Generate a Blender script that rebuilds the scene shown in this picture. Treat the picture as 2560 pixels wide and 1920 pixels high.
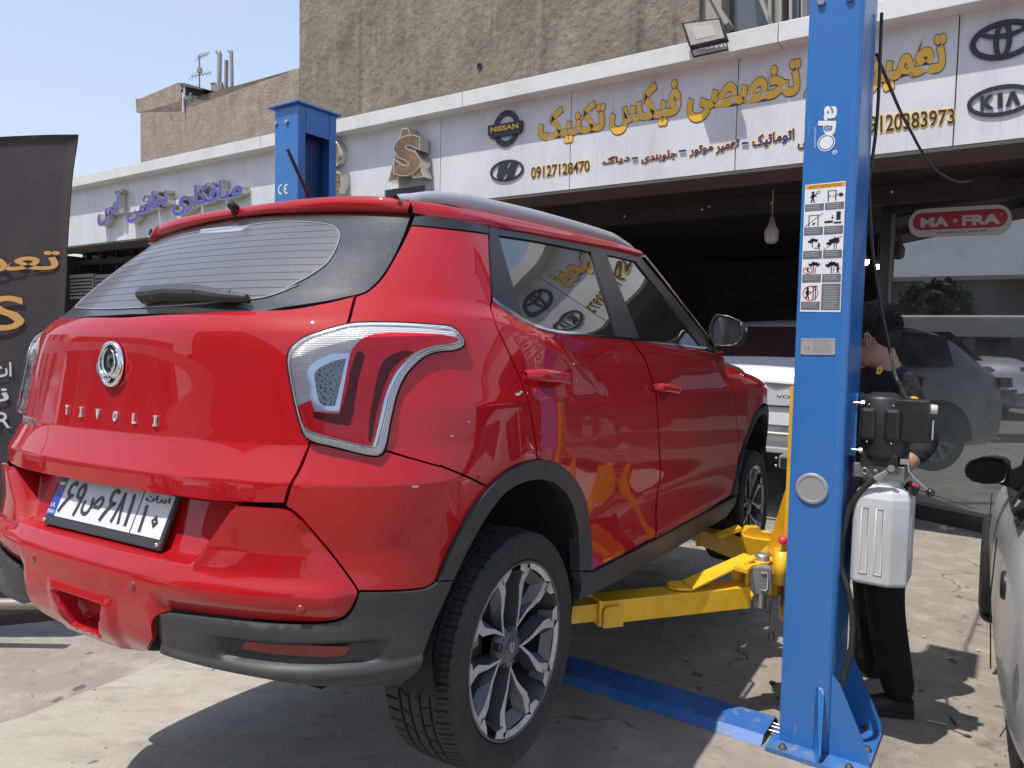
import bpy, bmesh, math, random
import numpy as np
from mathutils import Vector, Matrix
from mathutils.geometry import delaunay_2d_cdt
random.seed(7); rng=np.random.default_rng(5)
sc=bpy.context.scene; COL=sc.collection
for o_ in list(bpy.data.objects): bpy.data.objects.remove(o_)
# ---------------------------------------------------------------- camera
H=1.58; FPX=1856.27; PITCH=math.radians(3.2509); ROLL=math.radians(1.18884)
def _cam(p,r):
    cp,sp=math.cos(p),math.sin(p); f=np.array([0,cp,-sp]); u=np.array([0,sp,cp]); x=np.array([1.,0,0])
    return np.array([math.cos(r)*x+math.sin(r)*u,-math.sin(r)*x+math.cos(r)*u,f])
RC=_cam(PITCH,ROLL); CAM=np.array([0,0,H])
cd=bpy.data.cameras.new('camera'); cam=bpy.data.objects.new('camera',cd); COL.objects.link(cam)
cd.sensor_width=36; cd.lens=36*FPX/2560; cd.clip_start=.05; cd.clip_end=3000
m4=Matrix(((RC[0][0],RC[1][0],-RC[2][0],0),(RC[0][1],RC[1][1],-RC[2][1],0),(RC[0][2],RC[1][2],-RC[2][2],H),(0,0,0,1)))
cam.matrix_world=m4; sc.camera=cam
# ---------------------------------------------------------------- light
SUN_EL=math.radians(67); SUN_DIR=np.array([-.80*math.cos(SUN_EL),-.60*math.cos(SUN_EL),math.sin(SUN_EL)])
W=bpy.data.worlds.new('World'); sc.world=W; W.use_nodes=True
nt=W.node_tree; nt.nodes.clear()
sky=nt.nodes.new('ShaderNodeTexSky'); sky.sky_type='NISHITA'; sky.sun_disc=False
sky.sun_elevation=SUN_EL; sky.sun_rotation=math.atan2(SUN_DIR[0],SUN_DIR[1]); sky.dust_density=7.0; sky.air_density=1.0; sky.ozone_density=1.0; sky.altitude=1200
bg=nt.nodes.new('ShaderNodeBackground'); bg.inputs[1].default_value=.15
wtc=nt.nodes.new('ShaderNodeTexCoord'); wsx=nt.nodes.new('ShaderNodeSeparateXYZ'); nt.links.new(wtc.outputs['Generated'],wsx.inputs[0]); wrp=nt.nodes.new('ShaderNodeValToRGB'); nt.links.new(wsx.outputs[2],wrp.inputs[0])
wrp.color_ramp.elements[0].color=(3.5,3.9,4.4,1); wrp.color_ramp.elements[0].position=.0; wrp.color_ramp.elements[1].color=(1.75,2.3,3.6,1); wrp.color_ramp.elements[1].position=.75; e_=wrp.color_ramp.elements.new(.3); e_.color=(2.75,3.3,4.4,1)
wcn=nt.nodes.new('ShaderNodeTexNoise'); wcn.inputs['Scale'].default_value=2.2; wcn.inputs['Detail'].default_value=7; wmp=nt.nodes.new('ShaderNodeMapping'); wmp.inputs['Scale'].default_value=(1,1,3); nt.links.new(wtc.outputs['Generated'],wmp.inputs[0]); nt.links.new(wmp.outputs[0],wcn.inputs[0]); wcr=nt.nodes.new('ShaderNodeMapRange'); wcr.inputs[1].default_value=.52; wcr.inputs[2].default_value=.78; wcr.inputs[4].default_value=.55; nt.links.new(wcn.outputs[0],wcr.inputs[0])
wm1=nt.nodes.new('ShaderNodeMix'); wm1.data_type='RGBA'; nt.links.new(wcr.outputs[0],wm1.inputs[0]); nt.links.new(wrp.outputs[0],wm1.inputs[6]); wm1.inputs[7].default_value=(4.1,4.3,4.6,1)
wm2=nt.nodes.new('ShaderNodeMix'); wm2.data_type='RGBA'; wm2.inputs[0].default_value=.8; nt.links.new(sky.outputs[0],wm2.inputs[6]); nt.links.new(wm1.outputs[2],wm2.inputs[7])
wo=nt.nodes.new('ShaderNodeOutputWorld'); nt.links.new(wm2.outputs[2],bg.inputs[0]); nt.links.new(bg.outputs[0],wo.inputs[0])
sl=bpy.data.lights.new('sun','SUN'); sl.energy=3.1; sl.angle=math.radians(.55); sl.color=(1,.955,.88)
so=bpy.data.objects.new('sun',sl); COL.objects.link(so); so.location=(-8,-6,20)
so.rotation_euler=Vector(SUN_DIR).to_track_quat('Z','Y').to_euler()
sc.view_settings.view_transform='Standard'; sc.view_settings.look='None'; sc.view_settings.gamma=1; sc.view_settings.exposure=.60
sc.render.engine='CYCLES'; sc.cycles.max_bounces=8; sc.cycles.use_denoising=True
# ---------------------------------------------------------------- px helpers
def ray(p):
    d=np.array([(p[0]-1280)/FPX,(960-p[1])/FPX,1.])@RC
    return d/np.linalg.norm(d)
def onground(p,z=0.):
    d=ray(p); t=(z-H)/d[2]; return CAM+t*d
def onplane(p,n,c):
    """n.(x,y,z)=c"""
    n=np.array(n,float); d=ray(p); t=(c-n@CAM)/(n@d); return CAM+t*d
def atdepth(p,y): 
    d=ray(p); return CAM+d*(y/d[1])
def cv(L,ox,oy,s): return [(ox+q[0]*s,oy+q[1]*s)+tuple(q[2:]) for q in L]
# ---------------------------------------------------------------- materials
MATS={}
def mat(name,col=(.5,.5,.5),rough=.5,metal=0.,coat=0.,coatr=.03,ior=1.5,emit=None,es=1.,noise=None,bump=None,trans=0.,alpha=1.,spec=.5,rnoise=None):
    """noise=(scale,col2,lo,hi[,stretch]) ; bump=(scale,strength,dist)"""
    if name in MATS: return MATS[name]
    m=bpy.data.materials.new(name); m.use_nodes=True; n=m.node_tree; b=n.nodes['Principled BSDF']
    b.inputs['Base Color'].default_value=(*col,1); b.inputs['Roughness'].default_value=rough; b.inputs['Metallic'].default_value=metal
    b.inputs['Coat Weight'].default_value=coat; b.inputs['Coat Roughness'].default_value=coatr; b.inputs['IOR'].default_value=ior
    b.inputs['Transmission Weight'].default_value=trans; b.inputs['Alpha'].default_value=alpha; b.inputs['Specular IOR Level'].default_value=spec
    if emit: b.inputs['Emission Color'].default_value=(*emit,1); b.inputs['Emission Strength'].default_value=es
    tc=None
    def coord(stretch=None):
        nonlocal tc
        if tc is None: tc=n.nodes.new('ShaderNodeTexCoord')
        if stretch:
            mp=n.nodes.new('ShaderNodeMapping'); mp.inputs['Scale'].default_value=stretch; n.links.new(tc.outputs['Object'],mp.inputs[0]); return mp.outputs[0]
        return tc.outputs['Object']
    prev=None
    if noise:
        layers=noise if isinstance(noise,list) else [noise]
        for L in layers:
            s,c2,lo,hi=L[:4]; st=L[4] if len(L)>4 else None
            t=n.nodes.new('ShaderNodeTexNoise'); t.inputs['Scale'].default_value=s; t.inputs['Detail'].default_value=7; t.inputs['Roughness'].default_value=.62
            n.links.new(coord(st),t.inputs['Vector'])
            r=n.nodes.new('ShaderNodeMapRange'); r.inputs[1].default_value=lo; r.inputs[2].default_value=hi; n.links.new(t.outputs[0],r.inputs[0])
            mx=n.nodes.new('ShaderNodeMix'); mx.data_type='RGBA'; n.links.new(r.outputs[0],mx.inputs[0])
            if prev is None: mx.inputs[6].default_value=(*col,1)
            else: n.links.new(prev,mx.inputs[6])
            mx.inputs[7].default_value=(*c2,1); prev=mx.outputs[2]
        n.links.new(prev,b.inputs['Base Color'])
    if rnoise:
        s,lo,hi=rnoise
        t=n.nodes.new('ShaderNodeTexNoise'); t.inputs['Scale'].default_value=s; t.inputs['Detail'].default_value=5; n.links.new(coord(),t.inputs['Vector'])
        r=n.nodes.new('ShaderNodeMapRange'); r.inputs[1].default_value=.35; r.inputs[2].default_value=.65; r.inputs[3].default_value=lo; r.inputs[4].default_value=hi
        n.links.new(t.outputs[0],r.inputs[0]); n.links.new(r.outputs[0],b.inputs['Roughness'])
    if bump:
        nrm=None
        for s,st,ds in (bump if isinstance(bump,list) else [bump]):
            t=n.nodes.new('ShaderNodeTexNoise'); t.inputs['Scale'].default_value=s; t.inputs['Detail'].default_value=6; n.links.new(coord(),t.inputs['Vector'])
            bp=n.nodes.new('ShaderNodeBump'); bp.inputs['Strength'].default_value=st; bp.inputs['Distance'].default_value=ds
            n.links.new(t.outputs[0],bp.inputs['Height'])
            if nrm: n.links.new(nrm,bp.inputs['Normal'])
            nrm=bp.outputs[0]
        n.links.new(nrm,b.inputs['Normal'])
    MATS[name]=m; return m
# ---------------------------------------------------------------- object helpers
def tag(o,label=None,cat=None,group=None,kind=None):
    if label: o['label']=label
    if cat: o['category']=cat
    if group: o['group']=group
    if kind: o['kind']=kind
    return o
def empty(name,loc=(0,0,0),rz=0.,label=None,cat=None,group=None):
    o=bpy.data.objects.new(name,None); COL.objects.link(o); o.location=loc; o.rotation_euler=(0,0,rz); o.empty_display_size=.2
    return tag(o,label,cat,group)
def raw(name,V,F,m,parent=None,smooth=False,normals=None,mi=None,bevel=0.):
    me=bpy.data.meshes.new(name)
    V=np.asarray(V,float).reshape(-1,3)
    me.from_pydata([tuple(v) for v in V],[],[tuple(int(i) for i in f) for f in F])
    ms=m if isinstance(m,(list,tuple)) else [m]
    for q in ms: me.materials.append(q)
    if mi is not None: me.polygons.foreach_set('material_index',np.asarray(mi,'i'))
    if smooth is True or normals is not None: me.polygons.foreach_set('use_smooth',[True]*len(me.polygons))
    elif smooth is not False: me.polygons.foreach_set('use_smooth',list(smooth))
    me.update(); me.validate()
    if normals is not None and len(me.vertices)==len(normals):
        me.normals_split_custom_set_from_vertices([tuple(q) for q in normals])
    o=bpy.data.objects.new(name,me); COL.objects.link(o)
    if parent: o.parent=parent
    if bevel:
        b=o.modifiers.new('bevel','BEVEL'); b.width=bevel; b.segments=2; b.limit_method='ANGLE'
    return o
class MB:
    """collects shapes into ONE mesh"""
    def __init__(s): s.V=[];s.F=[];s.S=[];s.M=[];s.mi=0
    def add(s,V,F,sm=False):
        n=len(s.V); s.V+= [tuple(v) for v in V]; s.F+=[tuple(i+n for i in f) for f in F]; s.S+=[sm]*len(F); s.M+=[s.mi]*len(F); return s
    def box(s,c,d,R=None):
        c=np.array(c,float); d=np.array(d,float)/2
        P=np.array([[x,y,z] for x in(-1,1) for y in(-1,1) for z in(-1,1)],float)*d
        if R is not None: P=P@np.array(R).T
        return s.add(P+c,[(0,1,3,2),(4,6,7,5),(0,4,5,1),(2,3,7,6),(0,2,6,4),(1,5,7,3)])
    def hexa(s,P): # 4 bottom, 4 top
        return s.add(P,[(3,2,1,0),(4,5,6,7),(0,1,5,4),(1,2,6,5),(2,3,7,6),(3,0,4,7)])
    def prism(s,poly,vec,sm=False):
        P=np.array(poly,float); n=len(P); v=np.array(vec,float)
        s.add(np.vstack([P,P+v]),[tuple(range(n))[::-1],tuple(range(n,2*n))]); 
        s.add(np.vstack([P,P+v]),[(i,(i+1)%n,(i+1)%n+n,i+n) for i in range(n)],sm); return s
    def tube(s,pts,r,seg=10,caps=True,flat=None):
        P=np.array(pts,float); n=len(P); rr=np.full(n,r) if np.isscalar(r) else np.array(r,float)
        T=np.gradient(P,axis=0); T/=np.linalg.norm(T,axis=1)[:,None]+1e-12
        a=np.array([0,0,1.]) if abs(T[0][2])<.9 else np.array([1.,0,0])
        u=np.cross(T[0],a); u/=np.linalg.norm(u); V=[]
        for i in range(n):
            u=u-T[i]*(u@T[i]); u/=np.linalg.norm(u)+1e-12; w=np.cross(T[i],u)
            for k in range(seg):
                t=2*math.pi*k/seg; V.append(P[i]+rr[i]*(math.cos(t)*u+math.sin(t)*w*(flat or 1)))
        F=[(i*seg+k,i*seg+(k+1)%seg,(i+1)*seg+(k+1)%seg,(i+1)*seg+k) for i in range(n-1) for k in range(seg)]
        s.add(V,F,True)
        if caps: s.add(V[:seg],[tuple(range(seg))[::-1]]); s.add(V[-seg:],[tuple(range(seg))])
        return s
    def lathe(s,prof,c=(0,0,0),ax=(0,0,1),seg=32,sm=True):
        """prof: (r,h) along axis"""
        ax=np.array(ax,float); ax/=np.linalg.norm(ax); a=np.array([0,0,1.]) if abs(ax[2])<.9 else np.array([1.,0,0])
        u=np.cross(a,ax); u/=np.linalg.norm(u); w=np.cross(ax,u); c=np.array(c,float); V=[]
        for r,h in prof:
            for k in range(seg):
                t=2*math.pi*k/seg; V.append(c+ax*h+r*(math.cos(t)*u+math.sin(t)*w))
        n=len(prof)
        F=[(i*seg+k,i*seg+(k+1)%seg,(i+1)*seg+(k+1)%seg,(i+1)*seg+k) for i in range(n-1) for k in range(seg)]
        return s.add(V,F,sm)
    def sphere(s,c,r,seg=16,sc_=(1,1,1)):
        V=[];F=[];c=np.array(c,float)
        for i in range(seg//2+1):
            t=math.pi*i/(seg//2)
            for k in range(seg):
                p=2*math.pi*k/seg; V.append(c+r*np.array([math.sin(t)*math.cos(p)*sc_[0],math.sin(t)*math.sin(p)*sc_[1],math.cos(t)*sc_[2]]))
        for i in range(seg//2):
            for k in range(seg): F.append((i*seg+k,(i+1)*seg+k,(i+1)*seg+(k+1)%seg,i*seg+(k+1)%seg))
        return s.add(V,F,True)
    def build(s,name,m,parent=None,bevel=0.,label=None):
        o=raw(name,s.V,s.F,m,parent,smooth=s.S,mi=s.M if isinstance(m,(list,tuple)) else None,bevel=bevel)
        if label: o['label']=label
        return o
def copy_tree(o,parent=None):
    c=o.copy(); COL.objects.link(c)
    if parent: c.parent=parent
    for ch in list(o.children): copy_tree(ch,c)
    return c
# ---------------------------------------------------------------- lettering
FORMS={'ا':(0xFE8D,0xFE8E,0,0),'آ':(0xFE81,0xFE82,0,0),'ب':(0xFE8F,0xFE90,0xFE91,0xFE92),'پ':(0xFB56,0xFB57,0xFB58,0xFB59),'ت':(0xFE95,0xFE96,0xFE97,0xFE98),
'ج':(0xFE9D,0xFE9E,0xFE9F,0xFEA0),'خ':(0xFEA5,0xFEA6,0xFEA7,0xFEA8),'د':(0xFEA9,0xFEAA,0,0),'ر':(0xFEAD,0xFEAE,0,0),'س':(0xFEB1,0xFEB2,0xFEB3,0xFEB4),'ش':(0xFEB5,0xFEB6,0xFEB7,0xFEB8),
'ص':(0xFEB9,0xFEBA,0xFEBB,0xFEBC),'ع':(0xFEC9,0xFECA,0xFECB,0xFECC),'ف':(0xFED1,0xFED2,0xFED3,0xFED4),'ق':(0xFED5,0xFED6,0xFED7,0xFED8),'ک':(0xFB8E,0xFB8F,0xFB90,0xFB91),'گ':(0xFB92,0xFB93,0xFB94,0xFB95),
'ل':(0xFEDD,0xFEDE,0xFEDF,0xFEE0),'م':(0xFEE1,0xFEE2,0xFEE3,0xFEE4),'ن':(0xFEE5,0xFEE6,0xFEE7,0xFEE8),'و':(0xFEED,0xFEEE,0,0),'ی':(0xFBFC,0xFBFD,0xFBFE,0xFBFF)}
def shape_fa(t):
    if not any(ch in FORMS for ch in t): return t
    out=[]
    for i,ch in enumerate(t):
        if ch not in FORMS: out.append(ch); continue
        pv=t[i-1] if i else ' '; nx=t[i+1] if i+1<len(t) else ' '
        j0=pv in FORMS and FORMS[pv][2]!=0; j1=nx in FORMS and FORMS[ch][2]!=0
        f=FORMS[ch]; out.append(chr(f[3] if j0 and j1 else f[1] if j0 else f[2] if j1 else f[0]))
    return ''.join(reversed(out))
_TG={}
def _glyphs(body,bold,shear,space):
    c=bpy.data.curves.new('lettering','FONT'); c.body=body; c.offset=bold; c.shear=shear; c.space_character=space; c.resolution_u=3; c.fill_mode='BOTH'
    o=bpy.data.objects.new('lettering',c); COL.objects.link(o); bpy.context.view_layer.update()
    ev=o.evaluated_get(bpy.context.evaluated_depsgraph_get()); me=ev.to_mesh()
    V=np.array([v.co[:] for v in me.vertices]).reshape(-1,3); F=[tuple(p.vertices) for p in me.polygons]
    ev.to_mesh_clear(); bpy.data.objects.remove(o); bpy.data.curves.remove(c); return V,F
def text_geo(body,bold=0.,shear=0.,space=1.,depth=0.):
    """flat mesh of a text, one glyph at a time so that joined letters may overlap"""
    k=(body,bold,shear,space)
    if k in _TG: return _TG[k]
    if not any(ord(ch)>0xFB00 for ch in body): r=_glyphs(body,bold,shear,space); _TG[k]=r; return r
    VV=[];FF=[];x=0.;n=0
    for i,ch in enumerate(body):
        if ch==' ': x+=.28; continue
        V0,_=_glyphs(ch,0,0,1); V2,_=_glyphs(ch+ch,0,0,1); adv=(V2[:,0].max()-V2[:,0].min())-(V0[:,0].max()-V0[:,0].min())
        V,F=_glyphs(ch,bold,shear,1); V=V+np.array([x,0,(i%2)*.0004]); VV.append(V); FF+=[tuple(q+n for q in f) for f in F]; n+=len(V); x+=adv
    r=(np.vstack(VV),FF); _TG[k]=r; return r
def text_on(mb,body,quad,lift=.002,thick=0.,fit=None,**k):
    """lettering stretched into the 3D quad (bl,br,tr,tl) ; thick pushes it out along the normal"""
    V,F=text_geo(body,**k); a,b=fit or (V.min(0),V.max(0))
    u=((V[:,0]-a[0])/(b[0]-a[0]))[:,None]; v=((V[:,1]-a[1])/(b[1]-a[1]))[:,None]
    q=[np.array(x,float) for x in quad]; n=np.cross(q[1]-q[0],q[3]-q[0]); n/=np.linalg.norm(n)
    P=(1-u)*(1-v)*q[0]+u*(1-v)*q[1]+u*v*q[2]+(1-u)*v*q[3]+n*lift+V[:,2:3]*n
    if thick:
        # boundary walls
        from collections import Counter
        E=Counter()
        for f in F:
            for i in range(len(f)): E[(f[i],f[(i+1)%len(f)])]+=1
        B=[e for e in E if (e[1],e[0]) not in E]
        m_=len(P); mb.add(P+n*thick,F); mb.add(np.vstack([P,P+n*thick]),[(a_,b_,b_+m_,a_+m_) for a_,b_ in B])
    else: mb.add(P,F)
    return P
# ================================================================ car body surface (car coordinates: X right, Y forward from rear axle, Z up)
def pchip(xs,ys):
    xs=np.array(xs,float);ys=np.array(ys,float);h=np.diff(xs);d=np.diff(ys)/h
    m=np.zeros_like(xs);m[0]=d[0];m[-1]=d[-1]
    for i in range(1,len(xs)-1):
        if d[i-1]*d[i]>0:
            w1=2*h[i]+h[i-1];w2=h[i]+2*h[i-1];m[i]=(w1+w2)/(w1/d[i-1]+w2/d[i])
    def f(x):
        x=np.clip(x,xs[0],xs[-1]);i=np.clip(np.searchsorted(xs,x,side='right')-1,0,len(xs)-2)
        t=(x-xs[i])/h[i]
        return ys[i]*(1+2*t)*(1-t)**2+m[i]*h[i]*t*(1-t)**2+ys[i+1]*t*t*(3-2*t)+m[i+1]*h[i]*t*t*(t-1)
    return f
def ss(a,b,x):
    t=np.clip((x-a)/(b-a),0,1);return t*t*(3-2*t)
def lin(a,b,x): return np.clip((x-a)/(b-a),0,1)
fYc=pchip([.20,.28,.33,.42,.50,.56,.60,.70,.82,.95,1.05,1.09,1.115,1.135,1.146,1.20,1.30,1.459,1.50],
          [-.62,-.668,-.688,-.698,-.698,-.685,-.680,-.672,-.655,-.644,-.642,-.639,-.629,-.613,-.598,-.545,-.442,-.262,-.235])
fW=pchip([.20,.27,.37,.45,.55,.68,.80,.92,.96,1.05,1.12,1.18,1.3,1.43,1.50,1.55],
         [.80,.845,.875,.870,.873,.884,.888,.886,.877,.855,.832,.806,.750,.685,.652,.628])
fP=pchip([.2,.3,.6,.86,1.03,1.18,1.43,1.55],[4.2,4.0,3.6,3.4,3.1,2.7,2.4,2.4])
fZt=pchip([1.9,2.12,2.35,2.6,2.8,2.94,3.05,3.17,3.3,3.44],[1.12,1.115,1.092,1.07,1.052,1.03,.985,.905,.80,.70])
def base(s,z):
    s=np.asarray(s,float)+0*np.asarray(z,float);z=np.asarray(z,float)+0*s
    a=np.abs(s);W=fW(z);D=-fYc(z);p=fP(z)
    th=np.clip(a,0,1)*np.pi/2
    r=1/((np.abs(np.sin(th))/W)**p+(np.abs(np.cos(th))/D)**p)**(1/p)
    X=r*np.sin(th);Y=-r*np.cos(th)
    Y=Y+.02*(X/.6)**2*np.cos(th)**.7*(a<1)
    Ys=a-1
    # front rounding
    k=np.clip((Ys-2.25)/1.19,0,.999)
    Xs=W*(1-k**3.4)**(1/3.4)
    # fender top rounding
    zt=fZt(np.clip(Ys,1.9,3.44)); q=np.clip((z-(zt-.14))/.14,0,.995)*(Ys>2.0)
    Xs=Xs*(1-q**2.6)**(1/3.)
    X=np.where(a<=1,X,Xs);Y=np.where(a<=1,Y,Ys)
    return X,Y
fB=pchip([-.1,.0,.15,.3,.5,.7,.9,1.4,1.9,2.3],[0,-.002,-.010,-.021,-.036,-.041,-.041,-.037,-.024,0])
def disp(X,Y,z):
    d=0*X
    # tailgate kick, fading round the corner
    fk=1-ss(-.47,-.20,Y); cen=1-ss(.60,.68,X)
    pk=.022+.006*cen
    up=lin(.835,.752,z)**1.15
    lo=1-.65*lin(.752,.60,z)*(1-0*cen)
    k=np.where(z>.752,up,lo)*np.where(z<.5,1-lin(.5,.35,z),1)
    d=d+pk*fk*k
    # rear haunch on the door and quarter
    zc=np.interp(Y,[-.5,-.1,.1,.2,.4,.6,.8],[1.16,1.15,1.115,1.08,.995,.90,.80])
    h=ss(-.55,-.2,Y)*(1-ss(.05,.72,Y))
    d=d+.020*h*ss(zc+.035,zc-.015,z)*ss(.45,.8,z)
    # doors bowed in plan
    d=d+fB(Y)*ss(.34,.55,z)*(1-ss(1.0,1.13,z))
    return d
def Sf(s,z,extra=0.):
    sg=np.where(np.asarray(s)<0,-1.,1.)
    a=np.abs(s)
    X,Y=base(a,z)
    e=1e-3
    X1,Y1=base(a+e,z);X0,Y0=base(np.maximum(a-e,0),z)
    tx,ty=X1-X0,Y1-Y0;l=np.hypot(tx,ty)+1e-12
    nx,ny=ty/l,-tx/l
    d=disp(X,Y,z)+extra
    return np.stack([sg*(X+nx*d),Y+ny*d,z+0*X],-1)

CYAW,CPI,CRO=math.radians(31.78407),math.radians(-1.51131),math.radians(-1.186555)
CT=np.array([-.69671,2.44812,-1.104758+H])
def _carR(y,p,r):
    Rz=np.array([[math.cos(y),math.sin(y),0],[-math.sin(y),math.cos(y),0],[0,0,1]])
    Rx=np.array([[1,0,0],[0,math.cos(p),-math.sin(p)],[0,math.sin(p),math.cos(p)]])
    Ry=np.array([[math.cos(r),0,math.sin(r)],[0,1,0],[-math.sin(r),0,math.cos(r)]])
    return Rz@Rx@Ry
CR=_carR(CYAW,CPI,CRO); CO=(CAM-CT)@CR
def cray(p): return ray(p)@CR
def onX(p,X): d=cray(p); return CO+d*(X-CO[0])/d[0]
def onY(p,Y): d=cray(p); return CO+d*(Y-CO[1])/d[1]
def pj(P):
    c=(np.asarray(P)@CR.T+CT-CAM)@RC.T
    return np.stack([1280+FPX*c[...,0]/c[...,2],960-FPX*c[...,1]/c[...,2]],-1)
_gs,_gz=np.meshgrid(np.arange(0,4.35,.04),np.arange(.22,1.54,.02),indexing='ij')
_GP=Sf(_gs,_gz); _GQ=pj(_GP); _GN=np.cross(Sf(_gs+.002,_gz)-_GP,Sf(_gs,_gz+.002)-_GP); _GV=(((CO-_GP)*_GN).sum(-1)>0)&~((_gz>1.13)&(_gs>2.98))
def px2s(p,extra=0.):
    """photo pixel -> (s,z) on the body surface"""
    p=np.array(p[:2],float); d=((_GQ-p)**2).sum(-1)+np.where(_GV,0,1e9); i=np.unravel_index(np.argmin(d),d.shape); s,z=_gs[i],_gz[i]; smax=2.999 if (z>1.125 and s<3) else 9
    for _ in range(20):
        q=pj(Sf(s,z,extra)); e=q-p
        if abs(e).max()<.03: break
        h=1e-4; J=np.array([(pj(Sf(s+h,z,extra))-q)/h,(pj(Sf(s,z+h,extra))-q)/h]).T
        try: st=-np.linalg.solve(J,e)
        except Exception: break
        m=max(abs(st[0])/.08,abs(st[1])/.05,1); s+=st[0]/m; z+=st[1]/m; s=min(max(s,-1),smax); z=min(max(z,.2),1.55)
    return s,z
def SP(L): return [px2s(p)+tuple(p[2:]) for p in L]
def c1(*L): return cv(L,0,500,.4973)
def c2(*L): return cv(L,0,1100,.4973)
def c3(*L): return cv(L,700,500,.5425)
def c4(*L): return cv(L,900,1100,.4973)
def l4(*L): return cv(L,700,780,.2351)
def cb(*L): return cv(L,420,1240,.3014)
def cm(*L): return cv(L,1700,740,.1447)
def fa(*L): return cv(L,1780,980,.2291)
def dense(poly,step=.012,closed=True):
    """Catmull-Rom through the points; a third value marks a corner"""
    P=[np.array(q[:2],float) for q in poly]; C=[len(q)>2 for q in poly]; n=len(P); out=[]
    rng_=range(n if closed else n-1)
    for i in rng_:
        a,b=P[i],P[(i+1)%n]
        p0=P[i-1] if (not C[i] and (closed or i>0)) else a-(b-a)
        j=(i+2)%n; p3=P[j] if (not C[(i+1)%n] and (closed or i+2<n)) else b+(b-a)
        L=np.linalg.norm(b-a); k=max(1,int(math.ceil(L/step)))
        m0=(b-p0)/2; m1=(p3-a)/2
        l0=np.linalg.norm(m0);l1=np.linalg.norm(m1)
        if l0>L*1.1: m0*=L*1.1/l0
        if l1>L*1.1: m1*=L*1.1/l1
        for t in np.arange(k)/k:
            out.append((2*t**3-3*t*t+1)*a+(t**3-2*t*t+t)*m0+(-2*t**3+3*t*t)*b+(t**3-t*t)*m1)
    if not closed: out.append(P[-1])
    return np.array(out)
def inset(Q,g):
    A=.5*np.sum(Q[:,0]*np.roll(Q[:,1],-1)-np.roll(Q[:,0],-1)*Q[:,1]); sg=1 if A>0 else -1
    T=np.roll(Q,-1,0)-np.roll(Q,1,0); T/=np.linalg.norm(T,axis=1)[:,None]+1e-9
    return Q+np.stack([-T[:,1],T[:,0]],1)*g*sg
def inpoly(x,y,Q):
    r=np.zeros(np.shape(x),bool)
    for i in range(len(Q)):
        x1,y1=Q[i-1];x2,y2=Q[i]
        c=((y1>y)!=(y2>y)); 
        with np.errstate(divide='ignore',invalid='ignore'): r^=c&(x<(x2-x1)*(y-y1)/(y2-y1+1e-15)+x1)
    return r
def distpoly(x,y,Q,closed=True):
    d=np.full(np.shape(x),1e9)
    for i in range(0 if closed else 1,len(Q)):
        a=Q[i-1];b=Q[i];v=b-a;L=v@v+1e-12; t=np.clip(((x-a[0])*v[0]+(y-a[1])*v[1])/L,0,1)
        d=np.minimum(d,np.hypot(x-a[0]-t*v[0],y-a[1]-t*v[1]))
    return d
def panel_geo(poly,extra=0.,grid=(.03,.022),feats=(),ret=.012,gap=.0016,step=.012,zrows=(),closed_dense=False):
    Q=poly if closed_dense else dense(poly,step)
    if gap: Q=inset(Q,gap)
    lo,hi=Q.min(0),Q.max(0)
    xs=np.arange(lo[0]+grid[0]/2,hi[0],grid[0]); zs=list(np.arange(lo[1]+grid[1]/2,hi[1],grid[1]))
    for zr in zrows: zs=[z for z in zs if abs(z-zr)>.004]+[zr]
    gx,gy=np.meshgrid(xs,np.array(sorted(zs))); G=np.stack([gx.ravel(),gy.ravel()],1)
    if len(feats):
        Fp=np.vstack(feats); G=G[[np.min(np.hypot(*(Fp-g_).T))>.005 for g_ in G]] if len(G)<60000 else G; G=np.vstack([G,Fp])
    ok=inpoly(G[:,0],G[:,1],Q)&(distpoly(G[:,0],G[:,1],Q)>min(grid)*.3)
    G=G[ok]; n=len(Q)
    r=delaunay_2d_cdt([Vector(v) for v in np.vstack([Q,G])],[(i,(i+1)%n) for i in range(n)],[],1,1e-7)
    V2=np.array([v[:] for v in r[0]]); F=[tuple(f) for f in r[2]]
    ex=extra if callable(extra) else (lambda s,z:extra)
    def E(s,z):
        a=np.abs(s); X,Y=base(a,z); return ex(X,Y,z) if callable(extra) else extra
    def SS(s,z): return Sf(s,z,E(s,z))
    s,z=V2[:,0],V2[:,1]; h=2.5e-3
    P=SS(s,z); N=np.cross(SS(s+h,z)-SS(s-h,z),SS(s,z+h)-SS(s,z-h)); N/=np.linalg.norm(N,axis=1)[:,None]+1e-12
    F=[f if np.dot(np.cross(P[f[1]]-P[f[0]],P[f[2]]-P[f[0]]),N[f[0]])>0 else f[::-1] for f in F]
    if ret:
        from collections import Counter
        Ec=Counter((f[i],f[(i+1)%3]) for f in F for i in range(3)); B=[e for e in Ec if (e[1],e[0]) not in Ec]
        V=[P];NN=[N];k=len(P);nf=[]
        idx={}
        va=[];na=[]
        for a,b in B:
            t=P[b]-P[a]; o_=np.cross(t,N[a]); o_/=np.linalg.norm(o_)+1e-12
            for i in (a,b): va+= [P[i],P[i]-N[i]*ret]; na+=[o_,o_]
            nf.append((k,k+1,k+3,k+2)); k+=4
        P=np.vstack([P,np.array(va)]);N=np.vstack([N,np.array(na)]);F=F+nf
    return P,F,N
def mirror(P,F,N): return P*[-1,1,1],[f[::-1] for f in F],N*[-1,1,1]
def panel(name,poly,m,parent,both=True,**k):
    g=panel_geo(poly,**k); o=raw(name,*g[:2],m,parent,normals=g[2])
    if both:
        P,F,N=mirror(*g); return o,raw(name,P,F,m,parent,normals=N)
    return o
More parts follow.
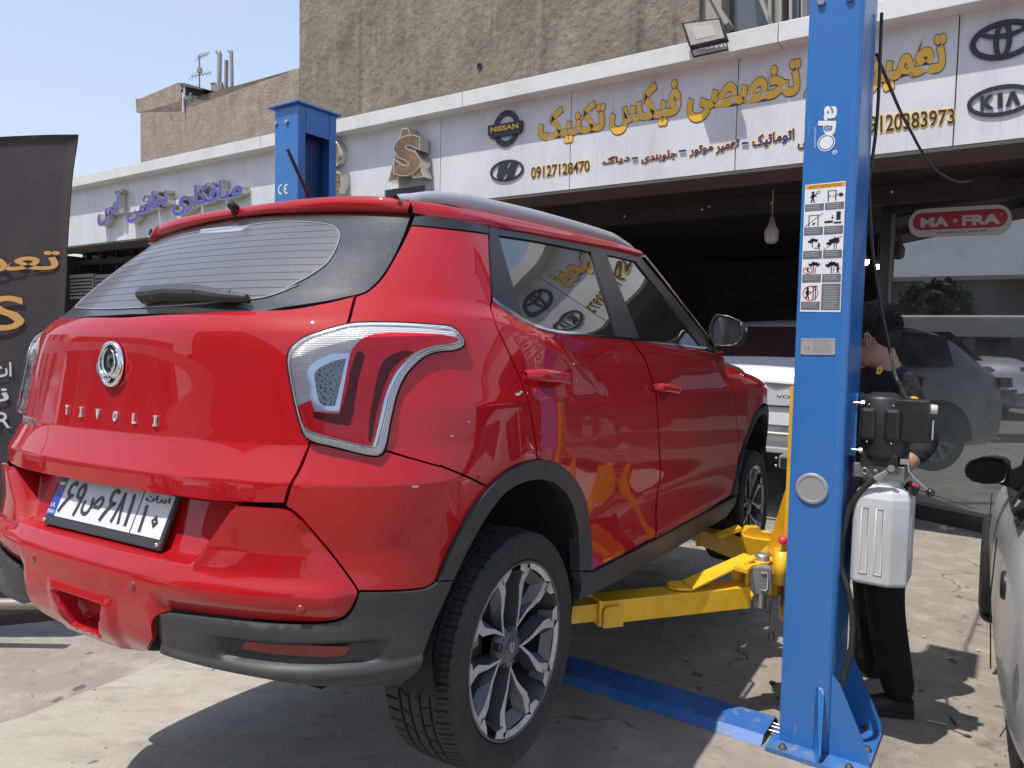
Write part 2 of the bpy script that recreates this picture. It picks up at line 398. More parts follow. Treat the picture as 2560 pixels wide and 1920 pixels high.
def symm(half):
    """half outline (s>=0) from top centre to bottom centre -> closed symmetric outline"""
    h=[tuple(q) for q in half]; L=[(-q[0],)+q[1:] for q in h if q[0]>1e-6]; return h+L[::-1]
# ---------------------------------------------------------------- car materials
RED=mat('red car paint',(.39,.0018,.006),rough=.55,metal=.0,coat=1.,coatr=.012,spec=.12,bump=(260,.02,.0006),noise=[(1.6,(.35,.004,.009),.4,.7),(330,(.42,.06,.06),.69,.76)])
BLKP=mat('charcoal textured plastic',(.030,.030,.032),rough=.52,bump=(420,.12,.0008),noise=[(9,(.055,.05,.045),.45,.75),(30,(.04,.038,.035),.5,.7)])
BLKS=mat('satin black trim',(.018,.018,.019),rough=.33)
SHELL=mat('dark underbody',(.010,.009,.009),rough=.85)
CHROME=mat('chrome',(.86,.87,.89),rough=.10,metal=1.)
SILVER=mat('satin silver rail',(.50,.50,.51),rough=.35,metal=.35,coat=.3)
RUB=mat('tyre rubber',(.016,.016,.016),rough=.72,noise=[(14,(.034,.030,.027),.45,.75),(3,(.026,.023,.021),.4,.7)],bump=(160,.15,.001))
RIMD=mat('dark grey rim paint',(.06,.063,.068),rough=.38,coat=.4,noise=(20,(.085,.08,.075),.5,.8))
RIMM=mat('machined rim face',(.58,.56,.53),rough=.36,metal=.45,noise=(25,(.38,.34,.29),.45,.75))
GLASS=mat('dark tinted glass',(.012,.013,.014),rough=.015,coat=1.,ior=1.62,coatr=.01,noise=(60,(.022,.022,.022),.62,.7))
RGL=mat('dusty rear glass border',(.028,.030,.031),rough=.30,ior=1.6,coat=.6,coatr=.12,noise=[(40,(.055,.056,.056),.5,.75),(260,(.11,.11,.11),.66,.74)])
RGL2=mat('dusty rear glass',(.105,.105,.112),rough=.38,ior=1.5,coat=.35,coatr=.10,noise=[(8,(.125,.125,.132),.4,.7),(280,(.30,.30,.30),.68,.76)])
LLINE=mat('heater line',(.088,.080,.080),rough=.5)
FRIT=mat('pale glass border line',(.30,.31,.32),rough=.5)
car=empty('lifted_car',(0,0,0),0,'shiny red compact hatchback raised on the yellow lift arms','car')
car.matrix_world=Matrix(((*CR[0],CT[0]),(*CR[1],CT[1]),(*CR[2],CT[2]),(0,0,0,1)))
# ---------------------------------------------------------------- outlines
shut=cb((965,100,1),(1030,120),(1100,180),(1250,350),(1420,560),(1530,710),(1575,790),(1560,870),(1520,950),(1450,1020),(1300,1055),(1000,1055),(700,1035),(300,990),(0,950))
shutS=SP(shut[:7])+[px2s(q,.017)+tuple(q[2:]) for q in shut[7:]]; _sd=dense(shutS,.02,False); _b=base(_sd[:,0],_sd[:,1]); SHX=np.stack([_b[0],_sd[:,1]],1)[np.argmax(_sd[:,1]<.665):]
def recess(X,z):
    w=.395+.115*lin(.55,.70,z)
    dep=.042+.047*lin(.56,.70,z)
    return dep*ss(0,.028,w-X)*ss(.549,.566,z)
def fogin(X,z):
    wL=.070+.040*lin(.335,.415,z)
    return lin(-.004,.008,wL-X)*lin(.329,.338,z)*lin(.424,.413,z)
def exC(X,Y,z):
    d=distpoly(X,z,SHX,False)
    e=.004+.012*lin(.002,.030,d)
    e=e-(1-.65*lin(.752,.60,z))*.030*.75*(z<.76)*0
    e=e+.011*ss(.552,.512,z)*lin(.0,.06,d)
    e=e-.022*ss(.36,.30,z)*ss(.35,.2,X)
    e=e-recess(X,z)
    # raised pod round the fog lamp, sunk lamp
    pod=lin(.16,.125,X)*lin(.45,.425,z); e=e+.010*pod-.055*fogin(X,z)
    return e
# tailgate
tg=[(0,1.133,1)]+SP(c3((0,503),(200,474),(345,441,1))+c1((1785,482,1),(1745,625,1)))
tg+=SP(l4((700,131),(300,250),(120,370),(78,480),(85,600),(150,950),(240,1290,1)))+SP(c1((1560,1212),(1530,1290),(1500,1360),(1455,1440),(1430,1525,1)))
tgb=[(.38,.703),(.2,.703)]
tg+=tgb+[(0,.703,1)]
for q in (1,2): tg[q]=(tg[q][0],tg[q][1]-.001)
panel('tailgate',symm(tg),RED,car,both=False,extra=0.,grid=(.028,.02),zrows=(.837,.832,.826,.757,.752,.747,.742,1.135,1.12,1.10,1.09),gap=.002)
# bumper centre
bc=[(0,.698,1)]+SP(c2((600,155),(1000,250)))+shutS
bc=[(0,.699,1),(.30,.699),(shutS[0][0]-.01,.700,1)]+shutS
bc+=[px2s(q,.014) for q in c2((850,862),(800,880),(785,930),(790,990))]+[(.205,.318),(.15,.305),(.08,.302),(0,.302,1)]
def fl(pts,off=(0,),st=.009):
    D=dense(pts,st,False); out=[]
    T=np.gradient(D,axis=0);T/=np.linalg.norm(T,axis=1)[:,None]+1e-9
    for q in off: out.append(D+np.stack([-T[:,1],T[:,0]],1)*q)
    V=np.vstack(out); return np.vstack([V,V*[-1,1]])
def s_of(X,z): # s at given half-width
    ss_=np.linspace(0,1,200); x_=base(ss_,np.full(200,z))[0]; return float(np.interp(X,x_,ss_))
recl=[(s_of(.395+.115*np.clip((z-.55)/.15,0,1)-.014,z),z) for z in np.linspace(.69,.56,10)]
recb=[(s_of(x,.557),.557) for x in np.linspace(.37,0,12)]
fogl=[(s_of(.110,.417),.417),(s_of(.071,.335),.335),(0.,.335)]
fogt=[(s_of(.110,.4175),.4175),(0,.4175)]
shi=[(s-.012,z+.0) for s,z in [q[:2] for q in shutS[:7]]]
panel('bumper',symm(bc),RED,car,both=False,extra=exC,grid=(.017,.013),gap=.0012,
  feats=[fl(recl,(-.018,-.012,-.006,0,.006,.012,.018)),fl(recb,(-.009,-.003,.003,.009)),fl(fogl,(-.012,-.008,-.004,0,.004,.008,.012),.005),fl(fogt,(-.010,-.006,-.002,.002,.006,.010),.005),fl(shutS,(.006,.026,-.006,-.026))],zrows=(.55,.546,.53,.514,.51))
# bumper corner, red
bq=SP(c1((1560,1214,1)))+SP(l4((330,1385),(600,1450),(1000,1540),(1090,1515),(1125,1480,1)))+SP(c1((2212,1340)))+SP(c4((400,130),(640,237,1),(540,372),(440,562),(382,705,1),(330,742),(0,757)))+SP(cb((1580,792,1)))+[shutS[5],shutS[4],shutS[3],shutS[2],shutS[1],(shutS[0][0]+.002,shutS[0][1]+.004,1)]+SP(c1((1437,1528,1),(1460,1440),(1505,1360),(1535,1290)))
panel('bumper_corner',bq,RED,car,extra=.0,grid=(.026,.018),zrows=(.757,.752,.747,.742,.835))
# quarter panel
qp=SP(c3((960,158,1),(800,138),(603,119,1),(540,245),(470,360),(400,425),(352,443,1)))+SP(c1((1790,484,1),(1750,625,1)))
qp+=SP(l4((720,125),(900,104),(1200,104),(1500,119),(1820,149),(1905,215),(1972,320),(1946,376),(1855,411),(1704,426),(1565,466),(1446,556),(1337,684),(1246,882),(1187,1130),(1137,1400),(1120,1470,1)))
qp+=SP(c1((2212,1338)))+SP(c4((400,126),(640,233,1),(760,138),(888,95,1)))+SP(c3((1183,1185),(1157,1000),(1107,830),(1043,682),(990,560),(974,450),(966,300)))
panel('quarter_panel',qp,RED,car,extra=.0,grid=(.03,.022))
panel('quarter_strip',SP(c3((604,117,1),(622,62,1),(800,88),(960,117,1),(960,156,1),(800,136))),BLKS,car,extra=.003,ret=.006)
# cladding
def exCl(X,Y,z):
    e=.010+.012*ss(.455,.43,z)*ss(.2,.35,X)*(1-ss(.60,.78,X))
    g=ss(.412,.398,z)*ss(.352,.368,z)*ss(.46,.52,X)*(1-ss(.775,.80,X))
    e=e-.022*g
    e=e+.010*ss(.36,.34,z)*(1-ss(.30,.27,z))
    e=e-.03*ss(.33,.27,z)
    e=e-.012*ss(.315,.285,X)
    return e
clad=[px2s(q,.014) for q in c2((850,864),(790,878),(772,930),(776,990),(808,1034))]+SP(c2((860,1052),(1100,1120),(1400,1180),(1700,1230),(1900,1248),(2000,1252),(2035,1250)))+SP(c4((260,1180),(340,980),(440,745),(455,700,1),(380,707,1),(330,744),(0,759)))+SP(cb((1583,793,1)))+[(q[0]+.001,q[1]-.0025) for q in shutS[7:]]
panel('bumper_cladding',clad,BLKP,car,extra=exCl,grid=(.022,.014),zrows=(.412,.405,.398,.368,.36,.352),ret=.03)
refl=SP(cb((640,1200,1),(608,1265,1),(850,1310),(1100,1332),(1400,1337),(1480,1310),(1525,1240,1),(1200,1232),(900,1218)))
REFL=mat('red reflector',(.20,.008,.006),rough=.25,coat=.6,bump=(300,.2,.001))
panel('reflector',refl,REFL,car,extra=.0015,ret=.004)
# wheel arch flares
fl_o=SP(c4((382,705,1),(440,560),(540,370),(640,235),(760,140),(890,97),(1000,130),(1080,210),(1130,330),(1150,480),(1151,656,1)))
fl_i=SP(c4((1085,654,1),(1087,560),(1080,440),(1050,320),(980,230),(900,200),(800,215),(700,280),(600,420),(480,650),(455,700,1)))
def exF(X,Y,z): return .010+0*X
panel('wheel_arch_flare',fl_o+fl_i,BLKP,car,extra=.011,grid=(.02,.02),ret=.035)
ff_o=SP(fa((210,1135,1),(290,850),(360,560),(440,330),(510,190),(590,140)))+[(3.74,.825),(3.84,.79),(3.93,.72),(3.975,.62),(3.985,.50),(3.98,.40,1)]
ff_i=[(3.925,.40,1),(3.925,.52),(3.90,.62),(3.84,.70),(3.76,.75),(3.66,.772)]+[(3.50,.755),(3.38,.70),(3.27,.60),(3.20,.48),(3.16,.375,1)]
ff_o=[(q[0],q[1])+tuple(q[2:]) for q in ff_o]
panel('wheel_arch_flare',ff_o+ff_i,BLKP,car,extra=.010,grid=(.03,.02),ret=.03)
# sill
sl_=SP(c4((1089,657,1),(1151,660,1),(1156,667,1),(1485,496),(1700,381),(1868,290,1)))+[(3.135,.375,1),(3.12,.31),(3.05,.27,1)]+SP(c4((1600,530),(1300,700),(1085,808,1)))
panel('sill_cladding',sl_,BLKP,car,extra=.008,grid=(.05,.02),ret=.03)
# doors
rd=SP(c3((978,468,1),(1035,505),(1100,548),(1200,593),(1300,614),(1450,630),(1613,646,1),(1650,690),(1690,760),(1718,850),(1735,960),(1745,1150),(1745,1300),(1728,1552,1)))+SP(c4((1320,575),(1156,662,1),(1153,480),(1133,330),(1083,207),(1003,127),(893,95,1)))+SP(c3((1187,1185),(1160,1000),(1110,830),(1046,682),(992,560)))
panel('rear_door',rd,RED,car,extra=.0,grid=(.035,.025),zrows=(.955,.94,.925))
fd=SP(c3((1618,647,1),(1800,668),(1960,689,1)))+SP(cm((860,1182),(903,1380),(950,1600)))+SP(c3((2102,1000),(2112,1100),(2106,1230),(2088,1355,1)))+SP(c4((1700,379),(1489,493,1)))+SP(c3((1750,1300),(1750,1150),(1740,960),(1723,850),(1695,760),(1655,690)))
fd=[q for q in fd]
panel('front_door',fd,RED,car,extra=.0,grid=(.05,.03),zrows=(.955,.94,.925))
# front fender
k0=len(SP(c3((1618,647,1),(1800,668),(1960,689,1))))
fed=[(q[0]+.004,q[1]) for q in fd[k0:k0+6]]
fe=[(2.93,1.118,1)]+fed+[(3.155,.385,1)]+[(3.17,.48),(3.235,.60),(3.34,.715),(3.47,.785),(3.62,.825),(3.74,.828),(3.84,.795),(3.93,.725),(3.978,.62),(3.988,.50),(3.99,.40,1),(4.20,.40,1),(4.30,.45),(4.36,.6,1),(4.33,.72),(4.24,.85),(4.15,.93),(4.03,1.0),(3.9,1.04),(3.7,1.065),(3.5,1.085),(3.3,1.10),(3.1,1.113)]
panel('front_fender',fe,RED,car,extra=.0,grid=(.05,.025))
# windows
def strip(name,pts,m,ex=.004,**k): return panel(name,SP(pts),m,car,extra=ex,gap=0.,ret=.006,**k)
rg=SP(c3((1003,161,1),(1200,193),(1426,238,1),(1490,430),(1556,630,1),(1430,620),(1300,600),(1200,575),(1110,530,1),(1050,330)))
panel('door_window',rg,GLASS,car,extra=-.004,gap=0,ret=0)
fg=SP(c3((1502,252,1),(1570,266),(1636,284,1),(1760,440),(1850,560),(1938,672,1),(1800,655),(1652,636,1),(1575,440)))
panel('door_window',fg,GLASS,car,extra=-.004,gap=0,ret=0)
fr=[c3((962,119,1),(1003,127,1),(1003,161,1),(1050,330),(1112,536,1),(1040,497),(978,452,1),(968,300)),
 c3((1003,127,1),(1200,164),(1446,214,1),(1426,238,1),(1200,193),(1003,161,1)),
 c3((1428,238,1),(1446,213,1),(1497,224,1),(1502,252,1),(1575,440),(1654,640,1),(1556,632,1),(1490,430)),
 c3((1500,224,1),(1580,241),(1660,263,1),(1636,284,1),(1570,266),(1502,252,1)),
 c3((1660,263,1),(1820,455),(1966,640,1),(1990,688,1),(1940,676,1),(1850,560),(1760,440),(1636,284,1))]
for i,q in enumerate(fr): panel('window_frame',SP(q),BLKS,car,extra=.003,gap=0.,ret=.012)
strip('belt_trim',c3((975,452,1),(1035,493),(1105,537),(1200,582),(1300,604),(1450,620),(1615,636),(1800,658),(1972,680,1),(1978,690,1),(1800,669),(1615,647),(1450,631),(1300,616),(1200,594),(1100,549),(1035,505),(978,468,1)),CHROME,ex=.007)
# rear glass
def exG(X,Y,z): return -.003+0*X
gl=[(0,1.457,1)]+SP(cv([(2212,287)],300,470,.217))+SP(c3((300,58),(590,66,1),(600,80),(540,232),(470,352),(400,420),(350,437,1),(200,468),(0,497)))+SP(cv([(1700,1412),(1480,1437),(1000,1442)],300,470,.217))+[(0,1.141,1)]
gl[1]=(gl[1][0],gl[1][1]); 
panel('rear_window',symm(gl),RGL,car,both=False,extra=-.002,grid=(.03,.022),ret=.006,gap=.001)
gi=SP(cv([(1370,415,1),(1660,412),(2212,400)],300,470,.217))
gi=[(0,1.418)]+SP(c3((0,100),(150,103),(240,118),(272,150),(270,190),(225,280),(150,340),(60,390),(0,425)))+SP(cv([(2060,1110),(1850,1200),(1650,1260),(1500,1280)],300,470,.217))+[(.22,1.163),(0,1.160)]
gsym=symm(gi)
P_,F_,N_=panel_geo(gsym,extra=-.0005,grid=(.03,.022),ret=0,gap=0)
rw=raw('window_heater_area',P_,F_,RGL2,car,normals=N_)
mb=MB(); D=dense(gsym,.012); E3=Sf(D[:,0],D[:,1],.0008); mb.tube(np.vstack([E3,E3[:1]]),.0018,6,caps=False); mb.build('window_edge_line',FRIT,car)
mb=MB()
for i,z in enumerate(np.linspace(1.40,1.185,11)):
    sm_=[q for q in np.linspace(-.9,.9,181) if inpoly(np.array([q]),np.array([z]),D)[0]]
    if len(sm_)>3:
        ar=np.array(sm_); mb.tube(Sf(ar,z-.010*(np.abs(ar)/.6)**2*0,.0002),.0004,5,caps=False)
mb.build('heater_wire',LLINE,car)

hb=SP(cv([(935,480),(915,520,1),(1150,512),(1380,495),(1440,470),(1505,432,1),(1250,445),(1000,468)],300,470,.217))
panel('high_brake_light',hb,mat('brake lamp pane reflection',(.30,.34,.38),rough=.3,coat=.5),car,both=False,extra=.0006,ret=0,gap=0)  # reflection on the brake lamp pane put into its pale blue-grey colour
def dense3(P,k=5):
    P=[np.array(p) for p in P]; out=[]
    for i in range(len(P)-1):
        p0=P[max(i-1,0)];a=P[i];b=P[i+1];p3=P[min(i+2,len(P)-1)]
        for t in np.arange(k)/k: out.append(.5*((2*a)+(-p0+b)*t+(2*p0-5*a+4*b-p3)*t*t+(-p0+3*a-3*b+p3)*t**3))
    out.append(P[-1]); return out
# ---------------------------------------------------------------- shell behind the gaps, underbody
def quads(ss_,zs,ex,keep,m,name,flip=False):
    a,b=np.meshgrid(ss_,zs,indexing='ij'); P=Sf(a,b,ex); n,k=a.shape; V=P.reshape(-1,3); F=[]
    for i in range(n-1):
        for j in range(k-1):
            c=P[i:i+2,j:j+2].mean((0,1))
            if keep(c): F.append((i*k+j,(i+1)*k+j,(i+1)*k+j+1,i*k+j+1))
    return V,F
def keepf(c):
    if c[1]<-.15 and c[2]<.37: return False
    for y0 in (0,2.6):
        if math.hypot(c[1]-y0,c[2]-.37)<.40: return False
        if abs(c[1]-y0)<.36 and c[2]<.4: return False
    return True
mb=MB()
zz=np.concatenate([np.arange(.28,.70,.02),np.arange(.70,1.50,.025)])
V,F=quads(np.concatenate([np.linspace(-4.41,-1,110),np.linspace(-.96,.96,60),np.linspace(1,4.41,110)]),zz,-.022,lambda c: keepf(c) and not(abs(c[0])<.56 and c[1]<-.4 and .30<c[2]<.72) and not (c[2]>1.12 and c[1]>1.30+(1.51-c[2])*1.35) and not (c[1]>2.0 and c[2]>float(fZt(c[1]))-.04),SHELL,'x')
mb.add(V,F,True)
# backing behind the bumper centre recess, belly, wheel wells
mb.box((0,-.52,.50),(1.3,.02,.46))
mb.box((0,1.3,.285),(1.46,1.75,.02)); mb.box((0,1.35,.42),(.86,3.5,.04)); 
for y0 in (0,2.6):
    for sx in (-1,1):
        V=[];n=24
        for x in (.45,.845):
            for i in range(n+1):
                t=math.pi*(-.12+1.24*i/n); V.append((sx*x,y0+.372*math.cos(t),.365+.378*math.sin(t)))
        mb.add(V,[(i,i+1,n+2+i,n+1+i) for i in range(n)],True)
        mb.add([(sx*.45,y0-.42,.2),(sx*.45,y0+.42,.2),(sx*.45,y0+.42,.78),(sx*.45,y0-.42,.78)],[(0,1,2,3)])
mb.build('underbody',SHELL,car)
# ---------------------------------------------------------------- roof and spoiler
_tp=[Sf(*px2s(p),.002) for p in c3((622,62),(700,74),(800,88),(960,117),(1200,164),(1446,213),(1580,241),(1660,263))]
_ty=[float(p[1]) for p in _tp]+[1.62,1.85]; _tx=[float(p[0]) for p in _tp]+[.62,.60]; _tz=[float(p[2]) for p in _tp]+[1.515,1.50]
fXe=pchip(_ty,[x-.010 for x in _tx]); fZe=pchip(_ty,[z+.024 for z in _tz])
fZc=pchip([-.26,-.1,.2,.6,1.0,1.35,1.6,1.85],[1.489,1.507,1.538,1.566,1.578,1.575,1.560,1.525])
na,nb=49,60; aa=np.sin(np.linspace(-1,1,na)*math.pi/2)
def rearY(a): return -.256+.02*a**2+.075*np.abs(a)**5
def roofP(a,b):
    Y=rearY(a)+(1.36-rearY(a)+.05*(1-a*a))*b
    Xe=fXe(Y)*(1-0*a); X=a*Xe; ze=fZe(Y)+.006; zc=fZc(Y)
    Z=ze+(zc-ze)*np.clip(1-np.abs(a)**2.5,0,1)**.62
    # rear lip keeps its line
    return np.stack([X,Y,Z],-1)
A,B=np.meshgrid(aa,np.linspace(0,1,nb),indexing='ij'); P=roofP(A,B); V=P.reshape(-1,3); F=[(i*nb+j,(i+1)*nb+j,(i+1)*nb+j+1,i*nb+j+1) for i in range(na-1) for j in range(nb-1)]
raw('roof_panel',V,F,RED,car,smooth=True)
# roof side rail under the roof edge down to the door frames
mb=MB()
for sx in (-1,1):
    ys=np.linspace(-.172,1.365,50); e=[]
    for y in ys:
        x,z=float(fXe(y)),float(fZe(y)); e.append([(sx*(x),y,z+.007),(sx*(x+.008),y,z-.001),(sx*(x+.013),y,z-.012),(sx*(x+.013),y,z-.025)])
    V=[q for r in e for q in r]; F=[(i*4+k,i*4+k+1,(i+1)*4+k+1,(i+1)*4+k) if sx>0 else (i*4+k,(i+1)*4+k,(i+1)*4+k+1,i*4+k+1) for i in range(49) for k in range(3)]
    mb.add(V,F,True)
mb.build('roof_side',RED,car)
mb=MB(); a_=np.linspace(-1,1,41); up=roofP(a_,0*a_)
sg=np.linspace(-1,1,41)*.818; lo=Sf(sg,np.interp(np.abs(sg),[0,.3,.6,.818],[1.458,1.455,1.444,1.430]),.002)
V=np.vstack([up,up+[0,-.008,-.006],lo+[0,-.012,.003],lo+[0,.02,-.002]]); F=[(k*41+i,k*41+i+1,(k+1)*41+i+1,(k+1)*41+i) for k in range(3) for i in range(40)]
F=[f[::-1] for f in F]; mb.add(V,F,True); mb.build('spoiler',RED,car)
# bonnet and windscreen
mb=MB(); n=30
ys=np.linspace(1.86,3.40,30); V=[]
for y in ys:
    zt=float(fZt(max(y,1.9))); w=.62 if y<2.9 else .62*(1-((y-2.9)/.56)**3)**.4
    for i in range(21):
        u=-1+2*i/20; V.append((u*w*1.12,y+.04*(1-u*u),zt-.01+.035*(1-u*u)))
mb.add(V,[(j*21+i,j*21+i+1,(j+1)*21+i+1,(j+1)*21+i) for j in range(29) for i in range(20)],True); mb.build('bonnet',RED,car)
mb=MB(); V=[]
for t in np.linspace(0,1,12):
    y=1.35+.50*t; z=float(fZe(1.36))-.0-.36*t; w=.632+.165*t
    for i in range(17):
        u=-1+2*i/16; V.append((u*w,y+.04*(1-u*u),z+.008*(1-u*u)))
mb.add(V,[(j*17+i,j*17+i+1,(j+1)*17+i+1,(j+1)*17+i) for j in range(11) for i in range(16)],True); mb.build('windscreen',GLASS,car)
# ---------------------------------------------------------------- roof rails
for sx in (-1,1):
    mb=MB(); ys=np.concatenate([np.linspace(-.19,-.05,8),np.linspace(.02,1.32,30),np.linspace(1.36,1.45,5)])
    hz=np.interp(ys,[-.19,-.14,-.05,.1,.5,1.2,1.38,1.45],[0,.012,.026,.036,.038,.036,.014,0])
    V=[];xr=.575
    for y,hh in zip(ys,hz):
        x0=min(xr,float(fXe(y))-.035); z0=float(fZe(y))+.006+(float(fZc(y))-float(fZe(y))-.006)*(1-(x0/float(fXe(y)))**2.5)**.62
        for dx,dz in ((-.016,-.012),(-.015,hh),(-.007,hh+.009),(.006,hh+.009),(.014,hh+.001),(.019,-.012)): V.append((sx*(x0+dx),y,z0+dz))
    n=len(ys); F=[(i*6+k,i*6+(k+1)%6,(i+1)*6+(k+1)%6,(i+1)*6+k) for i in range(n-1) for k in range(6)]
    if sx>0: F=[f[::-1] for f in F]
    mb.add(V,F,True); mb.build('roof_rail',SILVER,car)
# ---------------------------------------------------------------- antenna, washer nozzle, wiper
mb=MB(); ab=np.array([0,.055,1.523]); at_=np.array([0,-.075,1.712]); mb.tube([ab,ab*.2+at_*.8*1.0 if 0 else ab+(at_-ab)*.5,at_],[.0065,.0055,.005],10)
for k in range(14): 
    q=ab+(at_-ab)*(.22+.052*k); mb.tube([q,q+(at_-ab)*.014],[.0075,.0075],8)
mb.build('antenna',mat('dark maroon antenna rubber',(.03,.010,.012),rough=.5),car)
mb=MB(); mb.lathe([(.030,0),(.028,.012),(.018,.022),(.009,.032),(0,.034)],(0,.06,1.517),(0,-.15,1),20); mb.build('antenna_base',mat('grey rubber',(.09,.09,.09),rough=.5),car)
mb=MB(); nz=np.array([0,-.268,1.475]); mb.tube([nz+[0,.006,.012],nz+[0,-.014,.016],nz+[0,-.026,.010]],[.006,.012,.010],12); mb.tube([nz+[0,-.012,.012],nz+[0,-.010,-.01],nz+[0,-.004,-.018]],[.010,.007,.004],12); mb.build('washer_nozzle',BLKS,car)
def onS(p,ex=0.): s,z=px2s(p,ex); return Sf(s,z,ex)
def nrm(s,z):
    h=.003; n=np.cross(Sf(s+h,z)-Sf(s-h,z),Sf(s,z+h)-Sf(s,z-h)); return n/np.linalg.norm(n)
wp=cv([(250,1225),(560,1190),(900,1195),(1180,1235),(1465,1262)],300,470,.217)
WP=[px2s(p,.035) for p in wp]; mb=MB()
cen=np.array([Sf(s,z,.035) for s,z in WP]); nn=np.array([nrm(s,z) for s,z in WP])
hw=[.017,.017,.016,.012,.007]; th=[.016,.016,.015,.011,.008]; V=[]
up_=np.array([0,.6,.8])
for c,n_,w_,t_ in zip(cen,nn,hw,th):
    u=up_-n_*(up_@n_); u/=np.linalg.norm(u)
    for a_,b_ in ((-1,-1.2),(-1,.5),(-.55,1),(.7,1),(1,.3),(1,-1.2)): V.append(c+u*w_*a_+n_*t_*b_)
n=len(cen); mb.add(V,[(i*6+k,i*6+(k+1)%6,(i+1)*6+(k+1)%6,(i+1)*6+k) for i in range(n-1) for k in range(6)],False); mb.add(V[:6],[tuple(range(6))]); mb.add(V[-6:],[tuple(range(6))])
s,z=WP[0]; b0=Sf(s+.02,z-.012,.0); n_=nrm(s,z); mb.lathe([(.026,0),(.026,.008),(.016,.014),(.013,.032)],b0,n_,20)
bl=[Sf(*px2s(p,.010),.010) for p in cv([(580,1290),(1000,1288),(1480,1272)],300,470,.217)]; mb.tube(bl,[.006,.006,.005],8)
bl=[Sf(*px2s(p,.003),.003) for p in cv([(600,1300),(1000,1296),(1490,1280)],300,470,.217)]; mb.tube(bl,[.004,.004,.003],8)
wo_=mb.build('wiper',mat('wiper grey plastic',(.05,.051,.054),rough=.42),car,bevel=.002)
mb=MB()
for p in [cv([(330,1175),(365,1290)],300,470,.217),cv([(885,1160),(820,1200)],300,470,.217),cv([(1275,1168),(1245,1200)],300,470,.217)]:
    MB().tube([Sf(*px2s(q,.052),.052) for q in p],.0012,5).build('wiper_seam',SHELL,wo_)
# ---------------------------------------------------------------- tail lamps
LW=mat('lamp pale rim',(.66,.64,.62),rough=.22,metal=.0,coat=1.,coatr=.03)
LRED=mat('lamp red lens',(.70,.006,.018),rough=.3,coat=.35,spec=.2,coatr=.02,noise=(5,(.82,.02,.04),.4,.65))
LCLR=mat('lamp clear ribbed reflector',(.80,.80,.82),rough=.22,metal=.25,coat=1.)
_n=LCLR.node_tree; _w=_n.nodes.new('ShaderNodeTexWave'); _w.inputs['Scale'].default_value=75; _w.bands_direction='Z'; _w.inputs['Distortion'].default_value=.4
_c=_n.nodes.new('ShaderNodeTexCoord'); _n.links.new(_c.outputs['Object'],_w.inputs['Vector']); _b_=_n.nodes.new('ShaderNodeBump'); _b_.inputs['Strength'].default_value=.8; _b_.inputs['Distance'].default_value=.003
_n.links.new(_w.outputs[0],_b_.inputs['Height']); _n.links.new(_b_.outputs[0],_n.nodes['Principled BSDF'].inputs['Normal'])
LREV=mat('reverse lamp facets',(.15,.16,.17),rough=.12,metal=.85,coat=1.)
_n=LREV.node_tree; _v=_n.nodes.new('ShaderNodeTexVoronoi'); _v.inputs['Scale'].default_value=120; _c=_n.nodes.new('ShaderNodeTexCoord'); _n.links.new(_c.outputs['Object'],_v.inputs['Vector'])
_b_=_n.nodes.new('ShaderNodeBump'); _b_.inputs['Strength'].default_value=.6; _b_.inputs['Distance'].default_value=.003; _n.links.new(_v.outputs[0],_b_.inputs['Height']); _n.links.new(_b_.outputs[0],_n.nodes['Principled BSDF'].inputs['Normal'])
LDRK=mat('lamp dark red strip',(.13,.004,.008),rough=.3,coat=.15,spec=.2,coatr=.02,bump=(420,.7,.002),noise=(90,(.22,.012,.014),.55,.68))
LCH=mat('lamp chrome band',(.60,.66,.78),rough=.12,metal=.6,coat=.6)
lens=bpy.data.materials.new('clear lamp lens'); lens.use_nodes=True; _n=lens.node_tree; _n.nodes.clear()
_t=_n.nodes.new('ShaderNodeBsdfTransparent'); _t.inputs[0].default_value=(.98,.98,.98,1); _g=_n.nodes.new('ShaderNodeBsdfGlossy'); _g.inputs['Roughness'].default_value=.02
_m=_n.nodes.new('ShaderNodeMixShader'); _f=_n.nodes.new('ShaderNodeFresnel'); _f.inputs[0].default_value=1.22; _o=_n.nodes.new('ShaderNodeOutputMaterial')
_n.links.new(_f.outputs[0],_m.inputs[0]); _n.links.new(_t.outputs[0],_m.inputs[1]); _n.links.new(_g.outputs[0],_m.inputs[2]); _n.links.new(_m.outputs[0],_o.inputs[0])
LO=SP(l4((700,130),(900,110),(1200,110),(1500,125),(1820,155),(1900,220),(1965,320),(1940,370),(1850,405),(1700,420),(1560,460),(1440,550),(1330,680),(1240,880),(1180,1130),(1130,1400),(1090,1500),(1040,1530),(900,1515),(600,1440),(330,1370),(240,1280),(150,950),(85,600),(80,480),(120,370),(300,250)))
L_IN=SP(l4((700,165),(900,145),(1200,145),(1500,160),(1800,190),(1860,240),(1900,310),(1840,345),(1700,375),(1560,410),(1400,500),(1270,640),(1170,850),(1110,1110),(1050,1370),(1000,1440),(900,1430),(600,1355),(330,1275),(270,1200),(200,950),(135,600),(135,490),(170,400),(330,280)))
LOd=dense(LO,.012); 
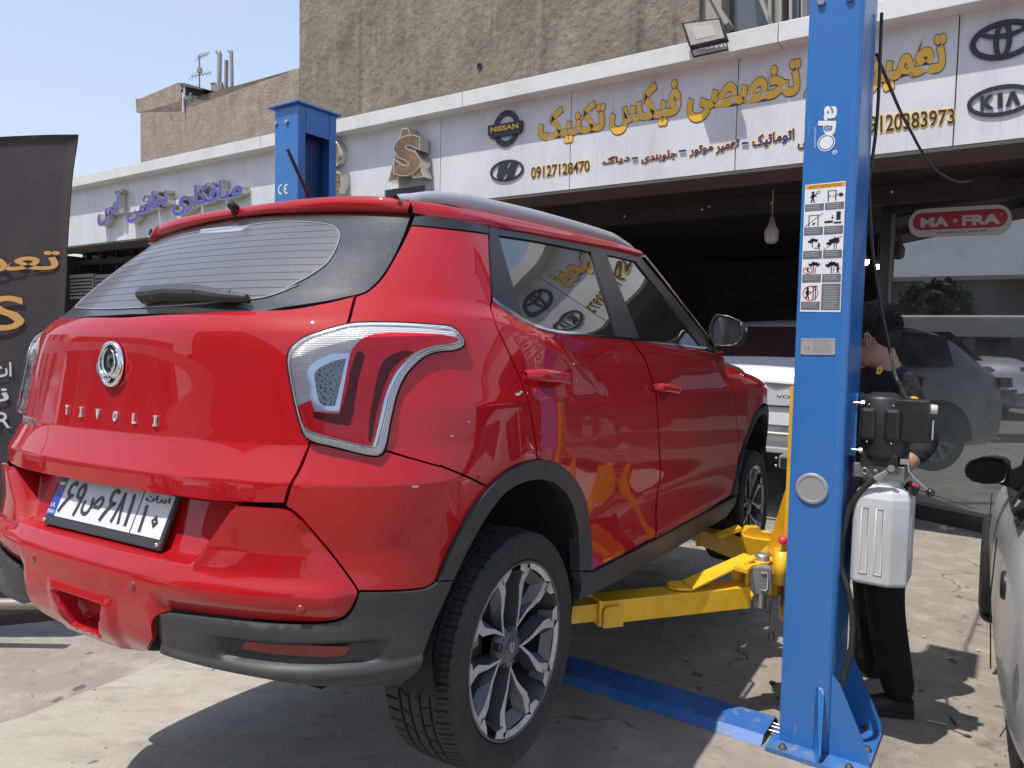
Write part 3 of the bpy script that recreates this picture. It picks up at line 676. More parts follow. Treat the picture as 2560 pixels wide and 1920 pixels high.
def lampset():
    def lp(name,pts,m,parent,ex,**k):
        g=panel_geo(pts if isinstance(pts[0],tuple) and len(pts[0])<4 else pts,extra=ex,gap=0,**k); return g
    parts=[('lamp_rim',LO,LW,-.002),('clear_section',L_IN,LCLR,-.0005),
     ('red_section',SP(l4((770,400,1),(850,305),(950,250),(1100,225),(1400,225),(1700,245),(1865,290,1),(1800,330),(1600,362),(1430,420),(1310,520),(1200,660),(1140,800),(1080,1000),(1010,1330),(975,1415,1),(900,1405),(600,1330),(330,1245),(270,1180),(212,1000,1),(370,930,1),(400,1050,1),(645,1065,1),(690,800),(745,520))),LRED,.0007),
     ('light_strip',SP(l4((815,440),(855,412),(897,450),(880,560),(845,700),(812,900),(790,1060),(760,1200,1),(560,1175),(390,1115,1),(382,1055,1),(640,1085),(660,1070,1),(730,800),(765,600))),LDRK,.0018),
     ('light_strip',SP(l4((1300,415),(1180,450),(1090,520),(1040,650),(1000,850),(960,1080),(940,1370,1),(968,1370,1),(1030,1050),(1090,820),(1160,640),(1250,530),(1400,425,1))),LDRK,.0018),
     ('chrome_band',SP(l4((1860,330,1),(1700,380),(1540,415),(1400,480),(1260,590),(1180,720),(1110,900),(1060,1130),(1010,1330),(985,1425,1),(1010,1430,1),(1040,1340),(1090,1140),(1140,910),(1210,740),(1290,610),(1420,505),(1560,435),(1720,395))),LCH,.001),
     ('chrome_bezel',SP(l4((322,630),(400,530),(560,450),(748,440,1),(725,600),(650,1045,1),(410,1035),(385,1000),(355,880),(335,760))),LCH,.001),
     ('reverse_lens',SP(l4((400,650),(470,580),(600,520),(712,492,1),(690,600),(605,992,1),(480,985),(440,920),(410,760))),LREV,.0025)]
    def bulge(s_,z_):
        t=np.clip(distpoly(s_,z_,LOd)/.032,0,1); return .020*np.sqrt(t*(2-t))
    rings=[inset(LOd,q) for q in (.003,.007,.012,.018,.025,.033)]
    for sx in (1,-1):
        rootl=None
        for name,pl,m,ex in parts:
            P,F,N=lens_geo(pl,lambda s_,z_,e=ex: e+bulge(s_,z_),[r[::2] for r in rings])
            if sx<0: P,F,N=mirror(P,F,N)
            if rootl is None: rootl=raw('tail_lamp',P,F,m,car,normals=N)
            else: raw(name,P,F,m,rootl,normals=N)
        def exL(X,Y,z): 
            return .014+0*X
        # bulged clear lens: distance-to-edge profile in (s,z)
        def exl2(s,z):
            return .0045+bulge(s,z)
        P,F,N=lens_geo(LO,exl2,rings)
        if sx<0: P,F,N=mirror(P,F,N)
        raw('lens',P,F,lens,rootl,normals=N)
        for nm,pl,r,m,e in (('rim_line',dense(L_IN,.012),.0016,LCH,.003),('seal_line',inset(LOd,-.0005),.0022,SHELL,-.002)):
            q=Sf(pl[:,0],pl[:,1],e+bulge(pl[:,0],pl[:,1])*(nm=='rim_line'))*[sx,1,1]; mb=MB(); mb.tube(np.vstack([q,q[:1]]),r,6,caps=False); mb.build(nm,m,rootl)
def lens_geo(poly,exf,feats):
    Q=dense(poly,.012); lo,hi=Q.min(0),Q.max(0); gx,gy=np.meshgrid(np.arange(lo[0],hi[0],.02),np.arange(lo[1],hi[1],.02)); G=np.stack([gx.ravel(),gy.ravel()],1)
    G=G[inpoly(G[:,0],G[:,1],Q)&(distpoly(G[:,0],G[:,1],Q)>.024)]; Fp=np.vstack(feats); Fp=Fp[inpoly(Fp[:,0],Fp[:,1],Q)&(distpoly(Fp[:,0],Fp[:,1],Q)>.003)]
    G=np.vstack([G,Fp]); n=len(Q)
    r=delaunay_2d_cdt([Vector(v) for v in np.vstack([Q,G])],[(i,(i+1)%n) for i in range(n)],[],1,1e-7)
    V2=np.array([v[:] for v in r[0]]); F=[tuple(f) for f in r[2]]; s,z=V2.T; h=2e-3
    def SS(s,z): return Sf(s,z,exf(s,z))
    P=SS(s,z); N=np.cross(SS(s+h,z)-SS(s-h,z),SS(s,z+h)-SS(s,z-h)); N/=np.linalg.norm(N,axis=1)[:,None]+1e-12
    F=[f if np.dot(np.cross(P[f[1]]-P[f[0]],P[f[2]]-P[f[0]]),N[f[0]])>0 else f[::-1] for f in F]
    return P,F,N
lampset()
# ---------------------------------------------------------------- door handles
def handle(p0,p1,h=.017):
    for sx in (1,-1):
        mb=MB(); a,b=[px2s(q,.03) for q in (p0,p1)]; V=[]; n=14
        for i in range(n+1):
            t=i/n; s=a[0]+(b[0]-a[0])*t; z=a[1]+(b[1]-a[1])*t+.004*math.sin(math.pi*t); e=.012+.030*min(1,math.sin(math.pi*t)*2.2)**.7; w=h*(.62+.38*min(1,math.sin(math.pi*t)*2.5))
            for dz,de in ((-w,-.011),(-w*1.02,-.004),(-w*.6,.0),(w*.3,.003),(w*.95,-.003),(w,-.011)):
                q=Sf(s,z+dz,e+de); V.append(q*[sx,1,1])
        F=[(i*6+k,i*6+(k+1)%6,(i+1)*6+(k+1)%6,(i+1)*6+k) for i in range(n) for k in range(6)]
        mb.add(V,F if sx<0 else [f[::-1] for f in F],True); o_=mb.build('door_handle',RED,car)
        # cup behind
        m_=((a[0]+b[0])/2,(a[1]+b[1])/2-.012); q=np.array([Sf(m_[0]+.045*math.cos(t),m_[1]-.004+.030*math.sin(t),.0015) for t in np.linspace(0,2*math.pi,28,endpoint=False)])*[sx,1,1]
        mb=MB(); mb.add(q,[tuple(range(28))[::(1 if sx>0 else -1)]],True); mb.build('handle_cup',mat('cup red',(.16,.004,.006),rough=.4,coat=.6),o_)
handle((1331,937),(1431,950)); handle((1645,968),(1703,977),.016)
# ---------------------------------------------------------------- door mirror
MG=mat('mirror glass',(.30,.31,.32),rough=.02,metal=.95)
for sx in (1,-1):
    Ym=1.80
    def my(p,Y=Ym): return onY(p,Y)*[sx,1,1]
    out=cm((490,620),(500,520),(570,370),(640,305),(850,345),(1060,440),(1120,520),(1120,640),(1070,790),(980,865),(780,870),(575,862),(530,760),(505,700))
    inn=cm((545,640),(550,540),(600,420),(660,355),(850,390),(1015,455),(1025,560),(1015,680),(985,790),(920,830),(760,845),(620,845),(575,760),(555,690))
    gls=[(560+ (x-1700)/.1447*0,0) for x,y in ()]
    O=np.array([my(q) for q in out]); I=np.array([my(q,Ym+.004) for q in inn]); n=len(O); mb=MB(); cen=O.mean(0)
    back=np.array([cen+(q-cen)*.80+[0,.085,0] for q in O]); mid=np.array([cen+(q-cen)*1.0+[0,.04,0] for q in O]); bk2=np.array([cen+(q-cen)*.45+[0,.125,0] for q in O])
    I2=I+[0,.016,0]
    fl_=lambda F:F if sx<0 else [f[::-1] for f in F]
    ring=lambda a,b:[(a*n+i,a*n+(i+1)%n,b*n+(i+1)%n,b*n+i) for i in range(n)]
    mb.add(np.vstack([O,mid,I2,I]),fl_(ring(0,1)+ring(3,0)+ring(2,3)),True)
    mr=mb.build('door_mirror',BLKS,car)
    mb=MB(); mb.add(np.vstack([mid*1.0,back,bk2]),fl_(ring(0,1)+ring(1,2)),True); mb.add(bk2,[tuple(range(n))[::(-1 if sx>0 else 1)]]); mb.build('mirror_shell',RED,mr)
    mb=MB(); mb.add(I+[0,.012,0],[tuple(range(n))[::(1 if sx<0 else -1)]]); mb.build('mirror_glass',MG,mr)
    mb=MB(); mb.prism([my(q,Ym+.03) for q in cm((385,720),(520,700),(580,880),(430,880),(350,870))],(0,.05,0)); 
    mb.prism([my(q,Ym+.02) for q in cm((440,700),(560,700),(570,770),(450,760))],(0,.05,0)); mb.build('mirror_arm',BLKS,mr)
    mb=MB(); mb.sphere(my(cm((1125,585))[0],Ym+.03),.012,12,(.8,2.0,1.3)); mb.build('mirror_indicator',mat('clear indicator',(.6,.6,.58),rough=.15,coat=1.),mr)
# ---------------------------------------------------------------- emblem, letters, plate, sensors
def frame(s,z,ex=0.):
    P=Sf(s,z,ex); n=nrm(s,z); u=np.cross(np.array([0,0,1.]),n); u=-u if u[0]<0 else u; u/=np.linalg.norm(u); v=np.cross(n,-u); v=v if v[2]>0 else -v
    return P,u,v,n
P0,u0,v0,n0=frame(0,1.009,.004)
def em(x,y,h=0): return P0+u0*x+v0*y+n0*h
mb=MB(); mb.mi=0
t=np.linspace(0,2*math.pi,48,endpoint=False); a1,b1,a2,b2=.050,.060,.041,.050
def eggx(a,y,b): return a
R1=[em(a1*math.cos(q),b1*math.sin(q)*(1 if math.sin(q)>0 else 1.0),.0) for q in t]; R1h=[em(a1*.97*math.cos(q),b1*.97*math.sin(q),.010) for q in t]; R2h=[em(a2*1.02*math.cos(q),b2*1.02*math.sin(q),.010) for q in t]; R2=[em(a2*math.cos(q),b2*math.sin(q),.003) for q in t]
n=48; mb.add(R1+R1h+R2h+R2,[(k*n+i,k*n+(i+1)%n,(k+1)*n+(i+1)%n,(k+1)*n+i) for k in range(3) for i in range(n)],True)
def arc(cx,cy,rx,ry,t0,t1,w0,w1,h,k=24,wm=None):
    L=[];r=[]
    for i in range(k+1):
        q=t0+(t1-t0)*i/k; L.append(em(cx+rx*math.cos(q),cy+ry*math.sin(q),h)); f=i/k; r.append(max(.0008,(w0+(w1-w0)*f)+(wm or 0)*math.sin(math.pi*f)))
    mb.tube(L,r,8)
arc(0,.006,.027,.034,math.radians(72),math.radians(-262),.0012,.0012,.010,40,.004)
for sx in (-1,1):
    arc(sx*.004,.002,.041*sx,.034,math.radians(50),math.radians(-80),.001,.003,.010,24,.003)
    arc(sx*.004,-.004,.047*sx,.032,math.radians(28),math.radians(-72),.001,.003,.009,24,.003)
mb.tube([em(-.012,-.036,.011),em(0,-.047,.012),em(.012,-.036,.011)],[.002,.0035,.002],8); mb.tube([em(0,-.026,.010),em(0,-.044,.011)],[.002,.003],8)
eo=mb.build('emblem',CHROME,car)
mb=MB(); mb.add([em(a2*math.cos(q),b2*math.sin(q),.003) for q in t],[tuple(range(48))]); mb.build('emblem_field',BLKS,eo)
mb=MB(); mb.lathe([(.0,.012),(.015,.010),(.020,.005)],em(0,.006,0),n0,24); mb.build('emblem_dome',mat('dark glossy dome',(.01,.01,.01),rough=.05,coat=1.),eo)
for ch,px in zip('TIVOLI',[(343,1055),(415,1065),(497,1075),(585,1087),(682,1098),(788,1110)]):
    s,z=px2s(c1(px)[0]); P_,u_,v_,n_=frame(s,z,.001); w=.0125*(.55 if ch=='I' else 1)*(1.1 if ch in 'VO' else 1); hh=.0135
    mb=MB()
    if ch=='I': mb.add(*(lambda q:(q.V,q.F))(MB().box((0,0,0),(1,1,1)))) if 0 else None
    quad=[P_-u_*w/2*1.25-v_*hh,P_+u_*w/2*1.25-v_*hh,P_+u_*w/2*1.25+v_*hh,P_-u_*w/2*1.25+v_*hh]
    if ch=='I':
        for a_,b_,c_,d_ in ((-.35,.35,-1,1),(-1,1,.72,1),(-1,1,-1,-.72)):
            q=[P_+u_*w*a_+v_*hh*c_,P_+u_*w*b_+v_*hh*c_,P_+u_*w*b_+v_*hh*d_,P_+u_*w*a_+v_*hh*d_]; mb.prism(q,n_*.005)
    else: text_on(mb,ch,quad,.0,.004,bold=.03)
    mb.build('badge_letter',mat('badge silver',(.80,.80,.80),rough=.28,metal=.45,coat=.6),car)
qs=[px2s(q) for q in cv([(182,1185),(375,1205),(377,1135),(185,1105)],0,760,.2532)]
def symlet(body,p_bl,p_br,p_tr,p_tl,m,name,thick=.004,**k):
    mb=MB(); text_on(mb,body,[Sf(*q,.001) for q in (p_bl,p_br,p_tr,p_tl)],.0,thick,**k); return mb.build(name,m,car)
symlet('SSANGYONG',*qs,CHROME,'maker_lettering',bold=.02)
# number plate
PC=np.array([0,-.6575,.639]); pv=np.array([0,.385,.923]); pv/=np.linalg.norm(pv); pu=np.array([1.,0,0]); pn=np.cross(pu,pv); pn=-pn if pn[1]>0 else pn
def pl(x,y,h=0): return PC+pu*x+pv*y+pn*h
PF=mat('plate frame',(.035,.036,.038),rough=.4)
mb=MB(); mb.hexa([pl(-.268,-.078,-.012),pl(.268,-.078,-.012),pl(.268,-.078,0),pl(-.268,-.078,0),pl(-.268,.060,-.012),pl(.268,.060,-.012),pl(.268,.060,0),pl(-.268,.060,0)])
pf=mb.build('number_plate',PF,car,bevel=.003)
PW=mat('plate white',(.66,.67,.68),rough=.30,noise=(60,(.58,.59,.60),.45,.7)); PB=mat('plate blue',(.01,.05,.36),rough=.3); PK=mat('plate black',(.03,.03,.032),rough=.35)
def pq(x0,x1,y0,y1,h): return [pl(x0,y0,h),pl(x1,y0,h),pl(x1,y1,h),pl(x0,y1,h)]
mb=MB(); mb.prism(pq(-.259,.259,-.053,.054,.0005),pn*.002); mb.build('plate_sheet',PW,pf,bevel=.001)
mb=MB(); mb.add(pq(-.259,-.222,-.053,.054,.0032),[(0,1,2,3)]); mb.build('blue_band',PB,pf)
mb=MB()
mb.mi=0; mb.add(pq(-.254,-.228,.040,.048,.0036),[(0,1,2,3)]); mb.mi=1; mb.add(pq(-.254,-.228,.032,.040,.0036),[(0,1,2,3)]); mb.mi=2; mb.add(pq(-.254,-.228,.024,.032,.0036),[(0,1,2,3)])
mb.build('plate_flag',[mat('flag green',(.03,.25,.08)),PW,mat('flag red',(.45,.03,.03))],pf)
mb=MB(); text_on(mb,'I.R.',pq(-.253,-.228,-.030,-.019,.0036)); text_on(mb,'IRAN',pq(-.256,-.224,-.048,-.037,.0036)); mb.build('plate_small_writing',mat('plate script white',(.8,.8,.8)),pf)
mb=MB()
for body,x0,x1,y0,y1 in ((chr(0xFEB9),-.108,-.020,-.036,.022),('۸',.040,.080,-.040,.042),('۱',.094,.112,-.040,.042),('۱',.160,.176,-.046,.022),('۰',.205,.232,-.030,.0),(shape_fa('ایران'),.152,.248,.030,.047)):
    text_on(mb,body,pq(x0,x1,y0,y1,.0030),.0,.0018,bold=.012)
def ribbon(mb,pts,w,h0=.0032,th=.0018):
    P=np.array([q[:2] for q in dense3([np.array([x,y,0.]) for x,y in pts],4)]); T=np.gradient(P,axis=0); T/=np.linalg.norm(T,axis=1)[:,None]; N_=np.stack([-T[:,1],T[:,0]],1); n=len(P)
    ww=np.interp(np.linspace(0,1,n),np.linspace(0,1,len(w)),w)[:,None]/2; A_=P+N_*ww; B_=P-N_*ww
    V=[pl(x,y,h0+th) for x,y in A_]+[pl(x,y,h0+th) for x,y in B_]+[pl(x,y,h0) for x,y in A_]+[pl(x,y,h0) for x,y in B_]
    mb.add(V,[(i,i+n,i+n+1,i+1) for i in range(n-1)]+[(i,i+1,i+1+2*n,i+2*n) for i in range(n-1)]+[(i+n,i+3*n,i+1+3*n,i+1+n) for i in range(n-1)])
for x in (-.212,-.010): ribbon(mb,[(x+.044,.036),(x+.034,.042),(x+.020,.036),(x+.016,.020),(x+.026,.008),(x+.044,.010),(x+.030,.002),(x+.014,-.018),(x+.002,-.040)],[.008,.010,.009,.009,.010,.006,.010,.010,.009])
ribbon(mb,[(-.124,.008),(-.142,.006),(-.150,.022),(-.140,.040),(-.126,.036),(-.123,.015),(-.126,-.015),(-.132,-.042)],[.008,.009,.009,.010,.011,.010,.009,.009])
mb.prism(pq(.1345,.1365,-.052,.053,.003),pn*.0012); mb.build('plate_digits',PK,pf)
for x,y,r in ((-.258,-.068,.006),(.258,-.066,.006),(.219,-.015,.004),(-.214,.0,.004)): MB().sphere(pl(x,y,.0025),r,10).build('plate_screw',CHROME,pf)
# parking sensors, fog lamp
for s,z,e in ((.200,.484,.036),(-.200,.484,.036),)+tuple((sg*px2s((753,1522),.016)[0],px2s((753,1522),.016)[1],.020) for sg in (1,-1)):
    P_=None
    X_,Y_=base(abs(s),z); e=float(exC(np.array([X_]),np.array([Y_]),np.array([z]))[0]); P_=Sf(s,z,e); n_=nrm(s,z)
    mb=MB(); mb.lathe([(.0135,-.002),(.0135,.0012),(.0115,.0014),(.0112,-.001),(.0100,-.001),(.0098,.0016),(0,.0022)],P_,n_,24); mb.build('parking_sensor',mat('sensor red',(.30,.006,.010),rough=.3,coat=.6),car)
mb=MB(); q=[Sf(.092,.410,-.032),Sf(-.092,.410,-.032),Sf(-.060,.338,-.032),Sf(.060,.338,-.032)]; mb.add(q,[(0,1,2,3)]); mb.build('fog_lamp',mat('fog lamp red',(.45,.01,.012),rough=.2,coat=1.,bump=(120,.4,.002)),car)
# small chips and scuffs in the paint
for p,r in ((cv([(2085,1440)],0,500,.4973)[0],.006),(c3((1095,895))[0],.010),(c3((1110,885))[0],.006),(c3((1365,832))[0],.004),(c3((868,1022))[0],.003),(c3((793,1087))[0],.003),(c3((1138,890))[0],.003)):
    s,z=px2s(p); k=9; P_=[Sf(s+r*(.6+.5*random.random())*math.cos(a)*1.3,z+r*.6*(.6+.5*random.random())*math.sin(a),.0009) for a in np.linspace(0,2*math.pi,k,endpoint=False)]
    MB().add(P_,[tuple(range(k))]).build('paint_chip',mat('bare primer',(.5,.42,.40),rough=.7),car)

mb=MB(); P_=[Sf(*px2s(p),.012) for p in c3((1668,258),(1745,352),(1820,448),(1900,548),(1972,640))]; mb.tube(P_,.005,8); mb.build('pillar_trim',CHROME,car)
# ---------------------------------------------------------------- wheels (local: axle along +X, outer face at x=0)
RT=.3255; RR=.2345
def tyre_mesh():
    # profile: x across (0 outer .. -.215 inner), r
    prof=[(-.012,.2400),(-.004,.2440),(.0015,.252),(.006,.268),(.0080,.285),(.006,.300),(.001,.3115),(-.006,.3185)]
    nt_=25; tx=np.linspace(-.012,-.200,nt_)
    cols=[]
    for x,r in prof: cols.append((x,r,0))
    for x in tx: cols.append((x,RT-.004*((x+.106)/.094)**2-.0022*abs((x+.106)/.094)**6,1))
    for x,r in [(-.206,.3185),(-.213,.3115),(-.218,.300),(-.220,.285),(-.216,.265),(-.208,.245),(-.2,.240)]: cols.append((x,r,0))
    return cols
def tyre(parent):
    cols=[(-.012,.2400,0),(-.004,.2440,0),(.0015,.252,0),(.006,.268,0),(.0080,.285,0),(.0062,.300,0),(.002,.3105,0),(-.004,.3170,0),(-.0085,.3200,2)]
    gro=[-.058,-.089,-.123,-.154]; xs=sorted(set([round(v,4) for v in np.linspace(-.014,-.198,30)]+[g+d for g in gro for d in (-.0048,-.0038,0,.0038,.0048)]),reverse=True)
    for x in xs: cols.append((x,RT-.0035*((x+.106)/.094)**2-.003*abs((x+.106)/.094)**8,1))
    cols+=[(-.2045,.3200,2),(-.209,.3170,0),(-.215,.3105,0),(-.2192,.300,0),(-.221,.285,0),(-.219,.268,0),(-.212,.25,0),(-.2,.240,0)]
    NT=720; k=len(cols); X=np.array([c[0] for c in cols]); R0=np.array([c[1] for c in cols]); fl_=np.array([c[2] for c in cols])
    th=np.arange(NT)*2*math.pi/NT; T,XX=np.meshgrid(th,X,indexing='ij'); R=np.tile(R0,(NT,1)).copy(); tr=np.tile(fl_==1,(NT,1)); sh=np.tile(fl_>0,(NT,1))
    d=np.zeros_like(R)
    for g in gro: d=np.maximum(d,.0065*(np.abs(XX-g)<.0042)*tr)
    u=T*180/math.pi
    # shoulder slots
    def slot(per,off,w,mask,dep,slope=0.):
        ph=np.mod(u+off+slope*XX*100,per); return dep*((ph<w)&mask)
    d=np.maximum(d,slot(6,0,1.0,sh&(XX>-.050),.0050,.18)); d=np.maximum(d,slot(6,3,.5,sh&(XX>-.042)&(XX<-.010),.0030,.18))
    d=np.maximum(d,slot(6,2,1.0,sh&(XX<-.163),.0050,.18))
    for a,b,of,sl in ((-.056,-.088,0,.9),(-.125,-.153,3,-.9)): d=np.maximum(d,slot(9,of,1.2,(XX<a)&(XX>b)&tr,.0045,sl))
    d=np.maximum(d,slot(9,2,.8,(XX<-.092)&(XX>-.120)&tr&(XX>-.108),.003,1.4))
    R=R-d
    # side wall rings
    R=R
    P=np.stack([XX,R*np.cos(T),R*np.sin(T)],-1).reshape(-1,3)
    F=[(i*k+j,((i+1)%NT)*k+j,((i+1)%NT)*k+j+1,i*k+j+1) for i in range(NT) for j in range(k-1)]
    mask=[ (fl_[j]==0 or fl_[j+1]==0) for i in range(NT) for j in range(k-1)]
    return raw('tyre',P,F,RUB,parent,smooth=mask)
def petal_outline(w):
    """closed V loop, petal axis along +r ; returns outer and inner outlines (x=radial,y=tangent)"""
    def pr(r,deg): a=math.radians(deg); return (r*math.cos(a),r*math.sin(a))
    out=[pr(.046,0),pr(.060,4.5),pr(.110,14.5),pr(.156,22.3),pr(.170,24.2),pr(.188,23.6),pr(RR-.006,21.5)]
    inn=[pr(.062,0),pr(.075,2.2),pr(.115,9.8),pr(.155,15.2),pr(.172,16.4),pr(.190,15.6),pr(RR-.017,13.5)]
    return out,inn
def wheel(loc,rot=0.,sx=1):
    w=empty('wheel',loc); w.parent=car
    if sx<0: w.scale=(-1,1,1)
    w.rotation_euler=(rot,0,0)
    tyre(w) if not hasattr(wheel,'t') else None
    if hasattr(wheel,'t'):
        for ch in wheel.t: 
            c=copy_tree(ch,w)
        return w
    # rim barrel and lip
    mb=MB(); mb.lathe([(.2400,-.012),(.2415,-.005),(.2400,-.001),(.2365,-.001),(.2340,-.005)],(0,0,0),(1,0,0),96)
    rim=mb.build('rim',RIMD,w)
    mb=MB(); mb.lathe([(.2345,-.004),(.2280,-.030),(.222,-.10),(.215,-.19)],(0,0,0),(1,0,0),96); 
    mb.build('rim_barrel',RIMD,rim)
    # petals
    fac=MB(); drk=MB()
    out,inn=petal_outline(0)
    for k in range(5):
        a=math.radians(-90+72*k)   # around the axle: angle in (Y,Z)
        ca,sa=math.cos(a),math.sin(a)
        def w3(p,h): x,y=p; return (h,x*ca-y*sa,x*sa+y*ca)
        def hgt(r): return -.010-.020*(1-min(1,(r/RR))**2)*1.0
        for sg in (1,-1):
            O=[(x,sg*y) for x,y in out]; I=[(x,sg*y) for x,y in inn]; n=len(O)
            hO=[hgt(math.hypot(*q)) for q in O]; hI=[hgt(math.hypot(*q)) for q in I]
            V=[w3(q,h) for q,h in zip(O,hO)]+[w3(q,h) for q,h in zip(I,hI)]
            F=[(i,i+1,n+i+1,n+i) for i in range(n-1)]; fac.add(V,F if sg>0 else [f[::-1] for f in F],False)
            # outer flank drops to the back, inner flank slopes to the pocket
            V=[w3(q,h-.0005) for q,h in zip(O,hO)]+[w3((q[0],q[1]+sg*.006),h-.045) for q,h in zip(O,hO)]
            drk.add(V,F if sg<0 else [f[::-1] for f in F],False)
            J=[(x-.0,y*.52) for x,y in I]; J=[(max(q[0],.062),q[1]) for q in J]
            V=[w3(q,h-.0005) for q,h in zip(I,hI)]+[w3(q,h-.026) for q,h in zip(J,hI)]
            drk.add(V,F if sg>0 else [f[::-1] for f in F],False)
            J2=[w3((q[0],q[1]*1.0),h-.06) for q,h in zip(J,hI)]
            V=[w3(q,h-.026) for q,h in zip(J,hI)]+J2; drk.add(V,F if sg>0 else [f[::-1] for f in F],False)
        # pocket end wall near the rim, and its floor for the outer part
        q0=inn[-1]; j0=(q0[0],q0[1]*.52); r1=(RR-.050)
        V=[w3(q0,hgt(RR)-.001),w3((q0[0],-q0[1]),hgt(RR)-.001),w3((r1,-j0[1]),-.038),w3((r1,j0[1]),-.038)]; drk.add(V,[(0,1,2,3)])
        # bright rim arc across the petal end
        V=[];m_=9
        for i in range(m_):
            d=-19.0+38*i/(m_-1); aa_=math.radians(d); V.append(w3(((RR-.001)*math.cos(aa_),(RR-.001)*math.sin(aa_)),-.004)); 
            d2=-13.8+27.6*i/(m_-1); a2_=math.radians(d2); V.append(w3(((RR-.016)*math.cos(a2_),(RR-.016)*math.sin(a2_)),-.0105))
        fac.add(V,[(2*i,2*i+1,2*i+3,2*i+2) for i in range(m_-1)])
        # bright block joining the neighbouring petals at the rim, split by a slot
        for sg in (1,-1):
            A=[(RR-.006,19.0),(RR-.030,20.4),(RR-.018,28.5),(RR-.001,30.5),(RR-.001,19.)]
            V=[w3((r*math.cos(math.radians(d)),sg*r*math.sin(math.radians(d))),-.006-.004*(r<RR-.005)) for r,d in A]
            fac.add(V,[tuple(range(5)) if sg<0 else tuple(range(5))[::-1]])
            V2=[V[1],V[2],(V[2][0]-.045,V[2][1]*.93,V[2][2]*.93),(V[1][0]-.045,V[1][1]*.93,V[1][2]*.93)]; drk.add(V2,[(0,1,2,3)])
    fac.build('spoke_face',RIMM,rim); drk.build('spoke_flank',RIMD,rim)
    mb=MB(); mb.lathe([(.062,-.055),(.058,-.032),(.050,-.030),(.040,-.030),(.035,-.026),(.031,-.0255),(0,-.0245)],(0,0,0),(1,0,0),48); hub=mb.build('hub',RIMD,rim)
    for k in range(5):
        mb=MB(); a=math.radians(-54+72*k); c=(-.034,.056*math.cos(a),.056*math.sin(a)); mb.lathe([(.0115,-.01),(.0115,.0065),(.010,.0068),(.009,-.004),(0,-.004)],c,(1,0,0),20); mb.build('lug_recess',SHELL,rim)
    mb=MB()
    T_=[(-.0238,.010*math.cos(q)*(.8),.012*math.sin(q)+.002) for q in np.linspace(math.radians(110),math.radians(430),30)]; mb.tube(T_,.0016,6)
    mb.tube([(-.0238,-.004,-.008),(-.0238,0,-.016),(-.0238,.004,-.008)],.0014,6); mb.build('cap_logo',mat('cap logo',(.6,.58,.54),rough=.4,metal=.6),rim)
    # brake disc and caliper
    mb=MB(); mb.lathe([(.06,-.085),(.145,-.085),(.145,-.105),(.06,-.105)],(0,0,0),(1,0,0),48,False); mb.build('brake_disc',mat('brake steel',(.16,.15,.14),rough=.4,metal=.8),w)
    mb=MB(); mb.lathe([(.218,-.165),(.06,-.172),(0,-.172)],(0,0,0),(1,0,0),40); mb.build('wheel_backing',SHELL,w)
    mb=MB(); mb.box((-.095,-.115,.075),(.05,.055,.10)); mb.build('brake_caliper',mat('caliper grey',(.35,.34,.32),rough=.5,metal=.6),w,bevel=.01)
    # sidewall lettering
    LT=mat('tyre lettering',(.030,.029,.028),rough=.62)
    def arc_text(body,a0,da,r0,r1,bold=.0):
        V,F=text_geo(body,bold=bold); a=V.min(0);b=V.max(0); P=[]
        for v in V:
            uu=(v[0]-a[0])/(b[0]-a[0]); vv=(v[1]-a[1])/(b[1]-a[1]); an=math.radians(a0-da*uu); r=r0+(r1-r0)*vv
            P.append((.0072+.0012-.0*vv-(abs(r-.285)/.03)**2*.0022,r*math.cos(an),r*math.sin(an)))
        MB().add(P,F).build('sidewall_lettering',LT,w)
    arc_text('KUMHO',96,30,.274,.297,.03); arc_text('SOLUS',-84,28,.274,.297,.03); arc_text('215/45R18',-30,22,.268,.276); arc_text('M+S',200,10,.268,.276); arc_text('RADIAL TUBELESS',172,30,.262,.268)
    wheel.t=list(w.children); return w
ZW=.241
wheel((.862,0,ZW),math.radians(3),1); wheel((.862,2.6,ZW),math.radians(28),1)
wheel((-.862,0,ZW),math.radians(40),-1); wheel((-.862,2.6,ZW),0,-1)
# suspension hints in the wheel wells
mb=MB()
for y in (0,2.6): mb.tube([(-.7,y,ZW),(.7,y,ZW)],.035,12)
mb.build('axle_beam',SHELL,car)
mb=MB()
for sx in (-1,1):
    for p in ((.30,.545),(.30,.52)):pass
for q in cv([(1070,622),(1067,680)],900,1100,.4973): 
    P_=onX(q,.835); mb.lathe([(0,.006),(.009,.005),(.012,0)],P_,(1,0,0),14)
mb.build('liner_clip',BLKS,car)
# ================================================================ lift
U=np.array([.825,-.565,0]); V_=np.array([.565,.825,0]); U/=np.linalg.norm(U); V_/=np.linalg.norm(V_); Z_=np.array([0,0,1.])
BLUE=mat('blue powder coated steel',(.026,.15,.44),rough=.36,coat=.35,coatr=.15,noise=[(2.2,(.034,.17,.46),.4,.7),(4,(.045,.12,.30),.58,.74,(1,1,.3)),(9,(.10,.20,.38),.63,.72,(3,3,.4)),(60,(.16,.24,.38),.68,.76)],bump=(350,.10,.0008))
BLUW=mat('worn blue steel on the floor',(.030,.13,.40),rough=.5,noise=[(5,(.10,.20,.38),.48,.68),(22,(.25,.22,.18),.58,.70),(2.5,(.02,.05,.12),.56,.74)],bump=(60,.2,.002))
YEL=mat('yellow lift arm paint',(.84,.48,.018),rough=.40,coat=.3,noise=[(7,(.62,.33,.02),.48,.75,(1,1,1)),(40,(.30,.17,.03),.62,.76),(3,(.50,.30,.05),.60,.74)],bump=(200,.1,.001))
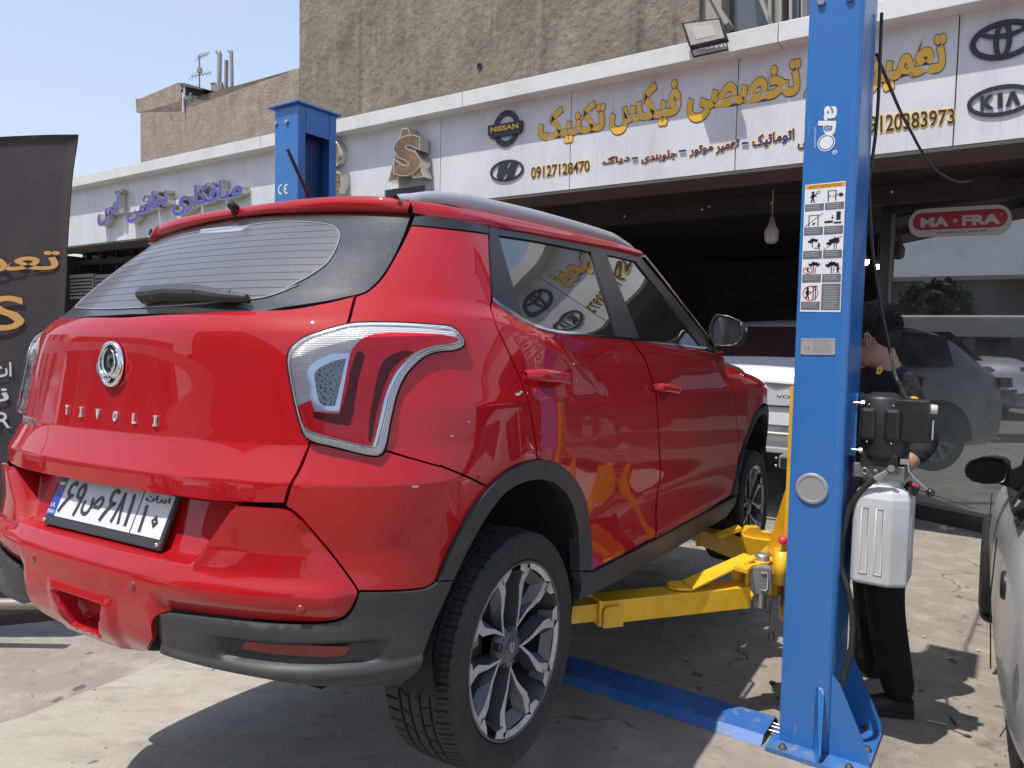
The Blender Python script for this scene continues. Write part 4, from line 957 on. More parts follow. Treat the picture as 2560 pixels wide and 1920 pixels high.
STEEL=mat('bare steel',(.42,.42,.43),rough=.3,metal=.9); GRUB=mat('grey rubber pad',(.22,.23,.24),rough=.5); BLK=mat('matt black plastic',(.014,.014,.015),rough=.42,noise=(12,(.05,.042,.036),.5,.78)); HOSE=mat('black rubber hose',(.022,.022,.023),rough=.5,noise=(30,(.05,.048,.045),.5,.75))
HP=2.98
def post_prof(w,d,t,opening):
    """C profile in (a,b); opening -1: towards -a, +1: towards +a"""
    r=.028; pts=[]
    def corner(cx,cy,a0,a1,rr):
        return [(cx+rr*math.cos(q),cy+rr*math.sin(q)) for q in np.linspace(a0,a1,5)]
    o=[(0,0)]+corner(w-r,r,-math.pi/2,0,r)+corner(w-r,d-r,0,math.pi/2,r)+[(0,d),(0,d-.055),(t,d-.055),(t,d-t)]
    i=corner(w-r,d-r,math.pi/2,0,r-t)+corner(w-r,r,0,-math.pi/2,r-t)+[(t,t),(t,.055),(0,.055)]
    P=o+i
    if opening>0: P=[(w-a,b) for a,b in P][::-1]
    return P
def make_post(A,w,d,opening,label):
    root=empty('lift_post',tuple(A),0,label,'car lift','two posts of the blue car lift')
    root.rotation_euler=(0,0,math.atan2(U[1],U[0]))
    def L(a,b,z): return (a,b,z)
    mb=MB(); mb.prism([(a,b,.02) for a,b in post_prof(w,d,.007,opening)],(0,0,HP-.02)); col=mb.build('column',BLUE,root,bevel=.0)
    me=col.data
    mb=MB(); mb.box((w/2,d/2,HP+.006),(w+.045,d+.05,.012)); mb.box((w/2,-.006,HP-.05),(w*.8,.010,.10)) if 0 else None; mb.build('top_plate',BLUE,root,bevel=.003)
    return root
NA=onground((1947,1847.6),.018)*np.array([1,1,0])
def _farA():
    best=None
    for L in np.arange(2.6,3.8,.002):
        A=NA-U*L; c=RC@(A+[0,0,2.75]-CAM); x=1280+FPX*c[0]/c[2]
        if best is None or abs(x-682)<best[0]: best=(abs(x-682),A)
    return best[1]
near=make_post(NA,.19,.30,-1,'tall blue lift post close by, with logo, safety stickers, pump and yellow arms')
far=make_post(_farA(),.235,.30,1,'blue lift post behind the red car roof, marked CE near its top')
def AB(root,p,b=0.):
    """pixel -> local (a,b,z) on the plane b=const of a post"""
    A=np.array(root.location); c=V_@A+b; q=onplane(p,V_,c); return np.array([(q-A)@U,b,q[2]])
near_m=near
def c5(*L): return cv(L,1860,0,.31646)
def c6(*L): return cv(L,1860,400,.31646)
def c7(*L): return cv(L,1860,850,.31646)
def c8(*L): return cv(L,1860,1395,.31646)
def y6(*L): return cv(L,1380,1180,.3074)
# base plate, gussets
mb=MB(); mb.prism([(-.03,-.09,0),(.30,-.09,0),(.33,-.06,0),(.33,.32,0),(.31,.345,0),(-.03,.345,0)],(0,0,.018)); bp=mb.build('base_plate',BLUW,near,bevel=.002)
for x,y in ((.03,-.06),(.27,-.055),(.27,.30),(.305,.12)): MB().lathe([(.016,.0),(.016,.006),(.010,.007),(.010,.016),(0,.016)],(x,y,.018),(0,0,1),12).build('anchor_bolt',mat('rusty steel',(.10,.08,.07),rough=.6,metal=.5),bp)
for y in (.003,.297): MB().prism([(.186,y,.018),(.33,y,.018),(.325,y,.06),(.215,y,.30),(.186,y,.33)],(0,.008,0)).build('gusset',BLUE,near,bevel=.002)
MB().prism([(.13,-.006,.018),(.16,-.09,.018),(.168,-.09,.05),(.155,-.012,.255),(.150,0,.27),(.13,0,.27)],(.008,0,0)).build('gusset',BLUE,near,bevel=.002)
mb=MB(); mb.prism([(-.03,-.09,0),(.26,-.09,0),(.26,.345,0),(-.03,.345,0)],(0,0,.018)); mb.build('base_plate',BLUW,far,bevel=.002)
# bolts and top details
for rt,pts in ((near,c5((613,20),(840,-15))),(far,cv([(1697,762),(1764,749)],0,0,.4069))):
    for p in pts:
        q=AB(rt,p); MB().lathe([(.015,0),(.015,.010),(.012,.012),(0,.012)],(q[0],0,q[2]),(0,-1,0),6,False).build('hex_bolt',STEEL,rt)
mb=MB(); mb.prism([(.235,.06,HP-.16),(.235,.06,HP),(.235,.24,HP),(.235,.24,HP-.16),(.235,.185,HP-.16)]+[(.235,.15+.035*math.cos(q),HP-.10+.035*math.sin(q)) for q in ()],(-.006,0,0)); mb.build('cable_bracket',BLUE,far)
for b in (.10,.22): MB().tube([(.12,b,.1),(.12,b,HP-.05)],.008,8).build('lift_cable',STEEL,far)
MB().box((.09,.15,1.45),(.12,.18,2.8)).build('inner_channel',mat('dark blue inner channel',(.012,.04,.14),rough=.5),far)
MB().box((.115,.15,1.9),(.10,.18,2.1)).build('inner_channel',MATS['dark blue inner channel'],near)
# decals on the near post front face
WHT=mat('decal white',(.72,.74,.76),rough=.4); DBK=mat('decal black',(.012,.012,.014),rough=.5); DGR=mat('decal grey',(.13,.14,.15),rough=.5); DOR=mat('decal orange',(.75,.33,.02),rough=.45); DRD=mat('decal red',(.55,.01,.02),rough=.45)
def F0(p,lift=0.): q=AB(near,p); return np.array([q[0],-.0012-lift,q[2]])
def quad(mb,P,lift=0.): mb.add([F0(p,lift) for p in P],[tuple(range(len(P)))])
st=c6((484,198),(806,165),(762,1202),(443,1198))
def sp(u,v): # on sticker, u 0..1, v 0..1 downward
    a=[F0(p) for p in st]; return (1-u)*(1-v)*a[0]+u*(1-v)*a[1]+u*v*a[2]+(1-u)*v*a[3]
def sq(u0,u1,v0,v1,l=.0006):
    q=[sp(u0,v1),sp(u1,v1),sp(u1,v0),sp(u0,v0)]; return [x-[0,l,0] for x in q]
mb=MB(); mb.add(sq(0,1,0,1,.0002),[(0,1,2,3)]); stk=mb.build('safety_sticker',WHT,near)
mb=MB(); mb.add(sq(.012,.988,.006,.038,.0005),[(0,1,2,3)]); mb.build('sticker_header',DOR,stk)
mb=MB(); text_on(mb,'SAFETY INSTRUCTIONS',sq(.10,.90,.012,.034,.0008),0); mb.build('sticker_header_lettering',DBK,stk)
rows=[(.045,.155,.21),(.225,.335,.40),(.41,.52,.585),(.595,.705,.77),(.78,.92,.985)]
for r,(v0,v1,v2) in enumerate(rows):
    for c in (0,1):
        u0,u1=(.02,.49) if c==0 else (.52,.98)
        mg=MB()
        if r==4 and c==1: mg.add(sq(u0,u1,v0,v2,.0006),[(0,1,2,3)])
        else: mg.add(sq(u0,u1,v1,v2,.0006),[(0,1,2,3)])
        cap=mg.build('caption_block',DGR,stk)
        ml=MB()
        if r==4 and c==1:
            for k in range(14): ml.add(sq(u0+.05,u1-.04-.03*(k%3),v0+.02+.013*k,v0+.025+.013*k,.0008),[(0,1,2,3)])
        else:
            for k in range(3): ml.add(sq(u0+.04,u1-.08-.04*(k%2),v1+.010+.014*k,v1+.015+.014*k,.0008),[(0,1,2,3)])
        ml.build('caption_lettering',mat('decal dim text',(.32,.33,.34),rough=.5),stk)
        mk=MB(); mr=MB()
        def S(x0,x1,y0,y1): mk.add(sq(u0+(u1-u0)*x0,u0+(u1-u0)*x1,v0+(v1-v0)*y0,v0+(v1-v0)*y1,.0009),[(0,1,2,3)])
        def LN(m_,x0,y0,x1,y1,w=.03,l=.001):
            a=np.array([x0,y0]);b=np.array([x1,y1]);d=b-a;d/=np.linalg.norm(d)+1e-9;n=np.array([-d[1],d[0]])*w
            P=[a+n,b+n,b-n,a-n]; P=[sp(u0+(u1-u0)*q[0],v0+(v1-v0)*q[1])-[0,l,0] for q in P]; m_.add(P,[(0,1,2,3)]); m_.add(P,[(3,2,1,0)])
        def DOT(m_,x,y,r0,l=.0011,ri=0):
            P=[sp(u0+(u1-u0)*(x+r0*math.cos(t)),v0+(v1-v0)*(y+r0*math.sin(t)))-[0,l,0] for t in np.linspace(0,2*math.pi,18,endpoint=False)]
            if ri:
                Q=[sp(u0+(u1-u0)*(x+ri*math.cos(t)),v0+(v1-v0)*(y+ri*math.sin(t)))-[0,l,0] for t in np.linspace(0,2*math.pi,18,endpoint=False)]
                m_.add(P+Q,[(i,(i+1)%18,18+(i+1)%18,18+i) for i in range(18)])
            else: m_.add(P,[tuple(range(18))])
        def man(x,y,h,m_=None):
            m_=m_ or mk; DOT(m_,x,y,h*.12); LN(m_,x,y+h*.15,x,y+h*.55,h*.11); LN(m_,x,y+h*.5,x-h*.13,y+h,h*.05); LN(m_,x,y+h*.5,x+h*.13,y+h,h*.05); LN(m_,x,y+h*.2,x+h*.28,y+h*.42,h*.04); LN(m_,x,y+h*.2,x-h*.2,y+h*.5,h*.04)
        def carp(x,y,s,ang=0,van=False):
            ca,sa=math.cos(ang),math.sin(ang); R=lambda px_,py_:(x+s*(px_*ca-py_*sa),y+s*(px_*sa+py_*ca))
            LN(mk,*R(-.5,0),*R(.5,0),s*.11); LN(mk,*R(-.25,-.16),*R(.28 if not van else .5,-.16),s*(.10 if not van else .16)); DOT(mk,*R(-.28,.13),s*.12); DOT(mk,*R(.28,.13),s*.12)
        k=r*2+c
        if k==0: man(.4,.2,.7); LN(mk,.5,.4,.62,.25,.03); DOT(mk,.7,.2,.10,ri=.07)
        if k==1: S(.12,.18,.15,.9); S(.52,.58,.15,.9); S(.12,.58,.15,.19); DOT(mk,.82,.5,.13); LN(mk,.6,.45,.68,.5,.02); LN(mk,.2,.6,.3,.5,.02); LN(mk,.5,.6,.4,.5,.02)
        if k==2: S(.22,.27,.15,.95); S(.7,.75,.15,.95); S(.22,.75,.15,.19); LN(mr,.02,.97,.98,.03,.016); LN(mk,.45,.85,.55,.7,.05)
        if k==3: S(.62,.85,.02,.6); S(0,.45,.62,.78); S(.5,.9,.72,.85); LN(mk,.42,.25,.42,.48,.02); LN(mk,.36,.4,.42,.5,.02); LN(mk,.48,.4,.42,.5,.02)
        if k==4: carp(.5,.3,.55,-.2); S(.45,.5,.05,.75); man(.82,.5,.42); LN(mk,.58,.82,.72,.82,.03)
        if k==5: carp(.5,.45,.72,-.3,True); S(.55,.60,.05,.95); S(.66,.70,.55,.95); LN(mr,.03,.97,.97,.03,.016)
        if k==6: carp(.62,.3,.6,0); S(.55,.60,.05,.95); S(.66,.70,.5,.95); man(.28,.55,.3); DOT(mr,.28,.72,.25,.0012,.21); LN(mr,.12,.55,.44,.88,.018)
        if k==7: carp(.5,.35,.7,-.12); S(.45,.5,.05,.95); S(.58,.62,.5,.95); man(.82,.45,.5)
        if k==8: man(.32,.25,.6); S(.6,.65,.1,.9); S(.72,.77,.1,.9); S(.5,.85,.12,.18); DOT(mr,.48,.52,.42,.0012,.38); LN(mr,.2,.78,.77,.25,.018)
        mk.build('pictogram_marking',DBK,stk)
        if mr.V: mr.build('prohibition_marking',DRD,stk)
# logo, rotated a quarter turn
mb=MB(); q=[F0(p) for p in c5((566,838),(735,838),(723,1195),(560,1195))]
def lg(body,p,**k): # text reading downwards: bottom of letters to the left
    bl,br,tr,tl=p; text_on(mb,body,[F0(x) for x in (bl,br,tr,tl)],.0003,**k)
lg('ap',c5((592,838),(582,1075),(724,1075),(738,838)),bold=.03)
mb.build('logo_lettering',WHT,near)
mb=MB(); cc=F0(c5((650,1128))[0],.0004); 
R0=abs(F0(c5((720,1128))[0])[0]-F0(c5((580,1128))[0])[0])/2
def disc(mb,c,r,ri=0,l=.0):
    P=[(c[0]+r*math.cos(t),c[1]-l,c[2]+r*math.sin(t)) for t in np.linspace(0,2*math.pi,40,endpoint=False)]
    if ri: Q=[(c[0]+ri*math.cos(t),c[1]-l,c[2]+ri*math.sin(t)) for t in np.linspace(0,2*math.pi,40,endpoint=False)]; mb.add(P+Q,[(i,(i+1)%40,40+(i+1)%40,40+i) for i in range(40)])
    else: mb.add(P,[tuple(range(40))])
disc(mb,cc,R0,R0*.88); disc(mb,cc,R0*.76); mb.build('logo_ring',WHT,near)
mb=MB(); c2_=F0(c5((655,1012))[0],.0005); disc(mb,c2_,R0*.40); mb.build('logo_wheel',mat('decal navy',(.02,.07,.22),rough=.4),near)
mb=MB()
for k in range(6):
    a=k*math.pi/3; mb.box(c2_+[R0*.2*math.cos(a),-.0006,R0*.2*math.sin(a)],(R0*.30,.0004,R0*.05),R=[[math.cos(a),0,-math.sin(a)],[0,1,0],[math.sin(a),0,math.cos(a)]])
disc(mb,c2_,R0*.40,R0*.34,.0006); mb.build('logo_wheel_marking',WHT,near)
mb=MB(); lg('GARAGE EQUIPMENTS',c5((556,1005),(552,1170),(566,1170),(570,1005))); mb.build('small_lettering',WHT,near)
mb=MB(); c3_=F0(c5((718,1203))[0]); disc(mb,c3_,.0085,.0065); lg('R',c5((706,1195),(706,1212),(730,1212),(730,1195))); mb.build('registered_logo',WHT,near)
# maker plate
mb=MB(); P=[F0(p) for p in c6((448,1538),(720,1540),(724,1408),(452,1408))]; mb.prism(P,(0,-.0015,0)); pt=mb.build('rating_plate',mat('aluminium plate',(.55,.55,.54),rough=.35,metal=.5),near)
mb=MB(); 
def rp(u0,u1,v0,v1): 
    f=lambda u,v:(1-u)*(1-v)*P[3]+u*(1-v)*P[2]+u*v*P[1]+(1-u)*v*P[0]
    return [f(u0,v1)-[0,.0018,0],f(u1,v1)-[0,.0018,0],f(u1,v0)-[0,.0018,0],f(u0,v0)-[0,.0018,0]]
text_on(mb,'C€'.replace('€','E'),rp(.10,.27,.50,.75),0); text_on(mb,'POST LIFT',rp(.08,.28,.08,.17),0)
for k in range(8): mb.add(rp(.36,.93-.05*(k%3),.08+.105*k,.10+.105*k),[(0,1,2,3)])
mb.build('rating_lettering',mat('plate grey print',(.18,.18,.18),rough=.5),pt)
for u in (.03,.97):
    for v in (.08,.92): q=rp(u,u,v,v)[0]; MB().sphere(q,.0028,8).build('plate_rivet',STEEL,pt)
# grey round cap
q=F0(c7((537,1173))[0]); R1=.060
mb=MB(); mb.lathe([(R1,0),(R1,.004),(R1*.94,.007),(R1*.80,.0075),(R1*.77,.0055),(0,.0055)],q,(0,-1,0),48,False); mb.build('round_grey_cap',mat('grey plastic cap',(.30,.30,.31),rough=.42),near)
# CE mark on the far post
def F1(p): q=AB(far,p); return np.array([q[0],-.0015,q[2]])
mb=MB()
for cx,cy,e in ((1722,1165,0),(1757,1162,1)):
    c=F1(cv([(cx,cy)],0,0,.4069)[0]); r=.030; pts=[(c[0]+.010+r*math.cos(t),c[1],c[2]+r*math.sin(t)) for t in np.linspace(math.radians(75),math.radians(285),20)]; pin=[(c[0]+.010+(r-.0095)*math.cos(t),c[1],c[2]+(r-.0095)*math.sin(t)) for t in np.linspace(math.radians(75),math.radians(285),20)]
    mb.add(pts+pin,[(i,i+1,21+i,20+i) for i in range(19)])
    if e: mb.add([(c[0]-.018,c[1],c[2]-.004),(c[0]+.010,c[1],c[2]-.004),(c[0]+.010,c[1],c[2]+.005),(c[0]-.018,c[1],c[2]+.005)],[(0,1,2,3)])
mb.build('ce_lettering',WHT,far)
# ---------------------------------------------------------------- carriage and arms (world coordinates, parented to the near post)
def wparent(o,root): o.parent=root; o.matrix_parent_inverse=Matrix.LocRotScale(Vector(root.location),root.rotation_euler,None).inverted(); return o
def WB(mb,name,m,root=near,bevel=0.,par=None):
    o=mb.build(name,m,None,bevel=bevel); o.parent=par or root
    inv=Matrix.LocRotScale(Vector(root.location),root.rotation_euler,None).inverted(); o.data.transform(inv); return o
def orient(p0,p1): d=np.array(p1)-np.array(p0); L=np.linalg.norm(d); d/=L; s_=np.cross(Z_,d); s_/=np.linalg.norm(s_); return d,s_,np.cross(d,s_),L
def bar(mb,p0,p1,w,h):
    """box from p0 to p1 (centre line)"""
    d,s_,t_,L=orient(p0,p1); mb.box((np.array(p0)+p1)/2,(L,w,h),R=np.stack([d,s_,t_],1)); return mb
# near arm: outer tube, inner tube
_f0=onplane((1875,1521),(0,0,1),.49); _f1=onplane((1501.4,1562.7),(0,0,1),.49); _d=(_f1-_f0)/np.linalg.norm(_f1-_f0); _s=np.cross(Z_,_d); _s=_s if _s[1]>0 else -_s
a0=_f0+_s*.0525+[0,0,.046]; a1=_f1+_s*.0525+[0,0,.046]
d,s_,t_,L=orient(a0,a1)
mb=MB(); bar(mb,a0,a1,.105,.092); arm=WB(mb,'lift_arm',YEL,bevel=.004)
mb=MB(); bar(mb,a1-d*.05,a1+d*.34,.084,.070); WB(mb,'inner_arm',YEL,bevel=.003,par=arm)
mb=MB(); e=a1-s_*0; 
for k,(o0,o1) in enumerate(((-.055,.055),)):
    f=a1+d*.004; 
    mb.box(f+s_*(-.0)+t_*.0,(.012,.118,.104),R=np.stack([d,s_,t_],1))
WB(mb,'arm_collar',YEL,bevel=.002,par=arm)
side=-s_ if (-s_)@np.array([0,-1,0])>0 else s_
mb=MB(); c=a1-d*.045+side*.056+t_*(-.012); mb.prism([c+d*.04+t_*.025,c+d*.025+t_*.04,c-d*.03+t_*.04,c-d*.045+t_*.02,c-d*.045-t_*.042,c+d*.04-t_*.042],side*.012); WB(mb,'stop_tab',YEL,bevel=.002,par=arm)
mb=MB(); c=a1+d*.30; mb.lathe([(.05,-.02),(.05,.14),(.062,.15),(.062,.20),(0,.20)],c,(0,0,1),24); WB(mb,'lift_pad',BLK,par=arm)
# pivot bracket
pv_=NA+U*(-.055)+V_*.10; 
mb=MB(); ptop=[onplane(q,(0,0,1),.685) for q in y6((1575,700),(1660,668),(1790,690),(1800,718),(1690,742),(1640,745),(1590,800),(1575,800))]
zt_=.672
tp=[onplane(q,(0,0,1),zt_) for q in y6((1480,770),(1560,690),(1640,672),(1790,690),(1806,715),(1760,738),(1680,745),(1620,765),(1590,800))]
mb.prism(tp,(0,0,-.014)); WB(mb,'pivot_plate',YEL,bevel=.002)
tb=[onplane(q,(0,0,1),.470) for q in y6((1600,985),(1800,975),(1800,1015),(1740,1035),(1610,1040))]
mb=MB(); mb.prism(tb,(0,0,.014)); WB(mb,'pivot_plate',YEL,bevel=.002)
dep=3.06
def yd(p,y=dep): return atdepth(p,y)
mb=MB(); mb.prism([yd(q) for q in y6((1590,810),(1625,770),(1690,745),(1690,760),(1635,790),(1612,830),(1616,1105),(1575,1118),(1565,1105),(1575,880))],(.0,.02,0)); WB(mb,'curved_bracket',YEL,bevel=.002)
mb=MB(); mb.prism([yd(q,3.12) for q in y6((1478,800),(1575,760),(1610,780),(1580,900),(1575,925),(1478,880))],(0,.03,0)); WB(mb,'bracket_web',YEL)
mb=MB(); mb.prism([yd(q,3.04) for q in y6((1640,785),(1700,775),(1760,785),(1785,810),(1783,985),(1765,1000),(1630,985),(1615,960),(1617,830))],(.03,.07,0)); rp_=WB(mb,'door_pad',GRUB,bevel=.005)
mb=MB(); mb.tube([yd(q,3.037) for q in y6((1700,822),(1745,822),(1755,840),(1752,955),(1735,968),(1700,960))],.0025,6); WB(mb,'pad_edge',mat('pale grey rubber',(.45,.46,.47),rough=.4),par=rp_)
mb=MB(); c=onplane(y6((1708,716))[0],(0,0,1),zt_); mb.lathe([(.030,-.02),(.030,.020),(.026,.028),(0,.028)],c,(0,0,1),24); mb.lathe([(.03,0),(.03,.19)],c-[0,0,.20],(0,0,1),20); WB(mb,'pivot_pin',mat('zinc pin',(.6,.6,.6),rough=.35,metal=.8),bevel=0)
# sloping stay strap
mb=MB(); z1=.588; A_=[onplane(q,(0,0,1),z1) for q in y6((933,925),(960,905),(1060,898),(1160,940),(1140,968),(1020,965),(950,950))]; mb.prism(A_,(0,0,.010))
B0=[onplane(q,(0,0,1),z1+.008) for q in y6((1055,898),(1145,966))]; B1=[onplane(q,(0,0,1),.684) for q in y6((1560,675),(1662,715))]
mb.hexa([B0[0],B0[1],B1[1],B1[0],B0[0]+[0,0,.010],B0[1]+[0,0,.010],B1[1]+[0,0,.010],B1[0]+[0,0,.010]]); WB(mb,'stay_strap',YEL,bevel=.002)
# lock tube, rod, ball, spring
c=yd(y6((1868,775))[0],2.94); x_,y_=c[0],c[1]
zt1=yd(y6((1868,640))[0],2.94)[2]; zb1=yd(y6((1868,908))[0],2.94)[2]
mb=MB(); mb.lathe([(.0,zb1),(.029,zb1),(.029,zt1),(.018,zt1),(.016,zt1-.03)],(x_,y_,0),(0,0,1),20); mb.box((x_+.02,y_+.05,(zt1+zb1)/2),(.05,.08,(zt1-zb1)*.8)); lk=WB(mb,'lock_tube',YEL)
ball=yd(y6((1868,557))[0],2.94); mb=MB(); mb.tube([(x_,y_,zt1-.04),(x_,y_,ball[2])],.005,10); mb.tube([(x_,y_,zb1-.14),(x_,y_,zb1+.02)],.0045,8); WB(mb,'lock_rod',STEEL,par=lk)
mb=MB(); mb.sphere((x_,y_,ball[2]),.0185,20); WB(mb,'lock_ball',mat('pink red knob',(.75,.04,.09),rough=.25,coat=.8),par=lk)
mb=MB(); t=np.linspace(0,2*math.pi*12,200); mb.tube([(x_+.009*math.cos(q),y_+.009*math.sin(q),zb1-.002-.085*q/t[-1]) for q in t],.0018,5); WB(mb,'spring',mat('dark steel',(.10,.10,.10),rough=.4,metal=.7),par=lk)
mb=MB(); zz_=zb1-.095; mb.tube([(x_-.02,y_,zz_),(x_+.018,y_,zz_)],.002,6); WB(mb,'cotter_pin',STEEL,par=lk)
mb=MB(); P=[yd(q,2.98) for q in y6((1795,1020),(1780,1080),(1770,1180),(1772,1280))]; mb.tube(P,.0014,6); t=np.linspace(0,2*math.pi,24); c=yd(y6((1783,1335))[0],2.98)
mb.tube([c+np.array([.012*math.cos(q),0,.021*math.sin(q)]) for q in t],.0026,6,caps=False); WB(mb,'release_cable',DBK)
# far arm and carriage
b0=np.array([1.16,3.83,.535]); b1=np.array([.99,4.10,.535])
q0=onplane(y6((1462,705))[0],(0,0,1),.49); q1=onplane(y6((1180,590))[0],(0,0,1),.49)
d2=(q1-q0); d2/=np.linalg.norm(d2); s2=np.cross(Z_,d2); s2=s2 if s2[0]>0 else -s2
mb=MB(); bar(mb,q0+s2*.05+[0,0,.045]-d2*.10,q1+s2*.05+[0,0,.045],.10,.09); arm2=WB(mb,'lift_arm',YEL,bevel=.004)
mb=MB(); bar(mb,q1+s2*.05+[0,0,.045]-d2*.05,q1+s2*.05+[0,0,.045]+d2*.3,.08,.07); WB(mb,'inner_arm',YEL,par=arm2)
mb=MB(); bar(mb,q1+s2*.05+[0,0,.045]-d2*.012,q1+s2*.05+[0,0,.045]+d2*.004,.115,.104); WB(mb,'arm_collar',YEL,par=arm2)
mb=MB(); mb.prism([atdepth(q,3.60) for q in y6((1545,500),(1600,452),(1690,452),(1710,490),(1790,500),(1775,560),(1720,555),(1560,525))],(.0,.05,0)); WB(mb,'pivot_plate',YEL,bevel=.002)
mb=MB(); mb.prism([atdepth(q,3.57) for q in y6((1538,505),(1560,525),(1640,545),(1775,560),(1770,700),(1700,720),(1560,690),(1530,640))],(.02,.05,0)); WB(mb,'bracket_web',YEL)
mb=MB(); mb.prism([atdepth(q,3.52) for q in y6((1340,530),(1380,545),(1540,480),(1545,455),(1520,458))],(0,.06,0)); WB(mb,'stay_strap',YEL)
mb=MB(); mb.prism([atdepth(q,3.28) for q in y6((1915,140),(1895,150),(1745,650),(1915,690),(1935,690),(1935,140))],(.012,.02,0)); WB(mb,'carriage_gusset',YEL,bevel=.002)
mb=MB(); mb.prism([atdepth(q,3.20) for q in y6((1760,640),(1810,690),(1915,700),(1930,640),(1930,1000),(1800,1010),(1700,980),(1700,700))],(.03,.10,0)); WB(mb,'carriage',YEL)
mb=MB(); c0=NA+U*.03+V_*.15; mb.box(c0+[0,0,.95],(.12,.16,.95),R=np.stack([U,V_,Z_],1)); WB(mb,'carriage_slide',YEL)
# ---------------------------------------------------------------- power unit
pc=NA+U*.300+V_*.15
def pz(p,y=None): return onplane(p,(V_[0],V_[1],0),V_@pc)
mb=MB(); mb.box(NA+U*.203+V_*.15+[0,0,1.29],(.03,.13,.24),R=np.stack([U,V_,Z_],1)); pb=WB(mb,'pump_bracket',BLUE,bevel=.003)
for zz_ in (1.375,1.195): 
    for bb in (.075,): mb=MB(); mb.tube([NA+U*.20+V_*bb+[0,0,zz_],NA+U*.240+V_*bb+[0,0,zz_]],.005,8); mb.lathe([(.011,0),(.011,.012),(0,.012)],NA+U*.232+V_*bb+[0,0,zz_],U,6,False); WB(mb,'bracket_bolt',STEEL,par=pb)
zA,zB=1.17,1.41
mb=MB(); mb.lathe([(0,1.415),(.045,1.415),(.05,1.408),(.085,1.405),(.094,1.395),(.094,1.19),(.088,1.165),(.07,1.155),(0,1.155)],(pc[0],pc[1],0),(0,0,1),32); mot=WB(mb,'pump_motor',BLK,bevel=0)
mb=MB(); mb.box(np.array([pc[0],pc[1],1.165])-V_*.03,(.13,.10,.05),R=np.stack([U,V_,Z_],1)); WB(mb,'motor_foot',BLK,bevel=.006,par=mot)
for px_ in (980,1172):
    q=onplane(c7((px_,690))[0],(V_[0],V_[1],0),V_@pc-.085); mb=MB(); mb.box((q[0],q[1],1.30),(.058,.035,.125),R=np.stack([U,V_,Z_],1)); WB(mb,'capacitor_cover',BLK,bevel=.014,par=mot)
    mb=MB(); mb.sphere(q+np.array([0,0,1.372-q[2]]),.004,8); WB(mb,'cover_screw',STEEL,par=mot)
    mb=MB(); mb.sphere(q+np.array([0,0,1.232-q[2]])-V_*.01,.004,8); WB(mb,'cover_screw',STEEL,par=mot)
mb=MB(); q=onplane(c7((1365,640))[0],(V_[0],V_[1],0),V_@pc-.05); mb.box((q[0],q[1]+.03,q[2]),(.115,.11,.155),R=np.stack([U,V_,Z_],1)); bx=WB(mb,'switch_box',BLK,bevel=.004)
e=q+U*.058+np.array([0,.03,.045]); mb=MB(); mb.lathe([(.0,.022),(.016,.022),(.018,.002),(.018,0)],e,U,18); WB(mb,'push_button',mat('ivory button',(.6,.6,.56),rough=.35),par=bx)
e=q+U*.0585+np.array([0,.01,-.03]); mb=MB(); mb.box(e,(.001,.05,.07),R=np.stack([U,V_,Z_],1)); WB(mb,'box_label',WHT,par=bx)
for z__ in (.04,-.045): mb=MB(); mb.lathe([(.012,0),(.012,.0015),(0,.0015)],q-V_*.026+U*.02+[0,.0,z__],-V_,20); WB(mb,'knockout',DBK,par=bx)
# valve block, lever, hose
mb=MB(); mb.box((pc[0],pc[1],1.118),(.175,.13,.055),R=np.stack([U,V_,Z_],1)); mb.lathe([(.014,0),(.014,.016),(.007,.016),(.007,.004)],np.array([pc[0],pc[1],1.118])-U*.045-V_*.065,-V_,18); mb.lathe([(.011,0),(.011,.01),(0,.012)],np.array([pc[0],pc[1],1.118])-U*.010-V_*.065,-V_,6); vb=WB(mb,'valve_block',mat('cast aluminium',(.30,.30,.31),rough=.45,metal=.8,noise=(30,(.16,.16,.16),.45,.7)),bevel=.003)
lp_=[onplane(p,(V_[0],V_[1],0),V_@pc-.05) for p in c7((1290,960),(1300,1040),(1350,1100),(1465,1200))]; mb=MB(); mb.tube(lp_,.0055,10); mb.box(lp_[0]-[.012,0,0],(.035,.012,.02)); lv=WB(mb,'release_lever',STEEL); mb=MB(); mb.sphere(lp_[-1]+[.003,0,-.003],.016,20); WB(mb,'lever_knob',mat('black knob',(.012,.012,.012),rough=.2,coat=.6),par=lv)
hp=[onplane(p,(V_[0],V_[1],0),V_@pc-.10) for p in c7((1165,1012),(1110,1055),(1040,1098),(950,1165),(880,1250),(825,1340),(800,1450),(775,1560))+c8((758,20),(775,120),(815,230),(845,380),(858,500),(850,700),(812,860),(768,1000),(745,1100),(738,1200),(752,1300),(775,1385))]
mb=MB(); mb.tube(dense3(hp),.0115,10); WB(mb,'hydraulic_hose',HOSE)
mb=MB(); mb.tube(hp[:3],[.010,.0125,.015],12); mb.lathe([(.014,0),(.014,.012),(0,.012)],hp[0],-V_,6,False); WB(mb,'hose_fitting',mat('zinc fitting',(.5,.5,.5),rough=.3,metal=.9))
